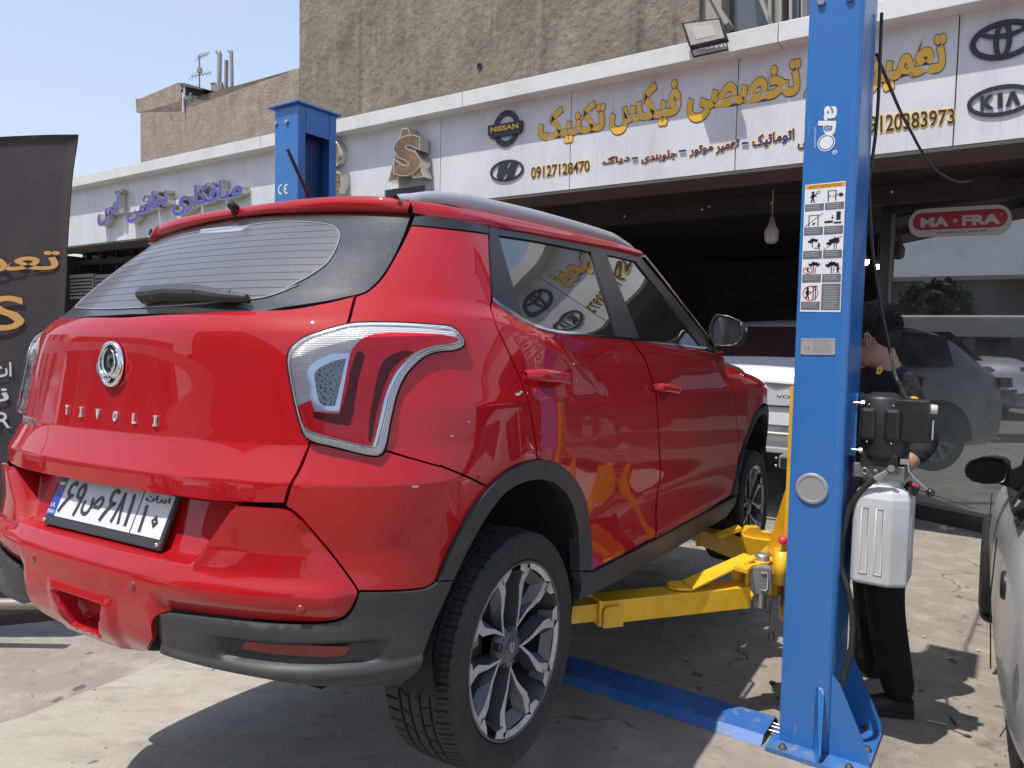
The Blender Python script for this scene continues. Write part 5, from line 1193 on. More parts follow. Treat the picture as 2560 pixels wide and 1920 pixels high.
# fluid tank
def octo(a0,a1,b0,b1,c,z,f=1.):
    P=[(a0+.015,b0),(a1-c,b0),(a1,b0+c*.75),(a1,b1-.02),(a1-.02,b1),(a0+.02,b1),(a0,b1-.02),(a0,b0+.015)]
    ca,cb_=(a0+a1)/2,(b0+b1)/2
    return [NA+U*(ca+(a-ca)*f)+V_*(cb_+(b-cb_)*f)+[0,0,z] for a,b in P]
TA=(.222,.412,.045,.28,.055)
lev=[(.690,.90),(.700,1.),(.99,1.),(1.02,.985),(1.045,.90),(1.062,.72),(1.064,.60),(1.095,.60)]
V=[];
for z,f in lev: V+=octo(*TA,z,f)
F=[(k*8+i,k*8+(i+1)%8,(k+1)*8+(i+1)%8,(k+1)*8+i) for k in range(len(lev)-1) for i in range(8)]+[tuple(range(8))[::-1]]
TANK=mat('milky plastic tank',(.50,.52,.53),rough=.35,coat=.2,noise=[(3,(.44,.45,.44),.45,.7),(18,(.40,.37,.31),.60,.78)],trans=.0)
mb=MB(); mb.add(V,F); tk=WB(mb,'fluid_tank',TANK,bevel=.010)
for a_ in (.256,.306):
    mb=MB(); f0=lambda a,z,dd: NA+U*a+V_*(.045-dd)+[0,0,z]
    mb.tube([f0(a_-.0,.735,.0),f0(a_,.985,.0),f0(a_+.024,.985,.0),f0(a_+.024,.735,.0),f0(a_,.735,0)],.0032,8,caps=False); WB(mb,'tank_rib',TANK,par=tk)
mb=MB(); q=onplane(c7((1335,1155))[0],(V_[0],V_[1],0),V_@NA+.15); ax=np.array([.45,-.1,.9]); mb.lathe([(.026,-.03),(.026,.0),(.024,.004)],q,ax,24); cp=WB(mb,'filler_neck',DBK,par=tk)
mb=MB(); mb.lathe([(.023,0),(.022,.012),(0,.013)],q+ax/np.linalg.norm(ax)*.001,ax,24); WB(mb,'filler_cap',mat('red cap',(.45,.03,.02),rough=.45),par=tk)
mb=MB(); e=NA+U*.4125+V_*.14+[0,0,.87]; mb.box(e,(.001,.045,.16),R=np.stack([U,V_,Z_],1)); WB(mb,'tank_label',WHT,par=tk)
# power cables
cab=[onplane(p,(V_[0],V_[1],0),V_@NA+.31) for p in c5((985,850),(985,1200),(978,1500))+c6((985,200),(1000,500),(1020,750),(1050,950),(1090,1200),(1130,1400),(1165,1560))]+[onplane(p,(V_[0],V_[1],0),V_@pc-.05) for p in c7((1200,290),(1245,400),(1300,510),(1385,628))]
cab=[NA+U*.205+V_*.28+[0,0,2.9],NA+U*.205+V_*.29+[0,0,2.5]]+cab[2:]
mb=MB(); mb.tube(dense3(cab),.0065,10); mb.tube(cab[-4:],[.007,.011,.009,.009],10); WB(mb,'power_cable',HOSE)
top=onplane(c5((1015,340))[0],(V_[0],V_[1],0),V_@NA+.30)
wl=[NA+U*.19+V_*.30+[0,0,2.75]]+[atdepth(p,y) for p,y in zip(c5((1080,510),(1150,680),(1240,890),(1330,1060),(1400,1190),(1500,1330),(1600,1402),(1700,1440),(1790,1432)),(3.2,3.3,3.5,3.7,3.9,4.2,4.5,4.9,5.3))]
mb=MB(); mb.tube(dense3(wl),.007,8); tag(mb.build('overhead_cable',HOSE),'loose dark cable drooping from the near blue post to the garage lintel','cable')
# floor cover between the posts
fc=empty('floor_cover',tuple(NA+U*(-1.6)+V_*.05),math.atan2(U[1],U[0]),'scuffed blue steel cable cover lying on the floor between the lift posts','cable cover')
mb=MB(); L_=1.55; P=[(-L_,-.13,.002),(L_,-.13,.002),(L_,-.085,.034),(-L_,-.085,.034)]
prof=[(-.12,.001),(-.085,.034),(.09,.036),(.13,.002)]
V=[(x,b,z) for x in (-L_,L_) for b,z in prof]; mb.add(V,[(i+4,i,i+1,i+5) for i in range(3)]); mb.add([(x,b,z-.003) for x in (-L_,L_) for b,z in prof],[(i,i+4,i+5,i+1) for i in range(3)])
co=mb.build('cover_plate',BLUW,fc)
for b,z in ((-.01,.022),(.03,.02),(.055,.022)): MB().tube([(L_-.5,b,z),(L_+.07,b,z)],.006,8).build('steel_rope',STEEL,fc)
for rt in (): pass
# ================================================================ ground
GR=mat('worn brown concrete',(.265,.23,.195),rough=.88,noise=[(.7,(.24,.21,.18),.40,.66),(5,(.36,.32,.27),.46,.72),(1.1,(.12,.108,.098),.57,.72),(3.3,(.15,.135,.12),.60,.70),(14,(.20,.175,.15),.56,.72),(120,(.42,.39,.34),.60,.74)],bump=[(9,.35,.02),(60,.35,.006),(300,.4,.002)])  # the concrete's own grey-brown with random stains and pale specks
GR2=mat('pale trowelled concrete',(.36,.325,.27),rough=.85,noise=[(1.2,(.42,.385,.33),.40,.68,(1,2.2,1)),(6,(.28,.25,.21),.50,.74,(1,2.5,1)),(1.0,(.17,.155,.14),.58,.74),(90,(.50,.47,.42),.60,.74)],bump=[(7,.3,.02),(50,.4,.006),(260,.5,.003)])
def crackify(m,sc_=.45,w=.006,dark=(.12,.105,.09)):
    n=m.node_tree; b=n.nodes['Principled BSDF']; tc=n.nodes.new('ShaderNodeTexCoord'); nz=n.nodes.new('ShaderNodeTexNoise'); nz.inputs['Scale'].default_value=2.2; nz.inputs['Detail'].default_value=8; n.links.new(tc.outputs['Object'],nz.inputs[0])
    vm=n.nodes.new('ShaderNodeVectorMath'); vm.operation='MULTIPLY_ADD'; n.links.new(nz.outputs['Color'],vm.inputs[0]); vm.inputs[1].default_value=(.55,.55,.55); n.links.new(tc.outputs['Object'],vm.inputs[2])
    v=n.nodes.new('ShaderNodeTexVoronoi'); v.feature='DISTANCE_TO_EDGE'; v.inputs['Scale'].default_value=sc_; n.links.new(vm.outputs[0],v.inputs['Vector'])
    r=n.nodes.new('ShaderNodeMapRange'); r.inputs[1].default_value=w; r.inputs[2].default_value=w*.2; n.links.new(v.outputs['Distance'],r.inputs[0])
    g=n.nodes.new('ShaderNodeTexNoise'); g.inputs['Scale'].default_value=.9; n.links.new(tc.outputs['Object'],g.inputs[0]); gr=n.nodes.new('ShaderNodeMapRange'); gr.inputs[1].default_value=.50; gr.inputs[2].default_value=.56; n.links.new(g.outputs[0],gr.inputs[0])
    mu=n.nodes.new('ShaderNodeMath'); mu.operation='MULTIPLY'; n.links.new(r.outputs[0],mu.inputs[0]); n.links.new(gr.outputs[0],mu.inputs[1])
    src=b.inputs['Base Color'].links[0].from_socket; mx=n.nodes.new('ShaderNodeMix'); mx.data_type='RGBA'; n.links.new(mu.outputs[0],mx.inputs[0]); n.links.new(src,mx.inputs[6]); mx.inputs[7].default_value=(*dark,1); n.links.new(mx.outputs[2],b.inputs['Base Color'])
crackify(GR,.55,.005)
def spots(m,sc_,r,dark):
    n=m.node_tree; b=n.nodes['Principled BSDF']; tc=n.nodes.new('ShaderNodeTexCoord'); nz=n.nodes.new('ShaderNodeTexNoise'); nz.inputs['Scale'].default_value=14; nz.inputs['Detail'].default_value=4; n.links.new(tc.outputs['Object'],nz.inputs[0])
    vm=n.nodes.new('ShaderNodeVectorMath'); vm.operation='MULTIPLY_ADD'; n.links.new(nz.outputs['Color'],vm.inputs[0]); vm.inputs[1].default_value=(.09,.09,.09); n.links.new(tc.outputs['Object'],vm.inputs[2])
    v=n.nodes.new('ShaderNodeTexVoronoi'); v.inputs['Scale'].default_value=sc_; n.links.new(vm.outputs[0],v.inputs['Vector'])
    sp_=n.nodes.new('ShaderNodeSeparateColor'); n.links.new(v.outputs['Color'],sp_.inputs[0]); mm=n.nodes.new('ShaderNodeMath'); mm.operation='MULTIPLY'; n.links.new(sp_.outputs[0],mm.inputs[0]); mm.inputs[1].default_value=r
    su=n.nodes.new('ShaderNodeMath'); su.operation='SUBTRACT'; n.links.new(mm.outputs[0],su.inputs[0]); n.links.new(v.outputs['Distance'],su.inputs[1]); rr=n.nodes.new('ShaderNodeMapRange'); rr.inputs[1].default_value=0; rr.inputs[2].default_value=r*.35; rr.inputs[4].default_value=.75; n.links.new(su.outputs[0],rr.inputs[0])
    src=b.inputs['Base Color'].links[0].from_socket; mx=n.nodes.new('ShaderNodeMix'); mx.data_type='RGBA'; n.links.new(rr.outputs[0],mx.inputs[0]); n.links.new(src,mx.inputs[6]); mx.inputs[7].default_value=(*dark,1); n.links.new(mx.outputs[2],b.inputs['Base Color'])
spots(GR,1.3,.30,(.085,.075,.066)); spots(GR,6,.22,(.06,.055,.05)); spots(GR2,2.1,.16,(.14,.125,.11)); spots(GR2,9,.16,(.10,.09,.08))
def grid(x0,x1,y0,y1,st,m,name):
    xs=np.arange(x0,x1+st,st);ys=np.arange(y0,y1+st,st); X,Y=np.meshgrid(xs,ys,indexing='ij'); V=np.stack([X,Y,0*X],-1).reshape(-1,3); k=len(ys)
    return V,[(i*k+j,(i+1)*k+j,(i+1)*k+j+1,i*k+j+1) for i in range(len(xs)-1) for j in range(k-1)]
V,F=grid(-120,120,-120,120,20,GR,'g'); tag(raw('ground',V,F,GR),kind='structure')
slab=[onground(p)[:2] for p in [(0,1812),(60,1795),(200,1738),(330,1688),(430,1636),(520,1600),(640,1560),(900,1560),(1110,1580),(1240,1990)]]+[np.array([-.1,1.2]),np.array([-3.5,1.2]),np.array([-3.2,2.65])]
mb=MB(); mb.prism([(p[0],p[1],-.01) for p in slab],(0,0,.016)); tag(mb.build('ramp_slab',GR2),kind='structure')
# ================================================================ garage frontage
NF=np.array([.565,.825,0]); NF/=np.linalg.norm(NF); UF=np.array([.825,-.565,0]); UF/=np.linalg.norm(UF); CF=6.16
def fp(p,c=CF): return onplane(p,NF,c)
def fxyz(a,c,z): return UF*a+NF*c+np.array([0,0,z])
def fa_(p,c=CF): q=fp(p,c); return q@UF,q[2]
def e3(*L): return cv(L,1150,50,.4521)
def e1(*L): return cv(L,0,0,.4069)
def e2(*L): return cv(L,650,200,.3617)
PAN=mat('weathered white cladding panel',(.62,.63,.65),rough=.45,noise=[(3,(.52,.53,.55),.42,.70,(1,1,.16)),(7,(.44,.44,.43),.58,.76,(3,3,.2)),(40,(.40,.38,.35),.68,.76),(1.3,(.68,.69,.70),.5,.7)],bump=(3,.05,.01))
CAPM=mat('pale parapet cap',(.66,.66,.65),rough=.5,noise=[(4,(.56,.55,.53),.45,.72),(20,(.45,.44,.42),.62,.78)])
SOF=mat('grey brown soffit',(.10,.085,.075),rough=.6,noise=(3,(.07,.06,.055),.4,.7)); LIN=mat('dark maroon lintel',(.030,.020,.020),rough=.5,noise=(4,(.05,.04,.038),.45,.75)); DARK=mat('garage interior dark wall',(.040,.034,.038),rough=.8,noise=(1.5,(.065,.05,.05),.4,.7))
zb_=float(np.mean([fp(p)[2] for p in [(1222,497.6),(2000,407),(2173,387.7)]])); zt_f=4.06
CC=CF-.17
ztc=float(np.mean([fp(p,CC)[2] for p in [(1290,200),(1860,77.5),(812.8,303)]])); zbc=ztc-.15
a0_,a1_=-8.3,7.5
a0_=fa_((60,500))[0]
gar=empty('garage_building',tuple(fxyz(0,CF+3,0)),math.atan2(UF[1],UF[0]),'single storey white garage frontage with parapet cap, dark soffit and open bay','building')
ginv=Matrix.LocRotScale(gar.location,gar.rotation_euler,None).inverted()
def GB(mb,name,m,bevel=0.,par=None): o=mb.build(name,m,None,bevel=bevel); o.parent=par or gar; o.data.transform(ginv); return o
RF=np.stack([UF,NF,Z_],1)
def fbox(mb,a0,a1,c0,c1_,z0,z1): return mb.box(fxyz((a0+a1)/2,(c0+c1_)/2,(z0+z1)/2),(a1-a0,c1_-c0,z1-z0),R=RF)
# panels with joints
js=sorted([fa_(p)[0] for p in e3((615,500),(1535,400))]+[fa_(p)[0] for p in c5((1690,400))]+[fa_(p)[0] for p in e2((1248,500))]+[fa_(p)[0] for p in e1((675,1200),)])
edges=[a0_]+js+[js[-1]+2.4,a1_]
for i in range(len(edges)-1):
    mb=MB(); fbox(mb,edges[i]+.004,edges[i+1]-.004,CF,CF+.05,zb_,zbc+.04); GB(mb,'cladding_panel',PAN,.002)
mb=MB(); fbox(mb,a0_,a1_,CF+.055,CF+.4,zb_+.01,ztc-.02); GB(mb,'fascia_core',SOF)
cj=sorted([fa_(p,CC)[0] for p in e2((1397,120))]+[fa_(p,CC)[0] for p in e3((1760,40))]+[fa_(p,CC)[0] for p in e1((725,1020),(1600,860))])
ce=[a0_-.05]+cj+[cj[-1]+3,a1_]
for i in range(len(ce)-1):
    mb=MB(); fbox(mb,ce[i]+.003,ce[i+1]-.003,CC,CF+.6,zbc,ztc); GB(mb,'parapet_cap',CAPM,.004)
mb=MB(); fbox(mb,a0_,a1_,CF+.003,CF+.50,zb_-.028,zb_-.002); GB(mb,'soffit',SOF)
lint=2.70
lint=float(onplane(c6((0,432))[0],NF,CF+1.45)[2]); CL=CF+1.45
mb=MB(); fbox(mb,a0_,a1_,CL,CL+.12,lint,zb_+.4); GB(mb,'lintel',LIN)
mb=MB(); fbox(mb,a0_,a1_,CF+.502,CL,zb_+.05,zb_+.09); GB(mb,'porch_ceiling',LIN)
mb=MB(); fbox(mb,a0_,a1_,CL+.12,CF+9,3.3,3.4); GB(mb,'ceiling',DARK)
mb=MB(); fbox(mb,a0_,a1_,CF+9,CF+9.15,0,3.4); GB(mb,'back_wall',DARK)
pw=fa_((690,600))[0]
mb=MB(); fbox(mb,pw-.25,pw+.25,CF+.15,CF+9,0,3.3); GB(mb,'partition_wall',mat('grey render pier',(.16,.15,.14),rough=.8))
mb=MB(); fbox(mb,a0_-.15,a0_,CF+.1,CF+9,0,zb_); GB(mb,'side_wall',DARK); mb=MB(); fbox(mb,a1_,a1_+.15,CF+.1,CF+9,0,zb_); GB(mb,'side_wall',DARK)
mb=MB(); fbox(mb,a0_,a1_,CF+.6,CF+9,4.0,ztc-.1); GB(mb,'flat_roof',mat('roof grey',(.2,.19,.18)))
# left shop front behind: dark glazing, frames, louvred cooler
mb=MB(); fbox(mb,a0_,pw-.25,CF+1.0,CF+1.06,0,3.2); GB(mb,'shop_glazing',mat('dark dusty shop glass',(.02,.024,.030),rough=.12,noise=(3,(.05,.055,.06),.5,.75)))
FRM=mat('brown aluminium frame',(.045,.042,.042),rough=.45)
mb=MB()
for k in range(9): a=a0_+.2+k*.55; fbox(mb,a,a+.05,CF+.95,CF+1.0,0,3.1)
fbox(mb,a0_,pw-.25,CF+.94,CF+1.0,2.42,2.50); fbox(mb,a0_,pw-.25,CF+.90,CF+1.0,2.85,2.95); GB(mb,'shop_frame',FRM)
for nm,L_ in (('air_cooler',((340,385),(465,425))),('air_cooler',((475,385),(590,420)))):
    p0,p1=[fp(q,CF+.75) for q in c1(*L_)]; aa0,aa1=p0@UF,p1@UF; z1_,z0_=p0[2],p1[2]
    t_=empty(nm,tuple(fxyz((aa0+aa1)/2,CF+.9,z0_)),math.atan2(UF[1],UF[0]),'pale louvred air cooler mounted above the left shop window, '+('nearer the dark banner' if L_[0][0]==340 else 'nearer the red car'),'air cooler')
    iv=Matrix.LocRotScale(t_.location,t_.rotation_euler,None).inverted()
    mb=MB(); fbox(mb,aa0,aa1,CF+.76,CF+.94,z0_-.25,z1_+.03); o_=mb.build('casing',mat('cooler beige',(.34,.34,.32),rough=.5),t_,bevel=.004); o_.data.transform(iv)
    mb=MB()
    for k in range(6): zz_=z0_-.20+k*(z1_-z0_+.2)/6; fbox(mb,aa0+.03,aa1-.03,CF+.75,CF+.765,zz_,zz_+.02)
    o_=mb.build('louvre',BLK,t_); o_.data.transform(iv)
for p in e3((910,1085),(1338,1048),(1378,1031),(1722,1013))+c6((1170,252),(215,342)):
    q=fp(p,CL-.002); mb=MB(); mb.sphere(q,.012,8); GB(mb,'lintel_rivet',CAPM)
# ---------------------------------------------------------------- signs on the fascia
def sroot(name,p,label,cat,group=None): 
    q=fp(p); return empty(name,tuple(q),math.atan2(UF[1],UF[0]),label,cat,group)
def SB(mb,name,m,root): 
    iv=Matrix.LocRotScale(root.location,root.rotation_euler,None).inverted(); o=mb.build(name,m,root); o.data.transform(iv); return o
GOLD=mat('gold sign letter',(.78,.45,.03),rough=.4,coat=.3); INK=mat('charcoal sign',(.022,.024,.028),rough=.4); NAVY=mat('navy sign letter',(.018,.014,.16),rough=.45); YBK=mat('yellow sign backing',(.85,.50,.02),rough=.4); STR=mat('polished sign return',(.60,.56,.48),rough=.22,metal=.8); PUR=mat('violet blue letter face',(.075,.075,.36),rough=.4)
def Q4(f,bl,br,tr,tl,c=CF): return [fp(p,c) for p in f(bl,br,tr,tl)]
def word(root,txt,f,x0,x1,tl,tr,bl,br,face,edge=None,lift=.003,thick=.003,bold=.044,eb=.017,ename='letter_outline'):
    q=Q4(f,(x0,bl),(x1,br),(x1,tr),(x0,tl)); body=shape_fa(txt)
    V0,_=text_geo(body,bold=bold); fb=(V0.min(0),V0.max(0))
    mb=MB(); text_on(mb,body,q,lift,thick,bold=bold); SB(mb,'lettering',face,root)
    if edge:
        mb=MB(); text_on(mb,body,q,.0015,lift+thick-.0032,fit=fb,bold=bold+eb); SB(mb,ename,edge,root)
main=sroot('sign_lettering',e3((1150,450))[0],'large gold Persian lettering with dark outline along the white fascia','sign')
word(main,'تکنیک',e3,435,805,499,436,706,647,GOLD,INK)
word(main,'فیکس',e3,830,1222,387,320,640,581,GOLD,INK)
word(main,'تخصصی',e3,1258,1885,322,212,572,478,GOLD,INK)
word(main,'گاه',e3,1905,2240,240,180,470,430,GOLD,INK)
word(main,'تعمیر',c5,965,1600,384,262,768,666,GOLD,INK)
sub=sroot('service_lettering',e3((1300,720))[0],'small navy Persian service list edged yellow, under the gold lettering','sign')
for t_,x0,x1,tl,tr,bl,br in (('دیاگ',790,940,762,738,808,785),('جلوبندی',1003,1200,745,712,797,770),('موتور',1270,1400,705,680,760,735),('تعمیر',1415,1545,682,655,745,712),('اتوماتیک',1618,1850,640,600,722,672),('گیربکسی',1868,2100,640,600,720,680)):
    word(sub,t_,e3,x0,x1,tl,tr,bl,br,NAVY,YBK,lift=.004,thick=.003,bold=.03,eb=.045)
for x0,x1,y in ((955,985,768),(1215,1252,728),(1560,1596,685)):
    mb=MB(); q=Q4(e3,(x0,y+5),(x1,y),(x1,y-10),(x0,y-5)); mb.prism([p-NF*.008 for p in q],-NF*.01); SB(mb,'dash_lettering',NAVY,sub)
for t_,f,a_,lab in (('09127128470',e3,(395,718,815,775,880,835),'black phone number 09127128470 edged yellow on the fascia'),('09120383973',c5,(925,1665,927,858,1068,975),'black phone number 09120383973 edged yellow beside the blue post')):
    r_=sroot('phone_number_lettering',f((a_[0],a_[2]))[0],lab,'sign'); word(r_,t_,f,*a_,INK,YBK,lift=.004,thick=.003,bold=.012,eb=.035)
def ell(root,f,c,rx,ry,w,name,m,l0=.004,th=.010,fill=False,seg=64):
    C=fp(f(c)[0]); X1=fp(f((c[0]+rx,c[1]))[0]); Y1=fp(f((c[0],c[1]-ry))[0]); ax=abs((X1-C)@UF); az=abs(Y1[2]-C[2]); mb=MB(); t=np.linspace(0,2*math.pi,seg,endpoint=False)
    def R(k,h): return [C+UF*(ax-k)*math.cos(q)+Z_*(az-k)*math.sin(q)-NF*h for q in t]
    n=seg
    if fill: V=R(0,l0+th)+R(0,l0); mb.add(V,[tuple(range(n))]+[(i,n+i,n+(i+1)%n,(i+1)%n) for i in range(n)])
    else: V=R(0,l0)+R(0,l0+th)+R(w,l0+th)+R(w,l0); mb.add(V,[(k*n+i,k*n+(i+1)%n,(k+1)*n+(i+1)%n,(k+1)*n+i) for k in range(3) for i in range(n)])
    if root is not None: SB(mb,name,m,root)
    return C,ax,az
def epoly(root,f,pts,name,m,l0=.004,th=.010): mb=MB(); mb.prism([fp(p)-NF*l0 for p in f(*pts)],-NF*th); return SB(mb,name,m,root)
# round badge with a bar
r_=sroot('carmaker_sign',e2((1707,337))[0],'round dark badge with a gold-lettered bar across it, upper left on the fascia','sign','dark carmaker badges on the fascia')
C,ax,az=ell(r_,e2,(1706,337),92,125,.055,'badge_ring',INK); epoly(r_,e2,[(1588,322),(1822,284),(1822,352),(1810,356),(1810,372),(1600,408),(1600,388),(1588,390)],'badge_bar',INK,.006,.026)
mb=MB(); text_on(mb,'NISSAN',Q4(e2,(1607,368),(1800,338),(1796,303),(1607,334)),.033,.003,bold=.03); SB(mb,'badge_lettering',GOLD,r_)
r_=sroot('carmaker_sign',e2((1708,628))[0],'dark oval badge with a slanted H, left of the phone number','sign','dark carmaker badges on the fascia')
ell(r_,e2,(1708,628),117,74,.022,'badge_ring',INK)
epoly(r_,e2,[(1640,668),(1662,578),(1705,562),(1722,567),(1700,617),(1722,610),(1748,563),(1787,575),(1770,610),(1752,680),(1715,697),(1700,692),(1722,640),(1697,648),(1672,698),(1650,690)],'badge_letter',INK)
r_=sroot('carmaker_sign',c5((2050,318))[0],'large dark badge of three interlocked ovals at the top right','sign','dark carmaker badges on the fascia')
ell(r_,c5,(2050,318),275,155,.036,'badge_ring',INK,seg=72); ell(r_,c5,(2045,318),75,150,.034,'inner_oval',INK,.006,.010); ell(r_,c5,(2055,235),195,68,.030,'inner_oval',INK,.008,.010)
r_=sroot('carmaker_sign',c5((2028,797))[0],'dark oval badge reading KIA under the interlocked ovals','sign','dark carmaker badges on the fascia')
ell(r_,c5,(2028,797),275,122,.026,'badge_ring',INK,seg=72)
mb=MB(); text_on(mb,'K',Q4(c5,(1868,880),(1975,860),(1980,745),(1868,765)),.004,.010,bold=.04); SB(mb,'badge_letter',INK,r_); mb=MB(); text_on(mb,'I',Q4(c5,(2003,856),(2043,848),(2043,735),(2003,742)),.004,.010,bold=.02); SB(mb,'badge_letter',INK,r_)
epoly(r_,c5,[(2065,845),(2105,730),(2140,722),(2185,825),(2150,832),(2122,760),(2100,838)],'badge_letter',INK)
# stains and ghost discs left by old signs are in the panel material; left shop letters stand well proud
r_=sroot('shop_lettering',e1((1050,1250))[0],'violet blue Persian letters with polished deep returns on the left fascia','sign')
for t_,x0,x1,tl,tr,bl,br in (('صافکاری',1060,1490,1165,1080,1335,1235),('نقاشی',780,1030,1215,1150,1380,1290),('آس',600,742,1205,1160,1400,1335)):
    q=Q4(e1,(x0,bl),(x1,br),(x1,tr),(x0,tl),CF-.12); body=shape_fa(t_)
    V0,_=text_geo(body,bold=.03); fb=(V0.min(0),V0.max(0))
    mb=MB(); text_on(mb,body,q,0,.004,fit=fb,bold=.03); SB(mb,'letter_face',PUR,r_)
    mb=MB(); text_on(mb,body,[p+NF*.115 for p in q],0,.1175,fit=fb,bold=.045); SB(mb,'letter_return_lettering',STR,r_)
mb=MB(); text_on(mb,'FIX CAR',Q4(e1,(1225,1290),(1320,1270),(1320,1255),(1225,1275)),.002,0) if 0 else None
# boxed emblem signs
BRN=mat('aged amber acrylic',(.16,.085,.035),rough=.35,noise=[(8,(.28,.16,.05),.45,.7),(3,(.08,.04,.02),.5,.7)],coat=.4)
r_=sroot('box_sign',e2((1015,520))[0],'aged amber monogram box sign of overlapped S and A','sign')
Cq=CF-.16
for ch,x0,x1,tl,tr,bl,br,dz in (('A',890,1125,352,326,698,664,.0),('S',925,1110,400,370,672,642,.014)):
    q=Q4(e2,(x0,bl),(x1,br),(x1,tr),(x0,tl),Cq-dz)
    V0,_=text_geo(ch,bold=.05); fb=(V0.min(0),V0.max(0))
    mb=MB(); text_on(mb,ch,q,0,.004,fit=fb,bold=.05); SB(mb,'monogram_letter',BRN,r_)
    mb=MB(); text_on(mb,ch,[p+NF*.15 for p in q],0,.1515,fit=fb,bold=.065); SB(mb,'monogram_return_lettering',STR,r_)
r_=sroot('box_sign',e2((470,505))[0],'round amber box sign with steel rim, half behind the far post','sign')
mb=MB(); C=fp(e2((478,505))[0],CF-.14); rr_=.165
mb.lathe([(rr_,0),(rr_,.14),(rr_*.93,.14),(rr_*.93,.132)],C+NF*.14,-NF,40); SB(mb,'sign_rim',STR,r_)
mb=MB(); mb.lathe([(rr_*.93,.134),(0,.134)],C+NF*.14,-NF,40); SB(mb,'sign_face',BRN,r_)
mb=MB(); text_on(mb,'DP',[C-UF*.03-Z_*.05-NF*.002,C+UF*.10-Z_*.05-NF*.002,C+UF*.10+Z_*.06-NF*.002,C-UF*.03+Z_*.06-NF*.002],.0,.006,bold=.04); SB(mb,'sign_lettering',INK,r_)
r_=sroot('box_sign',e2((480,740))[0],'shield shaped amber box sign low beside the far post','sign')
sh=[(400,640),(545,632),(556,640),(560,700),(545,780),(510,840),(470,870),(420,850),(400,800)]
mb=MB(); mb.prism([fp(p,CF-.14) for p in e2(*sh)],NF*.14); SB(mb,'sign_rim',STR,r_)
mb=MB(); c=np.mean([fp(p,CF-.145) for p in e2(*sh)],0); mb.prism([c+(fp(p,CF-.145)-c)*.90 for p in e2(*sh)],NF*.004); SB(mb,'sign_face',BRN,r_)
for k in range(2): mb=MB(); mb.tube([fp(p,CF-.150) for p in e2((470,700+60*k),(545,695+60*k))],.004,6); SB(mb,'sign_bar',STR,r_)
r_=sroot('led_board',e2((1010,780))[0],'black LED display box with faint digits on the fascia just above the car roof','sign')
mb=MB(); q=[fp(p,CF-.10) for p in e2((860,760),(1150,722),(1150,855),(860,895))]; mb.prism(q,NF*.10); SB(mb,'display_case',mat('display case grey',(.30,.29,.28),rough=.5),r_)
mb=MB(); c=sum(q)/4; mb.prism([c+(p-c)*.94-NF*.004 for p in q],NF*.003); SB(mb,'display_face',mat('display face',(.012,.008,.014),rough=.3),r_)
mb=MB(); text_on(mb,'0912 7128470 :: FIX'[:12],[p-NF*.005 for p in [c+(p-c)*np.array([.8,.8,.5]) for p in q][:4]],0,.0,bold=.0); SB(mb,'display_lettering',mat('display dots',(.05,.03,.055),rough=.4),r_)
# ---------------------------------------------------------------- floodlights
def flood(f,pts,c,label,yaw=0):
    P=[onplane(p,NF,c) for p in f(*pts)]; c0=sum(P)/4; r=empty('floodlight',tuple(c0),0,label,'floodlight','floodlights on the parapet'); back=NF*.05+Z_*(-.01)
    T=lambda L:[p-c0 for p in L]
    mb=MB(); mb.prism(T(P),back); 
    for k in range(7): 
        a=T(P); x=(k+1)/8; s_=a[0]*(1-x)+a[1]*x; e_=a[3]*(1-x)+a[2]*x; mb.prism([s_+back,s_+back+UF*.006,e_+back+UF*.006,e_+back],NF*.02)
    mb.build('housing',BLK,r,bevel=.004)
    g=[(c0+(p-c0)*.88)-c0-NF*.003 for p in P]; mb=MB(); mb.prism(g,NF*.002); mb.build('glass_face',mat('floodlight glass',(.42,.41,.38),rough=.15,coat=.6,noise=(6,(.35,.33,.30),.45,.7)),r)
    g=[(c0+(p-c0)*.52)-c0-NF*.005 for p in P]; mb=MB(); mb.prism(g,NF*.001); mb.build('led_panel',mat('led panel yellow grey',(.50,.48,.40),rough=.5),r)
    mb=MB(); a=T(P); lo0,lo1=a[3],a[2]; mb.tube([(a[0]+a[3])/2+back*.5,lo0*.9+back*1.5-Z_*.05,lo1*.9+back*1.5-Z_*.05,(a[1]+a[2])/2+back*.5],.008,6); mb.build('bracket',BLK,r)
flood(e3,[(1225,17),(1442,-12),(1478,102),(1268,150)],CC-.12,'black framed floodlight above the gold lettering')
flood(e1,[(1718,660),(1815,640),(1850,715),(1738,712)],CC-.02,'small floodlight peeping over the far blue post')
# ---------------------------------------------------------------- glass door to the right
dn=onground((2296.7,1297.8)); dv=np.array([-.51,.86,0]); dv/=np.linalg.norm(dv); DN=np.array([dv[1],-dv[0],0]); DN=DN if DN[1]>0 else -DN; DC=DN@dn
def dp(p,e=0.): return onplane(p,DN,DC+e)
dr=empty('glass_door',tuple(dn),0,'tall dark framed glass door with an oval red sticker, right of the blue post','glass door')
def DB(mb,name,m,bevel=0.,par=None): o=mb.build(name,m,None,bevel=bevel); o.parent=par or dr; o.data.transform(Matrix.Translation(-Vector(dn))); return o
ztop=float(dp(c6((1090,310))[0])[2]); zg=float(dp(c6((1200,400))[0])[2])
A0=dp(c6((1090,310))[0]); ua=-dv
def dbox(mb,s0,s1,z0,z1,t=.06,e=0): 
    base_=np.array([A0[0],A0[1],0]); return mb.box(base_+ua*(s0+s1)/2+DN*(e+t/2)+Z_*(z0+z1)/2,(s1-s0,t,z1-z0),R=np.stack([ua,DN,Z_],1))
sg_=float((dp(c6((1200,400))[0])-A0)@ua); WD=2.9
DFR=mat('dark brown door frame',(.030,.026,.026),rough=.35,noise=(6,(.05,.045,.042),.5,.75),coat=.2)
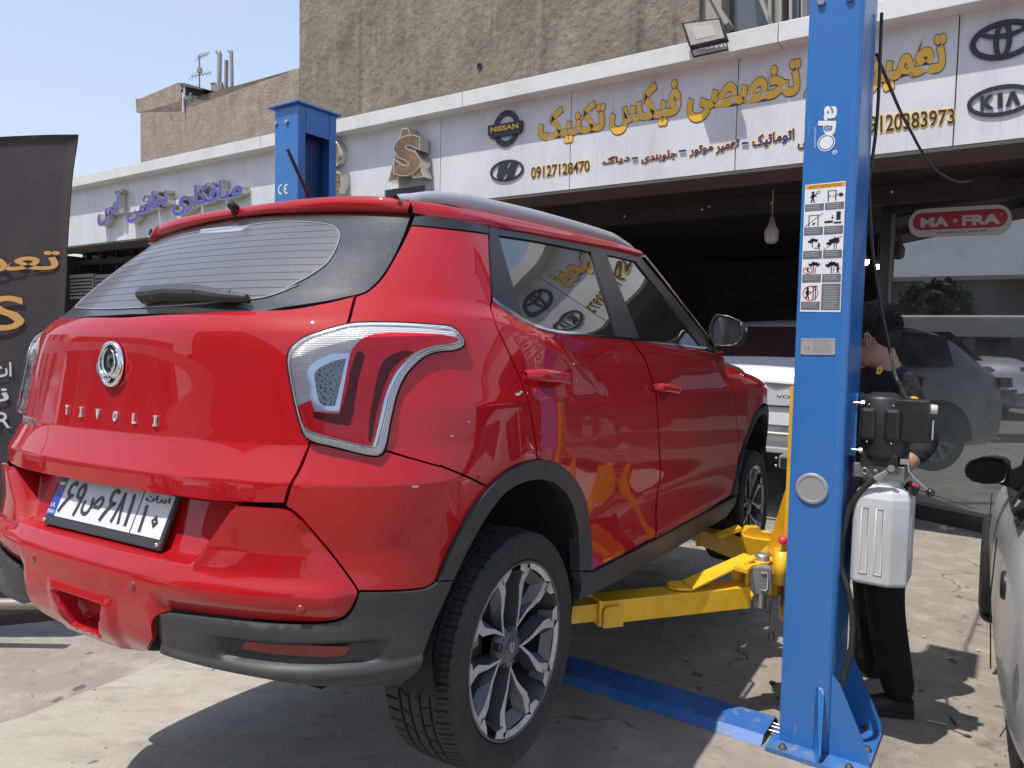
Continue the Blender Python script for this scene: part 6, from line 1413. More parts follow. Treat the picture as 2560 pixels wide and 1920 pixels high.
mb=MB(); dbox(mb,0,WD,ztop-.16,ztop,.07); dbox(mb,0,sg_-.03,0,ztop-.16,.07); dbox(mb,sg_-.03,WD,0,.14,.07); dbox(mb,WD-.1,WD,.14,ztop-.16,.07); DB(mb,'door_frame',DFR,.004)
mb=MB(); dbox(mb,sg_-.03,sg_,.14,ztop-.16,.03,-.012); dbox(mb,sg_-.03,WD-.1,.14,.17,.03,-.012); DB(mb,'glazing_bead',mat('grey aluminium bead',(.20,.19,.18),rough=.4,metal=.5))
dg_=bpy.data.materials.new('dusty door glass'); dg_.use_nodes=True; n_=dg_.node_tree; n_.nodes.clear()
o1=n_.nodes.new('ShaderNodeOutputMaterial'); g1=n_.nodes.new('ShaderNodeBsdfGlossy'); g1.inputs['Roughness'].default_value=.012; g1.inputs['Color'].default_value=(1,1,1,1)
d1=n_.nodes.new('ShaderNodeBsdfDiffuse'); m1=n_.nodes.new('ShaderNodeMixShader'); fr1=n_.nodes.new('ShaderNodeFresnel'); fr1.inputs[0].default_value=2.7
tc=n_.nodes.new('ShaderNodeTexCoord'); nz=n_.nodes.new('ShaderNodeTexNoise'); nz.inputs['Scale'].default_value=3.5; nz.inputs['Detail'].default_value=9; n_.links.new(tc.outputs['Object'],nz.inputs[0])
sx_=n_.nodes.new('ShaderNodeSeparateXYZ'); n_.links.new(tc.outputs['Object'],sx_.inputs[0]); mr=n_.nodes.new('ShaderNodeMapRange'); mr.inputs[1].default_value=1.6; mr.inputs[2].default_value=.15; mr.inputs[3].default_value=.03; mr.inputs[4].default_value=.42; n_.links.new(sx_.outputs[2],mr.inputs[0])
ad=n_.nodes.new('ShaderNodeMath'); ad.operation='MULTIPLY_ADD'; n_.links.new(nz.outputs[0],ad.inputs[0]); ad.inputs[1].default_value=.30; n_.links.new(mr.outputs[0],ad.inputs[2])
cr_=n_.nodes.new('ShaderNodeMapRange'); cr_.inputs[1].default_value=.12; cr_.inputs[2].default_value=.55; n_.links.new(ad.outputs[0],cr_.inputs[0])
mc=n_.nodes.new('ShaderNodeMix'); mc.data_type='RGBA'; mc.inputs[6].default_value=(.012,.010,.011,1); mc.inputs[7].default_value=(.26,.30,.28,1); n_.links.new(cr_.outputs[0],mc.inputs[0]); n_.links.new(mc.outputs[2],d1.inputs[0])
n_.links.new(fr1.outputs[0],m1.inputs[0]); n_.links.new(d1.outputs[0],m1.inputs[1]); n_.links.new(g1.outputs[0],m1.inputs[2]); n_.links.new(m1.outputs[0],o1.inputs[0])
mb=MB(); dbox(mb,sg_,WD-.1,.17,ztop-.16,.008,.0); gp=DB(mb,'glass_pane',dg_)
# oval sticker
SW=mat('sticker white',(.55,.54,.52),rough=.3); SR=mat('sticker faded red',(.38,.035,.07),rough=.3)
def stadium(p0,p1,p2,p3,k=12,in_=0.,e=-.002):
    """rounded-end bar inside the pixel quad bl,br,tr,tl"""
    bl,br,tr,tl=[dp(p,e) for p in c6(p0,p1,p2,p3)]; h=np.linalg.norm(tl-bl)/2-in_; cl=(bl+tl)/2; cr=(br+tr)/2; u=(cr-cl)/np.linalg.norm(cr-cl); cl=cl+u*(h+in_); cr=cr-u*(h+in_)
    P=[cr+u*h*math.cos(t)+Z_*h*math.sin(t) for t in np.linspace(-math.pi/2,math.pi/2,k)]+[cl-u*h*math.cos(t)+Z_*h*math.sin(t) for t in np.linspace(math.pi/2,-math.pi/2,k)]
    return P
mb=MB(); mb.prism(stadium((1300,612),(2118,580),(2118,355),(1300,395)),-DN*.001); DB(mb,'oval_sticker',SW,par=gp)
mb=MB(); mb.prism(stadium((1333,558),(2085,518),(2085,388),(1333,425),e=-.0035),-DN*.0005); DB(mb,'sticker_red_field',SR,par=gp)
mb=MB()
def dq(*L,e=-.0045): return [dp(p,e) for p in c6(*L)]
text_on(mb,'MA',dq((1395,535),(1618,524),(1618,445),(1395,458)),0,0,bold=.05); text_on(mb,'FRA',dq((1722,519),(2028,503),(2028,420),(1722,438)),0,0,bold=.05); text_on(mb,'R',dq((2030,440),(2046,439),(2046,418),(2030,419)),0,0)
c=dp(c6((1670,480))[0],-.0045); P=[c+ua*(.030 if k%2==0 else .011)*math.cos(k*math.pi/8)+Z_*(.030 if k%2==0 else .011)*math.sin(k*math.pi/8) for k in range(16)]; mb.add(P,[tuple(range(16))]); DB(mb,'sticker_lettering',SW,par=gp)
mb=MB(); text_on(mb,'cosmetics for your car',dq((1518,590),(1925,568),(1925,542),(1518,562)),0,0,shear=.25,bold=.01); DB(mb,'sticker_slogan_lettering',mat('sticker grey text',(.10,.09,.09)),par=gp)
# ---------------------------------------------------------------- bulbs in the garage
def bulb(p,y,r,lit,label):
    q=atdepth(p,y); b=empty('led_bulb',tuple(q),0,label,'light bulb'); 
    mb=MB(); mb.lathe([(0,-r*1.35),(r*.6,-r*1.25),(r*.95,-r*.8),(r,-r*.2),(r,.0)],(0,0,0),(0,0,1),24); mb.build('bulb_dome',mat('lit bulb',(.9,.9,.9),emit=(1,.97,.9),es=14) if lit else mat('unlit bulb dome',(.40,.40,.41),rough=.35,coat=.5),b)
    mb=MB(); mb.lathe([(r,.0),(r,r*.55),(r*.55,r*1.3),(r*.5,r*1.7),(r*.36,r*1.75),(r*.36,r*2.5),(0,r*2.5)],(0,0,0),(0,0,1),24); mb.tube([(0,0,r*2.4),(0,0,r*2.4+1.2 if lit else 3.2-q[2])],.005,6); mb.build('bulb_socket',mat('bulb white plastic',(.45,.42,.38),rough=.5),b)
bulb(c6((217,590))[0],7.2,.066,False,'unlit white LED bulb hanging in the dark bay left of the blue post')
bulb(c6((955,790))[0],10.,.055,True,'larger lit bulb deep in the garage, nearest the blue post')
bulb(c6((1055,828))[0],11.5,.05,True,'smaller lit bulb deep in the garage, nearest the door frame')
# ================================================================ buildings behind
CON=mat('rough brown cement render',(.215,.178,.135),rough=.92,noise=[(.8,(.15,.125,.092),.42,.68),(3.2,(.27,.228,.175),.46,.70,(1,1,.35)),(14,(.12,.105,.088),.55,.72),(2,(.10,.09,.08),.56,.72,(2,2,.12)),(.6,(.17,.14,.105),.55,.66)],bump=[(1.5,.5,.15),(8,.6,.05),(40,.4,.012)])
def prismN(root,name,pts,n,c,depth,m,bevel=0.):
    P=[onplane(p,n,c) for p in pts]; n=np.array(n,float); mb=MB(); mb.prism(P,n/np.linalg.norm(n)*depth); o=mb.build(name,m,root); 
    if root: o.data.transform(Matrix.Translation(-Vector(root.location)))
    return o
CB=10.2
q0=fp((748,300),CB)
bw=empty('tower_building',tuple(q0*np.array([1,1,0])),0,'tall blank wall of rough brown cement render behind the garage','building')
prismN(bw,'wall',[(748.6,420),(748.6,-500),(1748,-700),(1748,200)],NF,CB,6,CON)
def hole(p,r): 
    q=onplane(p,NF,CB-.02); mb=MB(); mb.lathe([(r,0),(r*.6,-.01),(0,-.012)],q,-NF,9); o=mb.build('wall_hole',SHELL,bw); o.data.transform(Matrix.Translation(-Vector(bw.location)))
hole(e3((107,255))[0],.055)
# window bay at the right end
WFR=mat('grey beige window frame',(.30,.28,.25),rough=.5); WGL=mat('upper window glass',(.10,.11,.12),rough=.06,coat=1.)
prismN(bw,'stair_wall',[(1748,220),(1748,-700),(1792,-700),(1806,200)],NF,CB+.15,5,mat('beige stucco',(.36,.33,.28),rough=.8,noise=(4,(.30,.27,.23),.45,.7)))
prismN(bw,'window_pane',[(1806,200),(1770,-300),(2030,-300),(2030,150)],NF,CB+.5,5,WGL)
for L_ in ([(1748,-60),(1756,-60),(1822,55),(1812,62)],[(1858,-100),(1868,-100),(1932,60),(1922,62)],[(1920,-300),(1928,-300),(1928,100),(1920,100)],[(1946,-300),(1954,-300),(1954,100),(1946,100)],[(1972,-300),(1980,-300),(1980,100),(1972,100)],[(2002,-300),(2006,-300),(2006,100),(2002,100)]):
    prismN(bw,'window_frame',L_,NF,CB+.1,.25,WFR)
prismN(bw,'window_frame',[(1925,-300),(1948,-300),(1948,100),(1925,100)],NF,CB+.2,.1,WFR)
ND=np.array([.633,.774,0]); ND/=np.linalg.norm(ND); c_=ND@fp((748,171),CB+.6)
q0=onplane((560,400),ND,c_)
lb=empty('lower_building',tuple(q0*np.array([1,1,0])),0,'lower brown rendered building with stepped parapet left of the tall wall','building')
BR2=mat('pale brown render',(.30,.245,.195),rough=.92,noise=[(1.2,(.23,.19,.15),.42,.68),(6,(.35,.29,.235),.46,.70,(1,1,.4)),(18,(.20,.165,.13),.56,.74)],bump=[(5,.5,.06),(26,.7,.03)])  # lighter brown render with random mottling
prismN(lb,'wall',[(352,420)]+e1((862,690),(838,690),(833,607),(865,604),(1090,508),(1112,545),(1112,684),(1098,686),(1470,530),(1838,418))+[(747,440)],ND,c_,5,BR2)
prismN(lb,'stair_head',e1((1100,512),(1120,515),(1255,545),(1240,620),(1110,684)),ND,c_+.05,.9,SHELL)
prismN(lb,'shed_roof',e1((1095,508),(1135,510),(1258,545),(1235,550),(1100,522)),ND,c_-.1,1.6,mat('rusty sheet',(.10,.085,.07),rough=.6))
prismN(lb,'parapet_block',e1((1228,548),(1300,570),(1300,620),(1228,650)),ND,c_+.3,.8,BR2)
prismN(lb,'roof_fill',e1((1098,686),(1230,630),(1300,600),(1470,530),(1838,418),(1838,500),(1098,760)),ND,c_+.1,4,BR2)
q=onplane(e1((1178,660))[0],ND,c_+.02)
wt=empty('water_tank',tuple(q),0,'pale boxy water tank under the rooftop shed','water tank')
mb=MB(); P=[onplane(p,ND,c_+.02)-q for p in e1((1133,672),(1220,635),(1218,590),(1150,585),(1136,592))]; mb.prism(P,ND*.7); mb.build('tank_body',mat('pale tank',(.42,.43,.44),rough=.5,noise=(3,(.34,.35,.36),.4,.7)),wt); 
mb=MB(); mb.tube([onplane(p,ND,c_-.02)-q for p in e1((1175,590),(1175,572))],.05,10); mb.build('tank_neck',mat('tank cap grey',(.2,.2,.2)),wt)
for x0,y0,x1_,y1_ in ((1128,690,1124,570),(1135,530,1135,600)):
    mb=MB(); mb.tube([onplane(p,ND,c_-.05) for p in e1((x0,y0),(x1_,y1_))],.03,8); o=mb.build('shed_post',CAPM,lb); o.data.transform(Matrix.Translation(-Vector(lb.location)))
PIP=mat('grey flue pipe',(.27,.27,.28),rough=.5)
for L_,r,lab in (([(1345,595),(1350,330),(1346,320),(1336,320)],.055,'tall grey flue pipe with bent cap, leftmost on the roof'),([(1388,580),(1391,372)],.05,'straight capless grey flue pipe between two bent ones'),([(1425,568),(1421,322),(1417,312),(1409,313)],.045,'slim grey flue pipe with bent cap, rightmost on the roof'),([(1360,590),(1362,508)],.04,'short grey flue pipe beside the leftmost tall one')):
    mb=MB(); mb.tube([onplane(p,ND,c_+.35) for p in e1(*L_)],r,10); tag(mb.build('flue_pipe',PIP),lab,'pipe','flue pipes on the lower roof')
mb=MB(); q=onplane(e1((1312,600))[0],ND,c_+.4); P=[onplane(p,ND,c_+.4) for p in e1((1296,602),(1332,602),(1330,522),(1333,514),(1325,507),(1300,507),(1291,514),(1297,522))]; mb.prism(P,ND*.4); tag(mb.build('chimney',BR2),'stubby rendered chimney between the antenna and the flue pipes','chimney')
an=onplane(e1((1225,530))[0],ND,c_+.3); ar=empty('tv_antenna',tuple(an),0,'spindly rooftop television antenna with two arms','antenna')
def an_(p): return onplane(e1(p)[0],ND,c_+.3)-an
mb=MB(); mb.tube([an_((1225,535)),an_((1225,340))],.022,8); mb.build('mast',PIP,ar)
mb=MB(); mb.box(an_((1227,433)),(.10,.08,.13)); mb.build('junction_box',PIP,ar)
for a_,b_ in (((1215,352),(1280,330)),((1175,470),(1295,447))):
    mb=MB(); mb.tube([an_(a_),an_(b_)],.012,6)
    for t in np.linspace(0,1,7):
        c=an_(a_)*(1-t)+an_(b_)*t; mb.tube([c-np.array([.06,.0,.10])*(1.1-t*.5),c+np.array([.06,0,.10])*(1.1-t*.5)],.006,5)
    mb.build('antenna_arm',PIP,ar)
# ================================================================ other cars
def simple_car(root,paint,st,axles,tyre_r=.31,tw=.20,lamps=True,glass=None,rear_in=0.):
    """st: stations (y, half width, z bottom, z belt, z roof, roof half width)"""
    glass=glass or GLASS; V=[]; n=12
    def sec(y,w,zb,zs,zr,wr):
        h=[(0,zb),(w*.86,zb),(w*.97,zb+.07),(w*.995,zb+.22),(w,zb+.5*(zs-zb)),(w*.985,zs-.10),(w*.93,zs)]
        if zr-zs<.08: h+=[(w*.86,zs+(zr-zs)*.5),(w*.70,zs+(zr-zs)*.8),(w*.4,zr-.003),(0,zr)]
        else: h+=[(wr+.02,zr-.07),(wr*.93,zr-.02),(wr*.5,zr),(0,zr+.01)]
        return h
    S_=[sec(*s) for s in st]; k=len(S_[0])
    for s,h in zip(st,S_):
        for x,z in h: V.append((x,s[0],z))
        for x,z in h[1:-1][::-1]: V.append((-x,s[0],z))
    m=2*k-2; F=[(i*m+j,i*m+(j+1)%m,(i+1)*m+(j+1)%m,(i+1)*m+j) for i in range(len(st)-1) for j in range(m)]
    F+=[tuple(range(m))[::1],tuple(range((len(st)-1)*m,len(st)*m))[::-1]]; F=[f[::-1] for f in F]
    o=raw('body',V,F,paint,root,smooth=True); sb=o.modifiers.new('round','SUBSURF'); sb.levels=2; sb.render_levels=2
    # windows
    def wpan(name,P,off): 
        P=[np.array(p,float) for p in P]; c=sum(P)/len(P); nn=np.cross(P[1]-P[0],P[-1]-P[0]); nn/=np.linalg.norm(nn); nn=nn if nn@(c-np.array([0,1.2,.8]))>0 else -nn
        mb=MB(); mb.prism([p+nn*off for p in P],-nn*.01); return mb.build(name,glass,root)
    cab=[i for i,s in enumerate(st) if s[4]-s[3]>.25]; i0,i1=cab[0],cab[-1]
    for sx in (-1,1):
        for a,b in ((i0,(i0+i1)//2),((i0+i1)//2,i1)):
            A,B=st[a],st[b]; ya,yb=A[0]+.06,B[0]-.04
            wpan('side_window',[(sx*A[1]*.925,ya,A[3]+.02),(sx*B[1]*.925,yb,B[3]+.02),(sx*(B[5]+.035),yb,B[4]-.10),(sx*(A[5]+.035),ya,A[4]-.10)],.016)
    A,B=st[i0-1] if i0>0 else st[0],st[i0]; 
    wpan('rear_window',[(-A[1]*.78,A[0]+.03,max(A[3],A[4]-.0)+.02),(A[1]*.78,A[0]+.03,max(A[3],A[4])+.02),(B[5]*.92,B[0]-.03,B[4]-.06),(-B[5]*.92,B[0]-.03,B[4]-.06)],.02)
    A,B=st[i1+1],st[i1]
    wpan('windscreen',[(-A[1]*.80,A[0]-.03,A[4]+.02),(A[1]*.80,A[0]-.03,A[4]+.02),(B[5]*.92,B[0]+.03,B[4]-.06),(-B[5]*.92,B[0]+.03,B[4]-.06)],.02)
    wx=max(s[1] for s in st)
    for y in axles:
        for sx in (-1,1):
            w=empty('wheel',(sx*(wx+(.012 if y>0 else -rear_in+.004)),y,tyre_r)); w.parent=root; w.scale=(sx,1,1)
            mb=MB(); mb.lathe([(tyre_r*.66,-.01),(tyre_r*.72,.0),(tyre_r*.86,.008),(tyre_r*.95,.0),(tyre_r,-.02),(tyre_r,-tw),(tyre_r*.7,-tw)],(0,0,0),(1,0,0),48); mb.build('tyre',RUB,w)
            mb=MB(); mb.lathe([(tyre_r*.68,-.008),(tyre_r*.64,-.004),(tyre_r*.60,-.03),(tyre_r*.60,-.12)],(0,0,0),(1,0,0),40)
            for q in range(9):
                a=q*2*math.pi/9; c_,s_=math.cos(a),math.sin(a); r1,r2=.045,tyre_r*.64
                P=[(-.018,r1*c_-.014*s_,r1*s_+.014*c_),(-.018,r1*c_+.014*s_,r1*s_-.014*c_),(-.006,r2*c_+.024*s_,r2*s_-.024*c_),(-.006,r2*c_-.024*s_,r2*s_+.024*c_)]; mb.prism(P,(-.02,0,0))
            mb.lathe([(.06,-.03),(.055,-.008),(0,-.004)],(0,0,0),(1,0,0),20); mb.build('rim',mat('plain alloy rim',(.30,.30,.31),rough=.35,metal=.7),w)
            mb=MB(); mb.lathe([(tyre_r*.62,-.07),(0,-.07)],(0,0,0),(1,0,0),24); mb.build('wheel_backing',SHELL,w)
            if rear_in: continue
            t=np.linspace(-.1,math.pi+.1,26); ro=tyre_r+.055
            P=[(sx*(wx+.002),y+ro*math.cos(q),tyre_r+.03+ro*math.sin(q)) for q in t]; mb=MB(); mb.add(P,[tuple(range(26))]); mb.build('wheel_arch',SHELL,root)
    return o
SLV=mat('dusty silver car paint',(.42,.43,.42),rough=.42,metal=.08,coat=.5,coatr=.12,noise=[(9,(.44,.43,.41),.46,.70),(70,(.27,.265,.25),.56,.72),(3,(.30,.30,.29),.5,.7)])
hd=np.array([.530,.848,0]); hr=np.array([.848,-.530,0]); hang=math.atan2(-hd[0],hd[1])
wp_=np.array([2.93,4.42,0]); so_=wp_-hd*2.45+hr*.80
sc_=empty('parked_car',tuple(so_),hang,'dusty silver car cut off by the right edge, its black door mirror folded out','car')
stS=[(-.62,.62,.45,.80,.86,.5),(-.45,.80,.32,.86,.90,.6),(-.05,.835,.28,.90,.98,.62),(.30,.84,.26,.92,1.36,.58),(.75,.845,.25,.92,1.42,.60),(1.25,.845,.25,.91,1.40,.59),(1.62,.84,.26,.90,1.22,.60),(2.02,.835,.27,.88,.91,.6),(2.45,.83,.28,.80,.84,.55),(2.85,.79,.30,.70,.74,.5),(3.10,.62,.34,.60,.64,.4)]
simple_car(sc_,SLV,stS,(0,2.45),.30,rear_in=.10)
MIR=BLK
def L2(P,root=so_): 
    v=np.array(P)-root; return np.array([v@hr,v@hd,v[2]])
def mz(p,y): return L2(atdepth(p,y))
mb=MB(); O=c7((1740,1040),(1750,990),(1790,950),(1860,928),(1950,922),(2040,938),(2078,975),(2085,1040),(2060,1110),(2010,1138),(1900,1140),(1800,1115),(1755,1080))
A_=[mz(p,3.30) for p in O]; c=sum(A_)/len(A_); B_=[c+(p-c)*.96+np.array([.02,.10,0]) for p in A_]; C_=[c+(p-c)*.55+np.array([.03,.15,0]) for p in A_]; I_=[c+(p-c)*.90+np.array([0,-.002,0]) for p in A_]; n=len(O)
mb.add(A_+B_+C_+I_,[(k*n+i,k*n+(i+1)%n,(k+1)*n+(i+1)%n,(k+1)*n+i) for k in range(2) for i in range(n)]+[(i,(i+1)%n,3*n+(i+1)%n,3*n+i) for i in range(n)]+[tuple(range(2*n,3*n))],True)
dm=mb.build('door_mirror',BLKS,sc_)
mb=MB(); mb.add([p+np.array([0,.004,0]) for p in I_],[tuple(range(n))]); mb.build('mirror_glass',mat('dark mirror glass',(.12,.12,.12),rough=.03,metal=.9),dm)
mb=MB(); mb.prism([mz(p,3.32) for p in c7((2060,960),(2120,1030),(2190,1000),(2230,900),(2260,900),(2240,1080),(2160,1180),(2080,1160),(2000,1135),(2060,1080))],(0.0,.05,0)); mb.build('mirror_arm',BLKS,dm,bevel=.008)
def onflank(p,off=-.848):
    d=ray(p); t=(off-(CAM-so_)@hr)/(d@hr); return L2(CAM+d*t)
q=onflank(c8((2060,215))[0]); mb=MB(); mb.lathe([(.040,0),(.040,.006),(.034,.012),(0,.014)],(-.846,q[1],q[2]),(-1,0,0),24); mb.build('side_marker',BLK,sc_)
for k,(y0_,y1_) in enumerate(((1.68,1.78),(.62,.66))):
    mb=MB(); mb.tube([(-.838,y0_,.32),(-.852,y0_+.02,.60),(-.842,y1_,.84)],.003,6); mb.build('door_seam',SHELL,sc_)
# white hatchback in the bay
WHP=mat('white car paint',(.52,.53,.55),rough=.35,coat=.8,coatr=.05)
DGL=mat('dusty maroon rear glass',(.030,.012,.014),rough=.35,coat=.4,coatr=.2,noise=(150,(.10,.05,.055),.52,.70))
wc=atdepth((1915,1000),6.6); wo_=np.array([wc[0],wc[1],.40])+hd*.75
wt_=empty('parked_car',tuple(wo_),hang,'white hatchback raised in the dark garage bay between red car and blue post','car')
stW=[(-.78,.70,.42,.70,.86,.5),(-.72,.82,.26,.90,.98,.6),(-.60,.86,.22,.98,1.06,.66),(-.25,.875,.20,1.00,1.42,.62),(.5,.88,.20,.98,1.47,.62),(1.15,.88,.20,.97,1.45,.61),(1.60,.875,.20,.96,1.25,.64),(2.0,.87,.22,.94,.98,.6),(2.6,.86,.24,.85,.90,.55),(3.1,.80,.26,.72,.76,.5),(3.35,.60,.32,.60,.64,.4)]
simple_car(wt_,WHP,stW,(0,2.6),.31,glass=DGL)
def wz(p,y=7.12): v=atdepth(p,y)-wo_; return np.array([v@hr,v@hd,v[2]])
TL=mat('white car tail lamp',(.30,.008,.015),rough=.15,coat=1.)
for sx in (1,-1):
    P=[np.array([sx*x,-.80+.10*(x-.3)**2,z]) for x,z in ((.36,.83),(.44,.88),(.60,.92),(.84,.93),(.86,.84),(.70,.80),(.50,.80))]; mb=MB(); mb.prism(P,(0,.12,0)); mb.build('tail_lamp',TL,wt_,bevel=.006)
mb=MB(); mb.box((0,-.79,.50),(1.4,.02,.010)); mb.box((0,-.79,.665),(1.5,.02,.010)); mb.build('tailgate_seam',SHELL,wt_)
mb=MB(); mb.box((0,-.80,.555),(.52,.012,.11)); mb.build('number_plate',PW,wt_)
mb=MB(); text_on(mb,'VOL',[np.array([.10,-.815,.735]),np.array([.26,-.815,.735]),np.array([.26,-.815,.765]),np.array([.10,-.815,.765])],0,.004,bold=.02); mb.build('boot_lettering',CHROME,wt_)
mb=MB(); mb.box((0,-.60,1.02),(1.1,.03,.05)) if 0 else mb.box((0,-.815,.28),(1.3,.05,.05)); mb.build('bumper_strip',mat('bumper light grey',(.35,.35,.35),rough=.5),wt_,bevel=.01)
# grey arm of the lift under the white car
ga=atdepth((1960,1150),5.9); gr_=empty('lift_arm_end',tuple(ga),hang,'grimy grey lift arm end poking out under the white hatchback','lift arm')
mb=MB(); mb.box((.05,.25,0),(.13,.75,.10)); mb.build('arm_tube',mat('grimy grey steel',(.22,.20,.17),rough=.6,noise=(12,(.12,.10,.09),.45,.7)),gr_,bevel=.008)
mb=MB(); mb.box((.05,-.135,0),(.09,.03,.065)); mb.build('arm_mouth',SHELL,gr_)
for z in (.03,-.03): MB().sphere((-.03,-.14,z),.012,8).build('arm_bolt',STEEL,gr_)
# ================================================================ banner
bn_d=3.75
BNM=mat('dark plum banner cloth',(.040,.032,.038),rough=.7,noise=[(1.2,(.060,.042,.040),.45,.75),(.8,(.10,.05,.03),.62,.80)],bump=(3,.3,.03))
br_=empty('banner_stand',tuple(atdepth((60,1560),bn_d)*np.array([1,1,0])),0,'tall dark curved banner with gold and white lettering at the left edge','banner')
binv=Matrix.Translation(-Vector(br_.location))
def bp_(p,off=0.): 
    q=atdepth(p,bn_d-off); return q
rt=e1((478,825),(472,880),(452,1000),(440,1100),(425,1300),(412,1500),(408,1659))+[(160,800),(157,1000),(155,1250),(156,1548)]
rt=[(194.5,335.7)]+rt[1:]
ys_=np.array([q[1] for q in rt]); xs_=np.array([q[0] for q in rt]); V=[];nr=40;nc=24
for j in range(nr):
    v=j/(nr-1)
    for i in range(nc):
        u=i/(nc-1); x0=-420; 
        ytop=336+ (u-1)**2*60*1.0+ (0.02*0); ybot=1549+(1-u)*60
        y=ytop*(1-v)+ybot*v; xr_=np.interp(y,ys_,xs_); x=x0+(xr_-x0)*u
        V.append(bp_((x,y),.010*math.sin(u*7+v*3)*(1-v*.3)))
F=[(j*nc+i,j*nc+i+1,(j+1)*nc+i+1,(j+1)*nc+i) for j in range(nr-1) for i in range(nc-1)]
Vb=[np.array(v)+[0,.008,0] for v in V]; nV=len(V)
F2=F[:]+[tuple(reversed([a+nV for a in f])) for f in F]
def edge(idx): return [(idx[k],idx[k+1],idx[k+1]+nV,idx[k]+nV) for k in range(len(idx)-1)]
F2+=edge([j*nc+nc-1 for j in range(nr)])+edge([i for i in range(nc)])+edge([(nr-1)*nc+i for i in range(nc)])
o_=raw('cloth',V+Vb,F2,BNM,br_,smooth=True); o_.data.transform(binv)
def BT(txt,q,m,name='banner_lettering',bold=.02,l=.014):
    mb=MB(); text_on(mb,shape_fa(txt),[bp_(p,l) for p in q],0,0,bold=bold); o=mb.build(name,m,br_); o.data.transform(binv)
BG=mat('banner gold print',(.62,.33,.10),rough=.6); BW=mat('banner lilac white print',(.55,.54,.66),rough=.6)
BT('تعمیرگاه',[(-330,706),(150,690),(150,612),(-330,600)],BG)
BT('S',[(-30,830),(62,822),(62,740),(-30,738)],BG,bold=.01)
BT('ات',[(-22,944),(29,942),(29,905),(-22,905)],BW); BT('نا',[(-30,1006),(22,1003),(22,965),(-30,965)],BW); BT('R',[(-8,1072),(26,1070),(26,1030),(-8,1030)],BW,bold=.01)
mb=MB(); mb.tube([atdepth(p,3.6) for p in ((-300,1512),(106,1509))],.028,12); o_=mb.build('base_rail',mat('dirty steel rail',(.26,.24,.20),rough=.5,metal=.3),br_); o_.data.transform(binv)
mb=MB(); mb.tube([atdepth((-430,1650),bn_d),atdepth((-425,330),bn_d),atdepth((-300,310),bn_d)],.015,10); o_=mb.build('pole',STEEL,br_); o_.data.transform(binv)
# ================================================================ the mechanic
def skin(name,nodes,edges,m,parent,sub=2,root=None):
    keys=list(nodes); me=bpy.data.meshes.new(name); me.from_pydata([tuple(nodes[k][0]) for k in keys],[(keys.index(a),keys.index(b)) for a,b in edges],[])
    o=bpy.data.objects.new(name,me); COL.objects.link(o); sk=o.modifiers.new('skin','SKIN'); sk.use_smooth_shade=True
    for i,k in enumerate(keys):
        r=nodes[k][1]; r=(r,r) if np.isscalar(r) else r; me.skin_vertices[0].data[i].radius=r; me.skin_vertices[0].data[i].use_root=(k==(root or keys[0]))
    ssf=o.modifiers.new('sub','SUBSURF'); ssf.levels=sub; ssf.render_levels=sub
    bpy.context.view_layer.update(); dg=bpy.context.evaluated_depsgraph_get(); ev=o.evaluated_get(dg); m2=bpy.data.meshes.new_from_object(ev); m2.name=name
    bpy.data.objects.remove(o); m2.materials.clear(); m2.materials.append(m); m2.polygons.foreach_set('use_smooth',[True]*len(m2.polygons))
    o=bpy.data.objects.new(name,m2); COL.objects.link(o); o.parent=parent; return o
def pp(x,y,d): return atdepth((x,y),d)
po=np.array([pp(2230,1800,3.17)[0],3.2,0.]); man=empty('person',tuple(po),0,'person in black t-shirt and trousers, head bowed, working behind the blue post','person')
def N_(x,y,d,r): return (pp(x,y,d)-po,r)
SKN=mat('skin',(.36,.185,.125),rough=.5,noise=(20,(.30,.145,.10),.4,.7)); TSH=mat('black cotton',(.012,.010,.013),rough=.85,bump=[(9,.8,.05),(26,.4,.012)]); TRO=mat('black work trousers',(.010,.010,.011),rough=.9,bump=[(7,.9,.05),(22,.5,.012)],noise=(8,(.022,.020,.018),.5,.75)); HAIR=mat('dark hair',(.010,.008,.007),rough=.6,spec=.3,bump=[(120,.8,.006),(40,.6,.006)])
body=dict(pelvis=N_(2190,1210,3.22,.12),belly=N_(2196,1120,3.22,.11),chest=N_(2208,1010,3.22,(.10,.09)),ubk=N_(2222,946,3.22,(.085,.06)),neck=N_(2212,912,3.22,.058),nk2=N_(2200,880,3.21,.056),jaw=N_(2165,880,3.205,(.060,.055)),head=N_(2182,828,3.21,(.088,.085)),crown=N_(2186,797,3.21,(.075,.065)),chin=N_(2140,912,3.20,.026),brow=N_(2147,838,3.20,.045),
 ls=N_(2250,962,3.11,.040),lua=N_(2288,1030,3.09,.038),le=N_(2318,1108,3.10,.036),lf=N_(2262,1165,3.05,.038),lw=N_(2190,1215,3.02,.027),lh=N_(2165,1222,3.02,(.020,.038)),
 rs=N_(2190,958,3.37,.040),re=N_(2150,1080,3.42,.042),rw=N_(2100,1190,3.30,.027),rh=N_(2080,1205,3.28,(.020,.036)),
 lhip=N_(2205,1250,3.16,.085),lk=N_(2208,1520,3.16,.058),la=N_(2245,1740,3.14,.04),rhip=N_(2175,1250,3.32,.085),rk=N_(2172,1490,3.42,.058),ra=N_(2160,1680,3.55,.04))
ed=[('pelvis','belly'),('belly','chest'),('chest','ubk'),('ubk','neck'),('neck','nk2'),('nk2','head'),('head','crown'),('head','brow'),('nk2','jaw'),('jaw','chin'),('ubk','ls'),('ls','lua'),('lua','le'),('le','lf'),('lf','lw'),('lw','lh'),('ubk','rs'),('rs','re'),('re','rw'),('rw','rh'),('pelvis','lhip'),('lhip','lk'),('lk','la'),('pelvis','rhip'),('rhip','rk'),('rk','ra')]
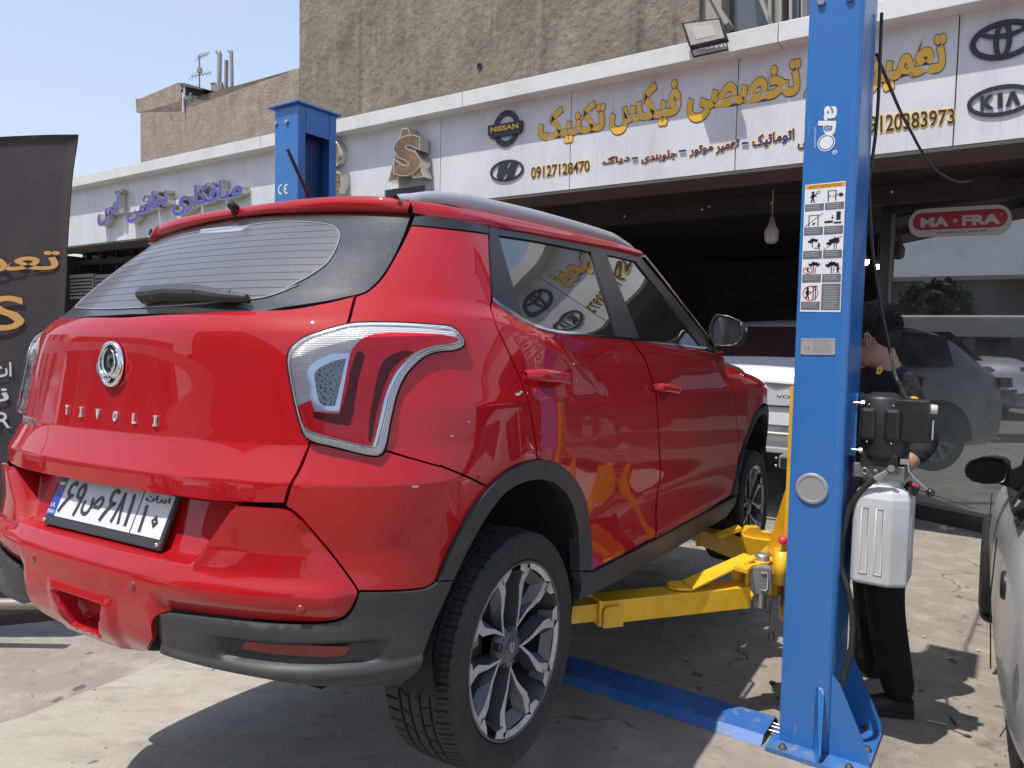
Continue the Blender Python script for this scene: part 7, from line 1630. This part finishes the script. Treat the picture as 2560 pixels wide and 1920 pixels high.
for hb_,dx in (('lh',-1),('rh',-1)):
    b0_=body[hb_][0]
    for f,(oy,oz,ln) in enumerate(((.0,.030,.075),(.0,.012,.085),(.0,-.006,.080),(.0,-.024,.062))):
        body[f'{hb_}{f}a']=(b0_+np.array([-.045,oy,oz]),.0105); body[f'{hb_}{f}b']=(b0_+np.array([-.045-ln*.55,.012,oz-.004]),.0092); body[f'{hb_}{f}c']=(b0_+np.array([-.045-ln*.8,.034,oz-.008]),.0080); ed+=[(hb_,f'{hb_}{f}a'),(f'{hb_}{f}a',f'{hb_}{f}b'),(f'{hb_}{f}b',f'{hb_}{f}c')]
    body[hb_+'t1']=(b0_+np.array([-.02,-.012,.045]),.012); body[hb_+'t2']=(b0_+np.array([-.055,-.008,.062]),.0095); ed+=[(hb_,hb_+'t1'),(hb_+'t1',hb_+'t2')]
bo=skin('body',body,ed,SKN,man,2,'pelvis')
# nose, ear, hair
def part(fn,name,m,**k): mb=MB(); fn(mb); return mb.build(name,m,man,**k)
part(lambda mb: mb.sphere(N_(2168,850,3.125,0)[0],.026,16,(.55,.45,1.25)),'ear',SKN)
part(lambda mb: mb.tube([N_(2160,838,3.112,0)[0],N_(2168,832,3.110,0)[0],N_(2176,842,3.112,0)[0],N_(2174,858,3.114,0)[0],N_(2166,866,3.118,0)[0]],.005,8),'ear_rim',SKN)
part(lambda mb: mb.tube([N_(2131,848,3.20,0)[0],N_(2121,862,3.20,0)[0],N_(2128,866,3.2,0)[0]],[.010,.015,.010],10),'nose',SKN)
hp_=dict(a=N_(2189,806,3.212,.086),b=N_(2199,834,3.212,.078),c=N_(2205,862,3.214,.056),d=N_(2168,792,3.21,.056))
mb=MB(); mb.sphere(hp_['a'][0],.097,28,(1.0,.93,.98)); mb.sphere(hp_['b'][0]+np.array([.004,0,0]),.086,24,(.95,.95,1)); mb.sphere(hp_['c'][0]-np.array([.004,0,0]),.062,20,(.9,.9,1.)); mb.build('hair',HAIR,man)
mb=MB(); random.seed(3)
hc=N_(2187,812,3.212,0)[0]
for k in range(2200):
    t=random.uniform(0,2*math.pi); f=random.uniform(-.15,1); d_=np.array([math.cos(t)*math.sqrt(1-f*f),math.sin(t)*math.sqrt(1-f*f),f])
    if d_[0]<-.35 and d_[2]<.6: continue
    P=hc+d_*np.array([.100,.093,.098])+np.array([.006,0,-.004])*(1-f); tg=np.cross(d_,np.array([random.uniform(-1,1),random.uniform(-1,1),random.uniform(-1,1)])); tg/=np.linalg.norm(tg)+1e-6
    L_=random.uniform(.007,.014); sd_=np.cross(d_,tg)*.0028; mb.add([P-sd_,P+sd_,P+tg*L_+d_*.008+sd_*.3,P+tg*L_+d_*.008-sd_*.3],[(0,1,2,3)])
mb.build('hair_locks',HAIR,man)
sh=dict(pelvis=N_(2192,1205,3.22,.135),belly=N_(2198,1120,3.22,.128),chest=N_(2210,1012,3.22,(.150,.135)),ubk=N_(2224,945,3.22,(.130,.10)),neck=N_(2216,920,3.22,.064),ls=N_(2252,958,3.10,.070),lua=N_(2288,1030,3.09,.060),le=N_(2320,1108,3.10,.053),lf=N_(2275,1150,3.06,.048),rs=N_(2190,952,3.38,.070),re=N_(2158,1060,3.41,.056))
skin('t_shirt',sh,[('pelvis','belly'),('belly','chest'),('chest','ubk'),('ubk','neck'),('ubk','ls'),('ls','lua'),('lua','le'),('le','lf'),('ubk','rs'),('rs','re')],TSH,man,2,'chest')
tr=dict(w=N_(2192,1190,3.22,.125),p=N_(2190,1235,3.23,.130),lh=N_(2205,1285,3.16,.105),lk=N_(2212,1520,3.16,.082),lm=N_(2230,1640,3.15,.078),la=N_(2252,1752,3.14,.066),rh=N_(2175,1285,3.31,.10),rk=N_(2176,1490,3.42,.080),ra=N_(2166,1672,3.54,.064))
skin('trousers',tr,[('w','p'),('p','lh'),('lh','lk'),('lk','lm'),('lm','la'),('p','rh'),('rh','rk'),('rk','ra')],TRO,man,2,'p')
SHO=mat('black shoe',(.010,.010,.011),rough=.45); SOL=mat('dark rubber sole',(.030,.030,.031),rough=.5)
for a,b,dd,y in ((2272,2150,3.13,1808),(2190,2100,3.52,1722)):
    g0=onground((a,y),0)if 0 else None
    h_=pp(a,y,dd); h_[2]=0; t_=pp(b,y,dd*1.0); t_[2]=0; t_=t_+np.array([0,.05,0])
    d_=(t_-h_)/np.linalg.norm(t_-h_); s_=np.cross(Z_,d_); P=lambda l,w,z: h_+d_*l+s_*w+Z_*z-po
    L_=.275; mb=MB(); V=[]
    secs=[(-.01,.028,.022,.075),(.03,.038,.022,.095),(.09,.040,.022,.085),(.15,.044,.022,.065),(.20,.047,.022,.050),(.245,.040,.022,.040),(.268,.022,.022,.030)]
    for l,w,z0,z1 in secs: V+= [P(l,-w,z0),P(l,-w*.9,(z0+z1)/2),P(l,-w*.45,z1),P(l,w*.45,z1),P(l,w*.9,(z0+z1)/2),P(l,w,z0)]
    n=len(secs); mb.add(V,[(i*6+k,i*6+k+1,(i+1)*6+k+1,(i+1)*6+k) for i in range(n-1) for k in range(5)],True); mb.add(V[:6],[tuple(range(6))]); mb.add(V[-6:],[tuple(range(6))]); sh_=mb.build('shoe',SHO,man)
    mb=MB(); sp_=[(l,w+.005) for l,w,_,_ in secs]; pol=[P(l,-w,.001) for l,w in sp_]+[P(l,w,.001) for l,w in sp_[::-1]]; mb.prism(pol,(0,0,.024)); mb.build('sole',SOL,sh_,bevel=.004)
# badge stripes on the shirt
YST=mat('yellow print',(.72,.42,.05),rough=.6)
mb=MB(); mb.tube([N_(x,y,3.075,0)[0] for x,y in ((2192,935),(2196,920),(2202,917),(2203,928),(2196,935))],.005,6); mb.build('shoulder_logo',YST,man)
mb=MB(); mb.sphere(N_(2284,998,3.03,0)[0],.02,12,(1.1,.5,.6)); mb.build('sleeve_logo',mat('orange print',(.70,.28,.06),rough=.6),man)
# ================================================================ small litter on the concrete
def litter(p,s,m,label,cat,name):
    q=onground(p); mb=MB(); k=6; P=[(q[0]+s*(.6+.6*random.random())*math.cos(a),q[1]+s*(.6+.6*random.random())*math.sin(a),.0065) for a in np.linspace(0,2*math.pi,k,endpoint=False)]; mb.prism(P,(0,0,max(.002,s*.4))); tag(mb.build(name,m),label,cat)
LT1=mat('pale rubble',(.42,.37,.30),rough=.9,bump=(60,.8,.01)); LT2=mat('rusty nut',(.28,.12,.05),rough=.7); LT3=mat('dark scrap',(.03,.03,.03),rough=.5); LT4=mat('pale chip',(.62,.60,.54),rough=.6)
for p,s,m,lab,cat,nm in ((c8((62,1415))[0],.012,LT2,'small rust orange stone by the blue base plate','stone','stone'),(c8((220,1000))[0],.016,LT3,'crumpled black scrap left of the blue post foot','scrap','metal_scrap'),(c8((268,1105))[0],.013,mat('blue grey chip',(.25,.28,.32)),'pale grey chip close to the blue post foot','chip','stone_chip'),(c8((1418,628))[0],.008,LT4,'tiny pale chip right of the black trousers','chip','stone_chip'),(c8((1848,738))[0],.009,LT4,'small cream chip nearest the silver car','chip','stone_chip'),(c8((1620,800))[0],.010,LT4,'flattened pale gum beside the person shadow','litter','litter_scrap'),(c8((1310,878))[0],.008,LT4,'pale scrap at the edge of the person shadow','litter','litter_scrap'),(c4((1150,1248))[0],.012,LT1,'pale gravel bit by the blue floor cover near the rear tyre','stone','stone'),(c4((1350,1302))[0],.012,LT1,'pale splinter along the front edge of the blue floor cover','splinter','wood_splinter'),(c4((1793,1230))[0],.010,LT1,'crumb of rubble behind the blue floor cover','stone','stone'),(c4((1525,997))[0],.006,LT4,'tiny white chip on the dark floor under the yellow arm','chip','stone_chip')): litter(p,s,m,lab,cat,nm)
q=onground(c7((1600,1490))[0]); mb=MB(); 
for k in range(9): mb.sphere(q+np.array([random.uniform(-.05,.05),random.uniform(-.03,.03),random.uniform(-.01,.015)]),random.uniform(.02,.04),8,(1,1,.6))
tag(mb.build('rubble_heap',LT1),'crumbled lump of pale mortar on the ground at the foot of the glass door','rubble')
for p,l,a,m,lab in ((c8((1522,1315))[0],.075,-.5,LT4,'thin pale cable tie lying in the person shadow'),(c8((1650,1300))[0],.07,1.4,LT3,'short black strip lying in the person shadow')):
    q=onground(p); mb=MB(); mb.box(q+[0,0,.009],(l,.006,.003),R=[[math.cos(a),-math.sin(a),0],[math.sin(a),math.cos(a),0],[0,0,1]]); tag(mb.build('plastic_strip',m),lab,'strip')
gb=MB(); random.seed(11)
for k in range(1500):
    if k%2: x=random.uniform(1.2,3.6); y=random.uniform(2.6,5.6)
    else: x=random.uniform(-3.2,1.6); y=random.uniform(2.2,4.6)
    r=random.choice([.0012,.0018,.0025,.0035,.005 if k%9==0 else .002]); a=random.uniform(0,6.3); P=[(x+r*1.3*math.cos(a+t)*random.uniform(.7,1.2),y+r*math.sin(a+t)*random.uniform(.7,1.2),.0062) for t in (0,1.57,3.14,4.71)]
    gb.add(P+[(x,y,.0062+r)],[(0,1,4),(1,2,4),(2,3,4),(3,0,4)])
tag(gb.build('loose_grit',mat('mixed grit',(.30,.26,.21),rough=.9,noise=(2,(.10,.09,.08),.45,.55))),'fine loose grit scattered over the concrete','grit',kind='stuff')
# ================================================================ the street on the left, seen only in reflections
WH2=mat('street white wall',(.62,.61,.58),rough=.8,noise=(2,(.5,.49,.46),.4,.7)); BRK=mat('street brick',(.30,.17,.12),rough=.9,noise=(3,(.22,.13,.10),.4,.7)); GRB=mat('street grey render',(.22,.21,.20),rough=.9); STG=mat('street window',(.03,.035,.04),rough=.1,coat=1.)
def block(x,y,w,d,h,m,label,ny=4,nz=2,face=1):
    b=empty('street_building',(x,y,0),0,label,'building'); MB().box((0,0,h/2),(d,w,h)).build('walls',m,b)
    for i in range(ny):
        for j in range(nz):
            MB().box((d/2+.01,-w/2+(i+.5)*w/ny,1.9+j*2.9+(.6 if h>6 else 0)),(.06,w/ny*.45,1.3)).build('window',STG,b)
    MB().box((d/2+.06,0,h+.08),(.35,w+.2,.2)).build('cornice',WH2,b); return b
block(-17,-10.5,13,7,9.5,BRK,'brick street building across the forecourt, tallest of the row',4,2)
block(-33,2.5,12,8,4.9,GRB,'grey rendered street building in the middle of the row',4,1)
block(-31,15,9,7,5.4,WH2,'white street building at the garage end of the row',3,2)
block(-14,-20,12,8,9,GRB,'grey street building behind the forecourt corner',5,2)
aw=empty('awning',(-15.5,1.,0),0,'long white fabric awning on thin posts across the forecourt','awning')
mb=MB(); mb.hexa([(-1.2,-9,2.5),(1.2,-9,2.02),(1.2,9,2.02),(-1.2,9,2.5),(-1.2,-9,2.75),(1.2,-9,2.60),(1.2,9,2.60),(-1.2,9,2.75)]); mb.build('canopy',mat('awning white',(.70,.69,.66),rough=.7),aw)
for y in (-8.8,-3,3,8.8): MB().tube([(1.1,y,0),(1.1,y,2.4)],.04,8).build('post',STEEL,aw)
def tree(x,y,h,r,label):
    t=empty('tree',(x,y,0),0,label,'tree'); mb=MB(); mb.tube([(0,0,0),(.05,.03,h*.3),(-.05,.05,h*.6)],[.18,.13,.07],10); 
    for a in range(5): mb.tube([(0,0,h*.35),(r*.5*math.cos(a*1.3),r*.5*math.sin(a*1.3),h*.6)],[.07,.02],6)
    mb.build('trunk',mat('bark',(.12,.09,.07),rough=.9),t); mb=MB()
    for k in range(3800):
        v=rng.normal(size=3); v/=np.linalg.norm(v); c=v*np.array([r,r,r*1.25])*rng.uniform(.35,1)**.5*(.8+.25*math.sin(v[0]*5+v[2]*4)); c=c+np.array([0,0,h*.65]); u=rng.normal(size=3)*.09; w=rng.normal(size=3)*.09; mb.add([c-u,c-w,c+u,c+w],[(0,1,2,3)])
    mb.build('crown',mat('leaves',(.05,.085,.03),rough=.7,noise=(3,(.03,.05,.02),.4,.6)),t)
tree(-24,6.5,4.4,1.5,'round leafy street tree by the grey rendered building'); tree(-24.5,-5.6,4.2,1.2,'smaller street tree before the brick building')
lp_=empty('street_lamp',(-19,8.2,0),0,'grey street lamp rising above the white awning','street lamp'); MB().tube([(0,0,0),(0,0,7.5),(.5,0,7.9),(1.2,0,7.9)],.06,8).build('pole',STEEL,lp_); MB().box((1.35,0,7.86),(.5,.2,.08)).build('lamp_head',GRB,lp_)
def stc(x,y,ang,paint,label):
    r=empty('street_car',(x,y,0),ang,label,'car'); simple_car(r,paint,stW,(0,2.6),.31); 
    for sx in (1,-1): mb=MB(); mb.box((sx*.68,-.72,.86),(.25,.12,.14)); mb.build('tail_lamp',TL,r,bevel=.01)
    for sx in (1,-1): mb=MB(); mb.box((sx*.62,3.2,.66),(.3,.2,.12)); mb.build('headlight',LREV,r,bevel=.01)
    return r
GCP=mat('pale grey car paint',(.36,.37,.39),rough=.3,metal=.1,coat=.8)
stc(-9.0,-2.6,-math.pi/2+.1,WHP,'white hatchback facing the lift across the forecourt, nearest the camera'); stc(-9.3,-.2,-math.pi/2,GCP,'pale grey hatchback facing the lift beside the white one'); stc(-12.2,5.6,-math.pi/2-.35,GCP,'pale grey hatchback parked beyond the banner stand, angled to the garage'); stc(-11.5,8.6,-math.pi/2-.2,mat('maroon car paint',(.14,.012,.015),rough=.3,coat=.9),'maroon hatchback parked farthest along the forecourt')
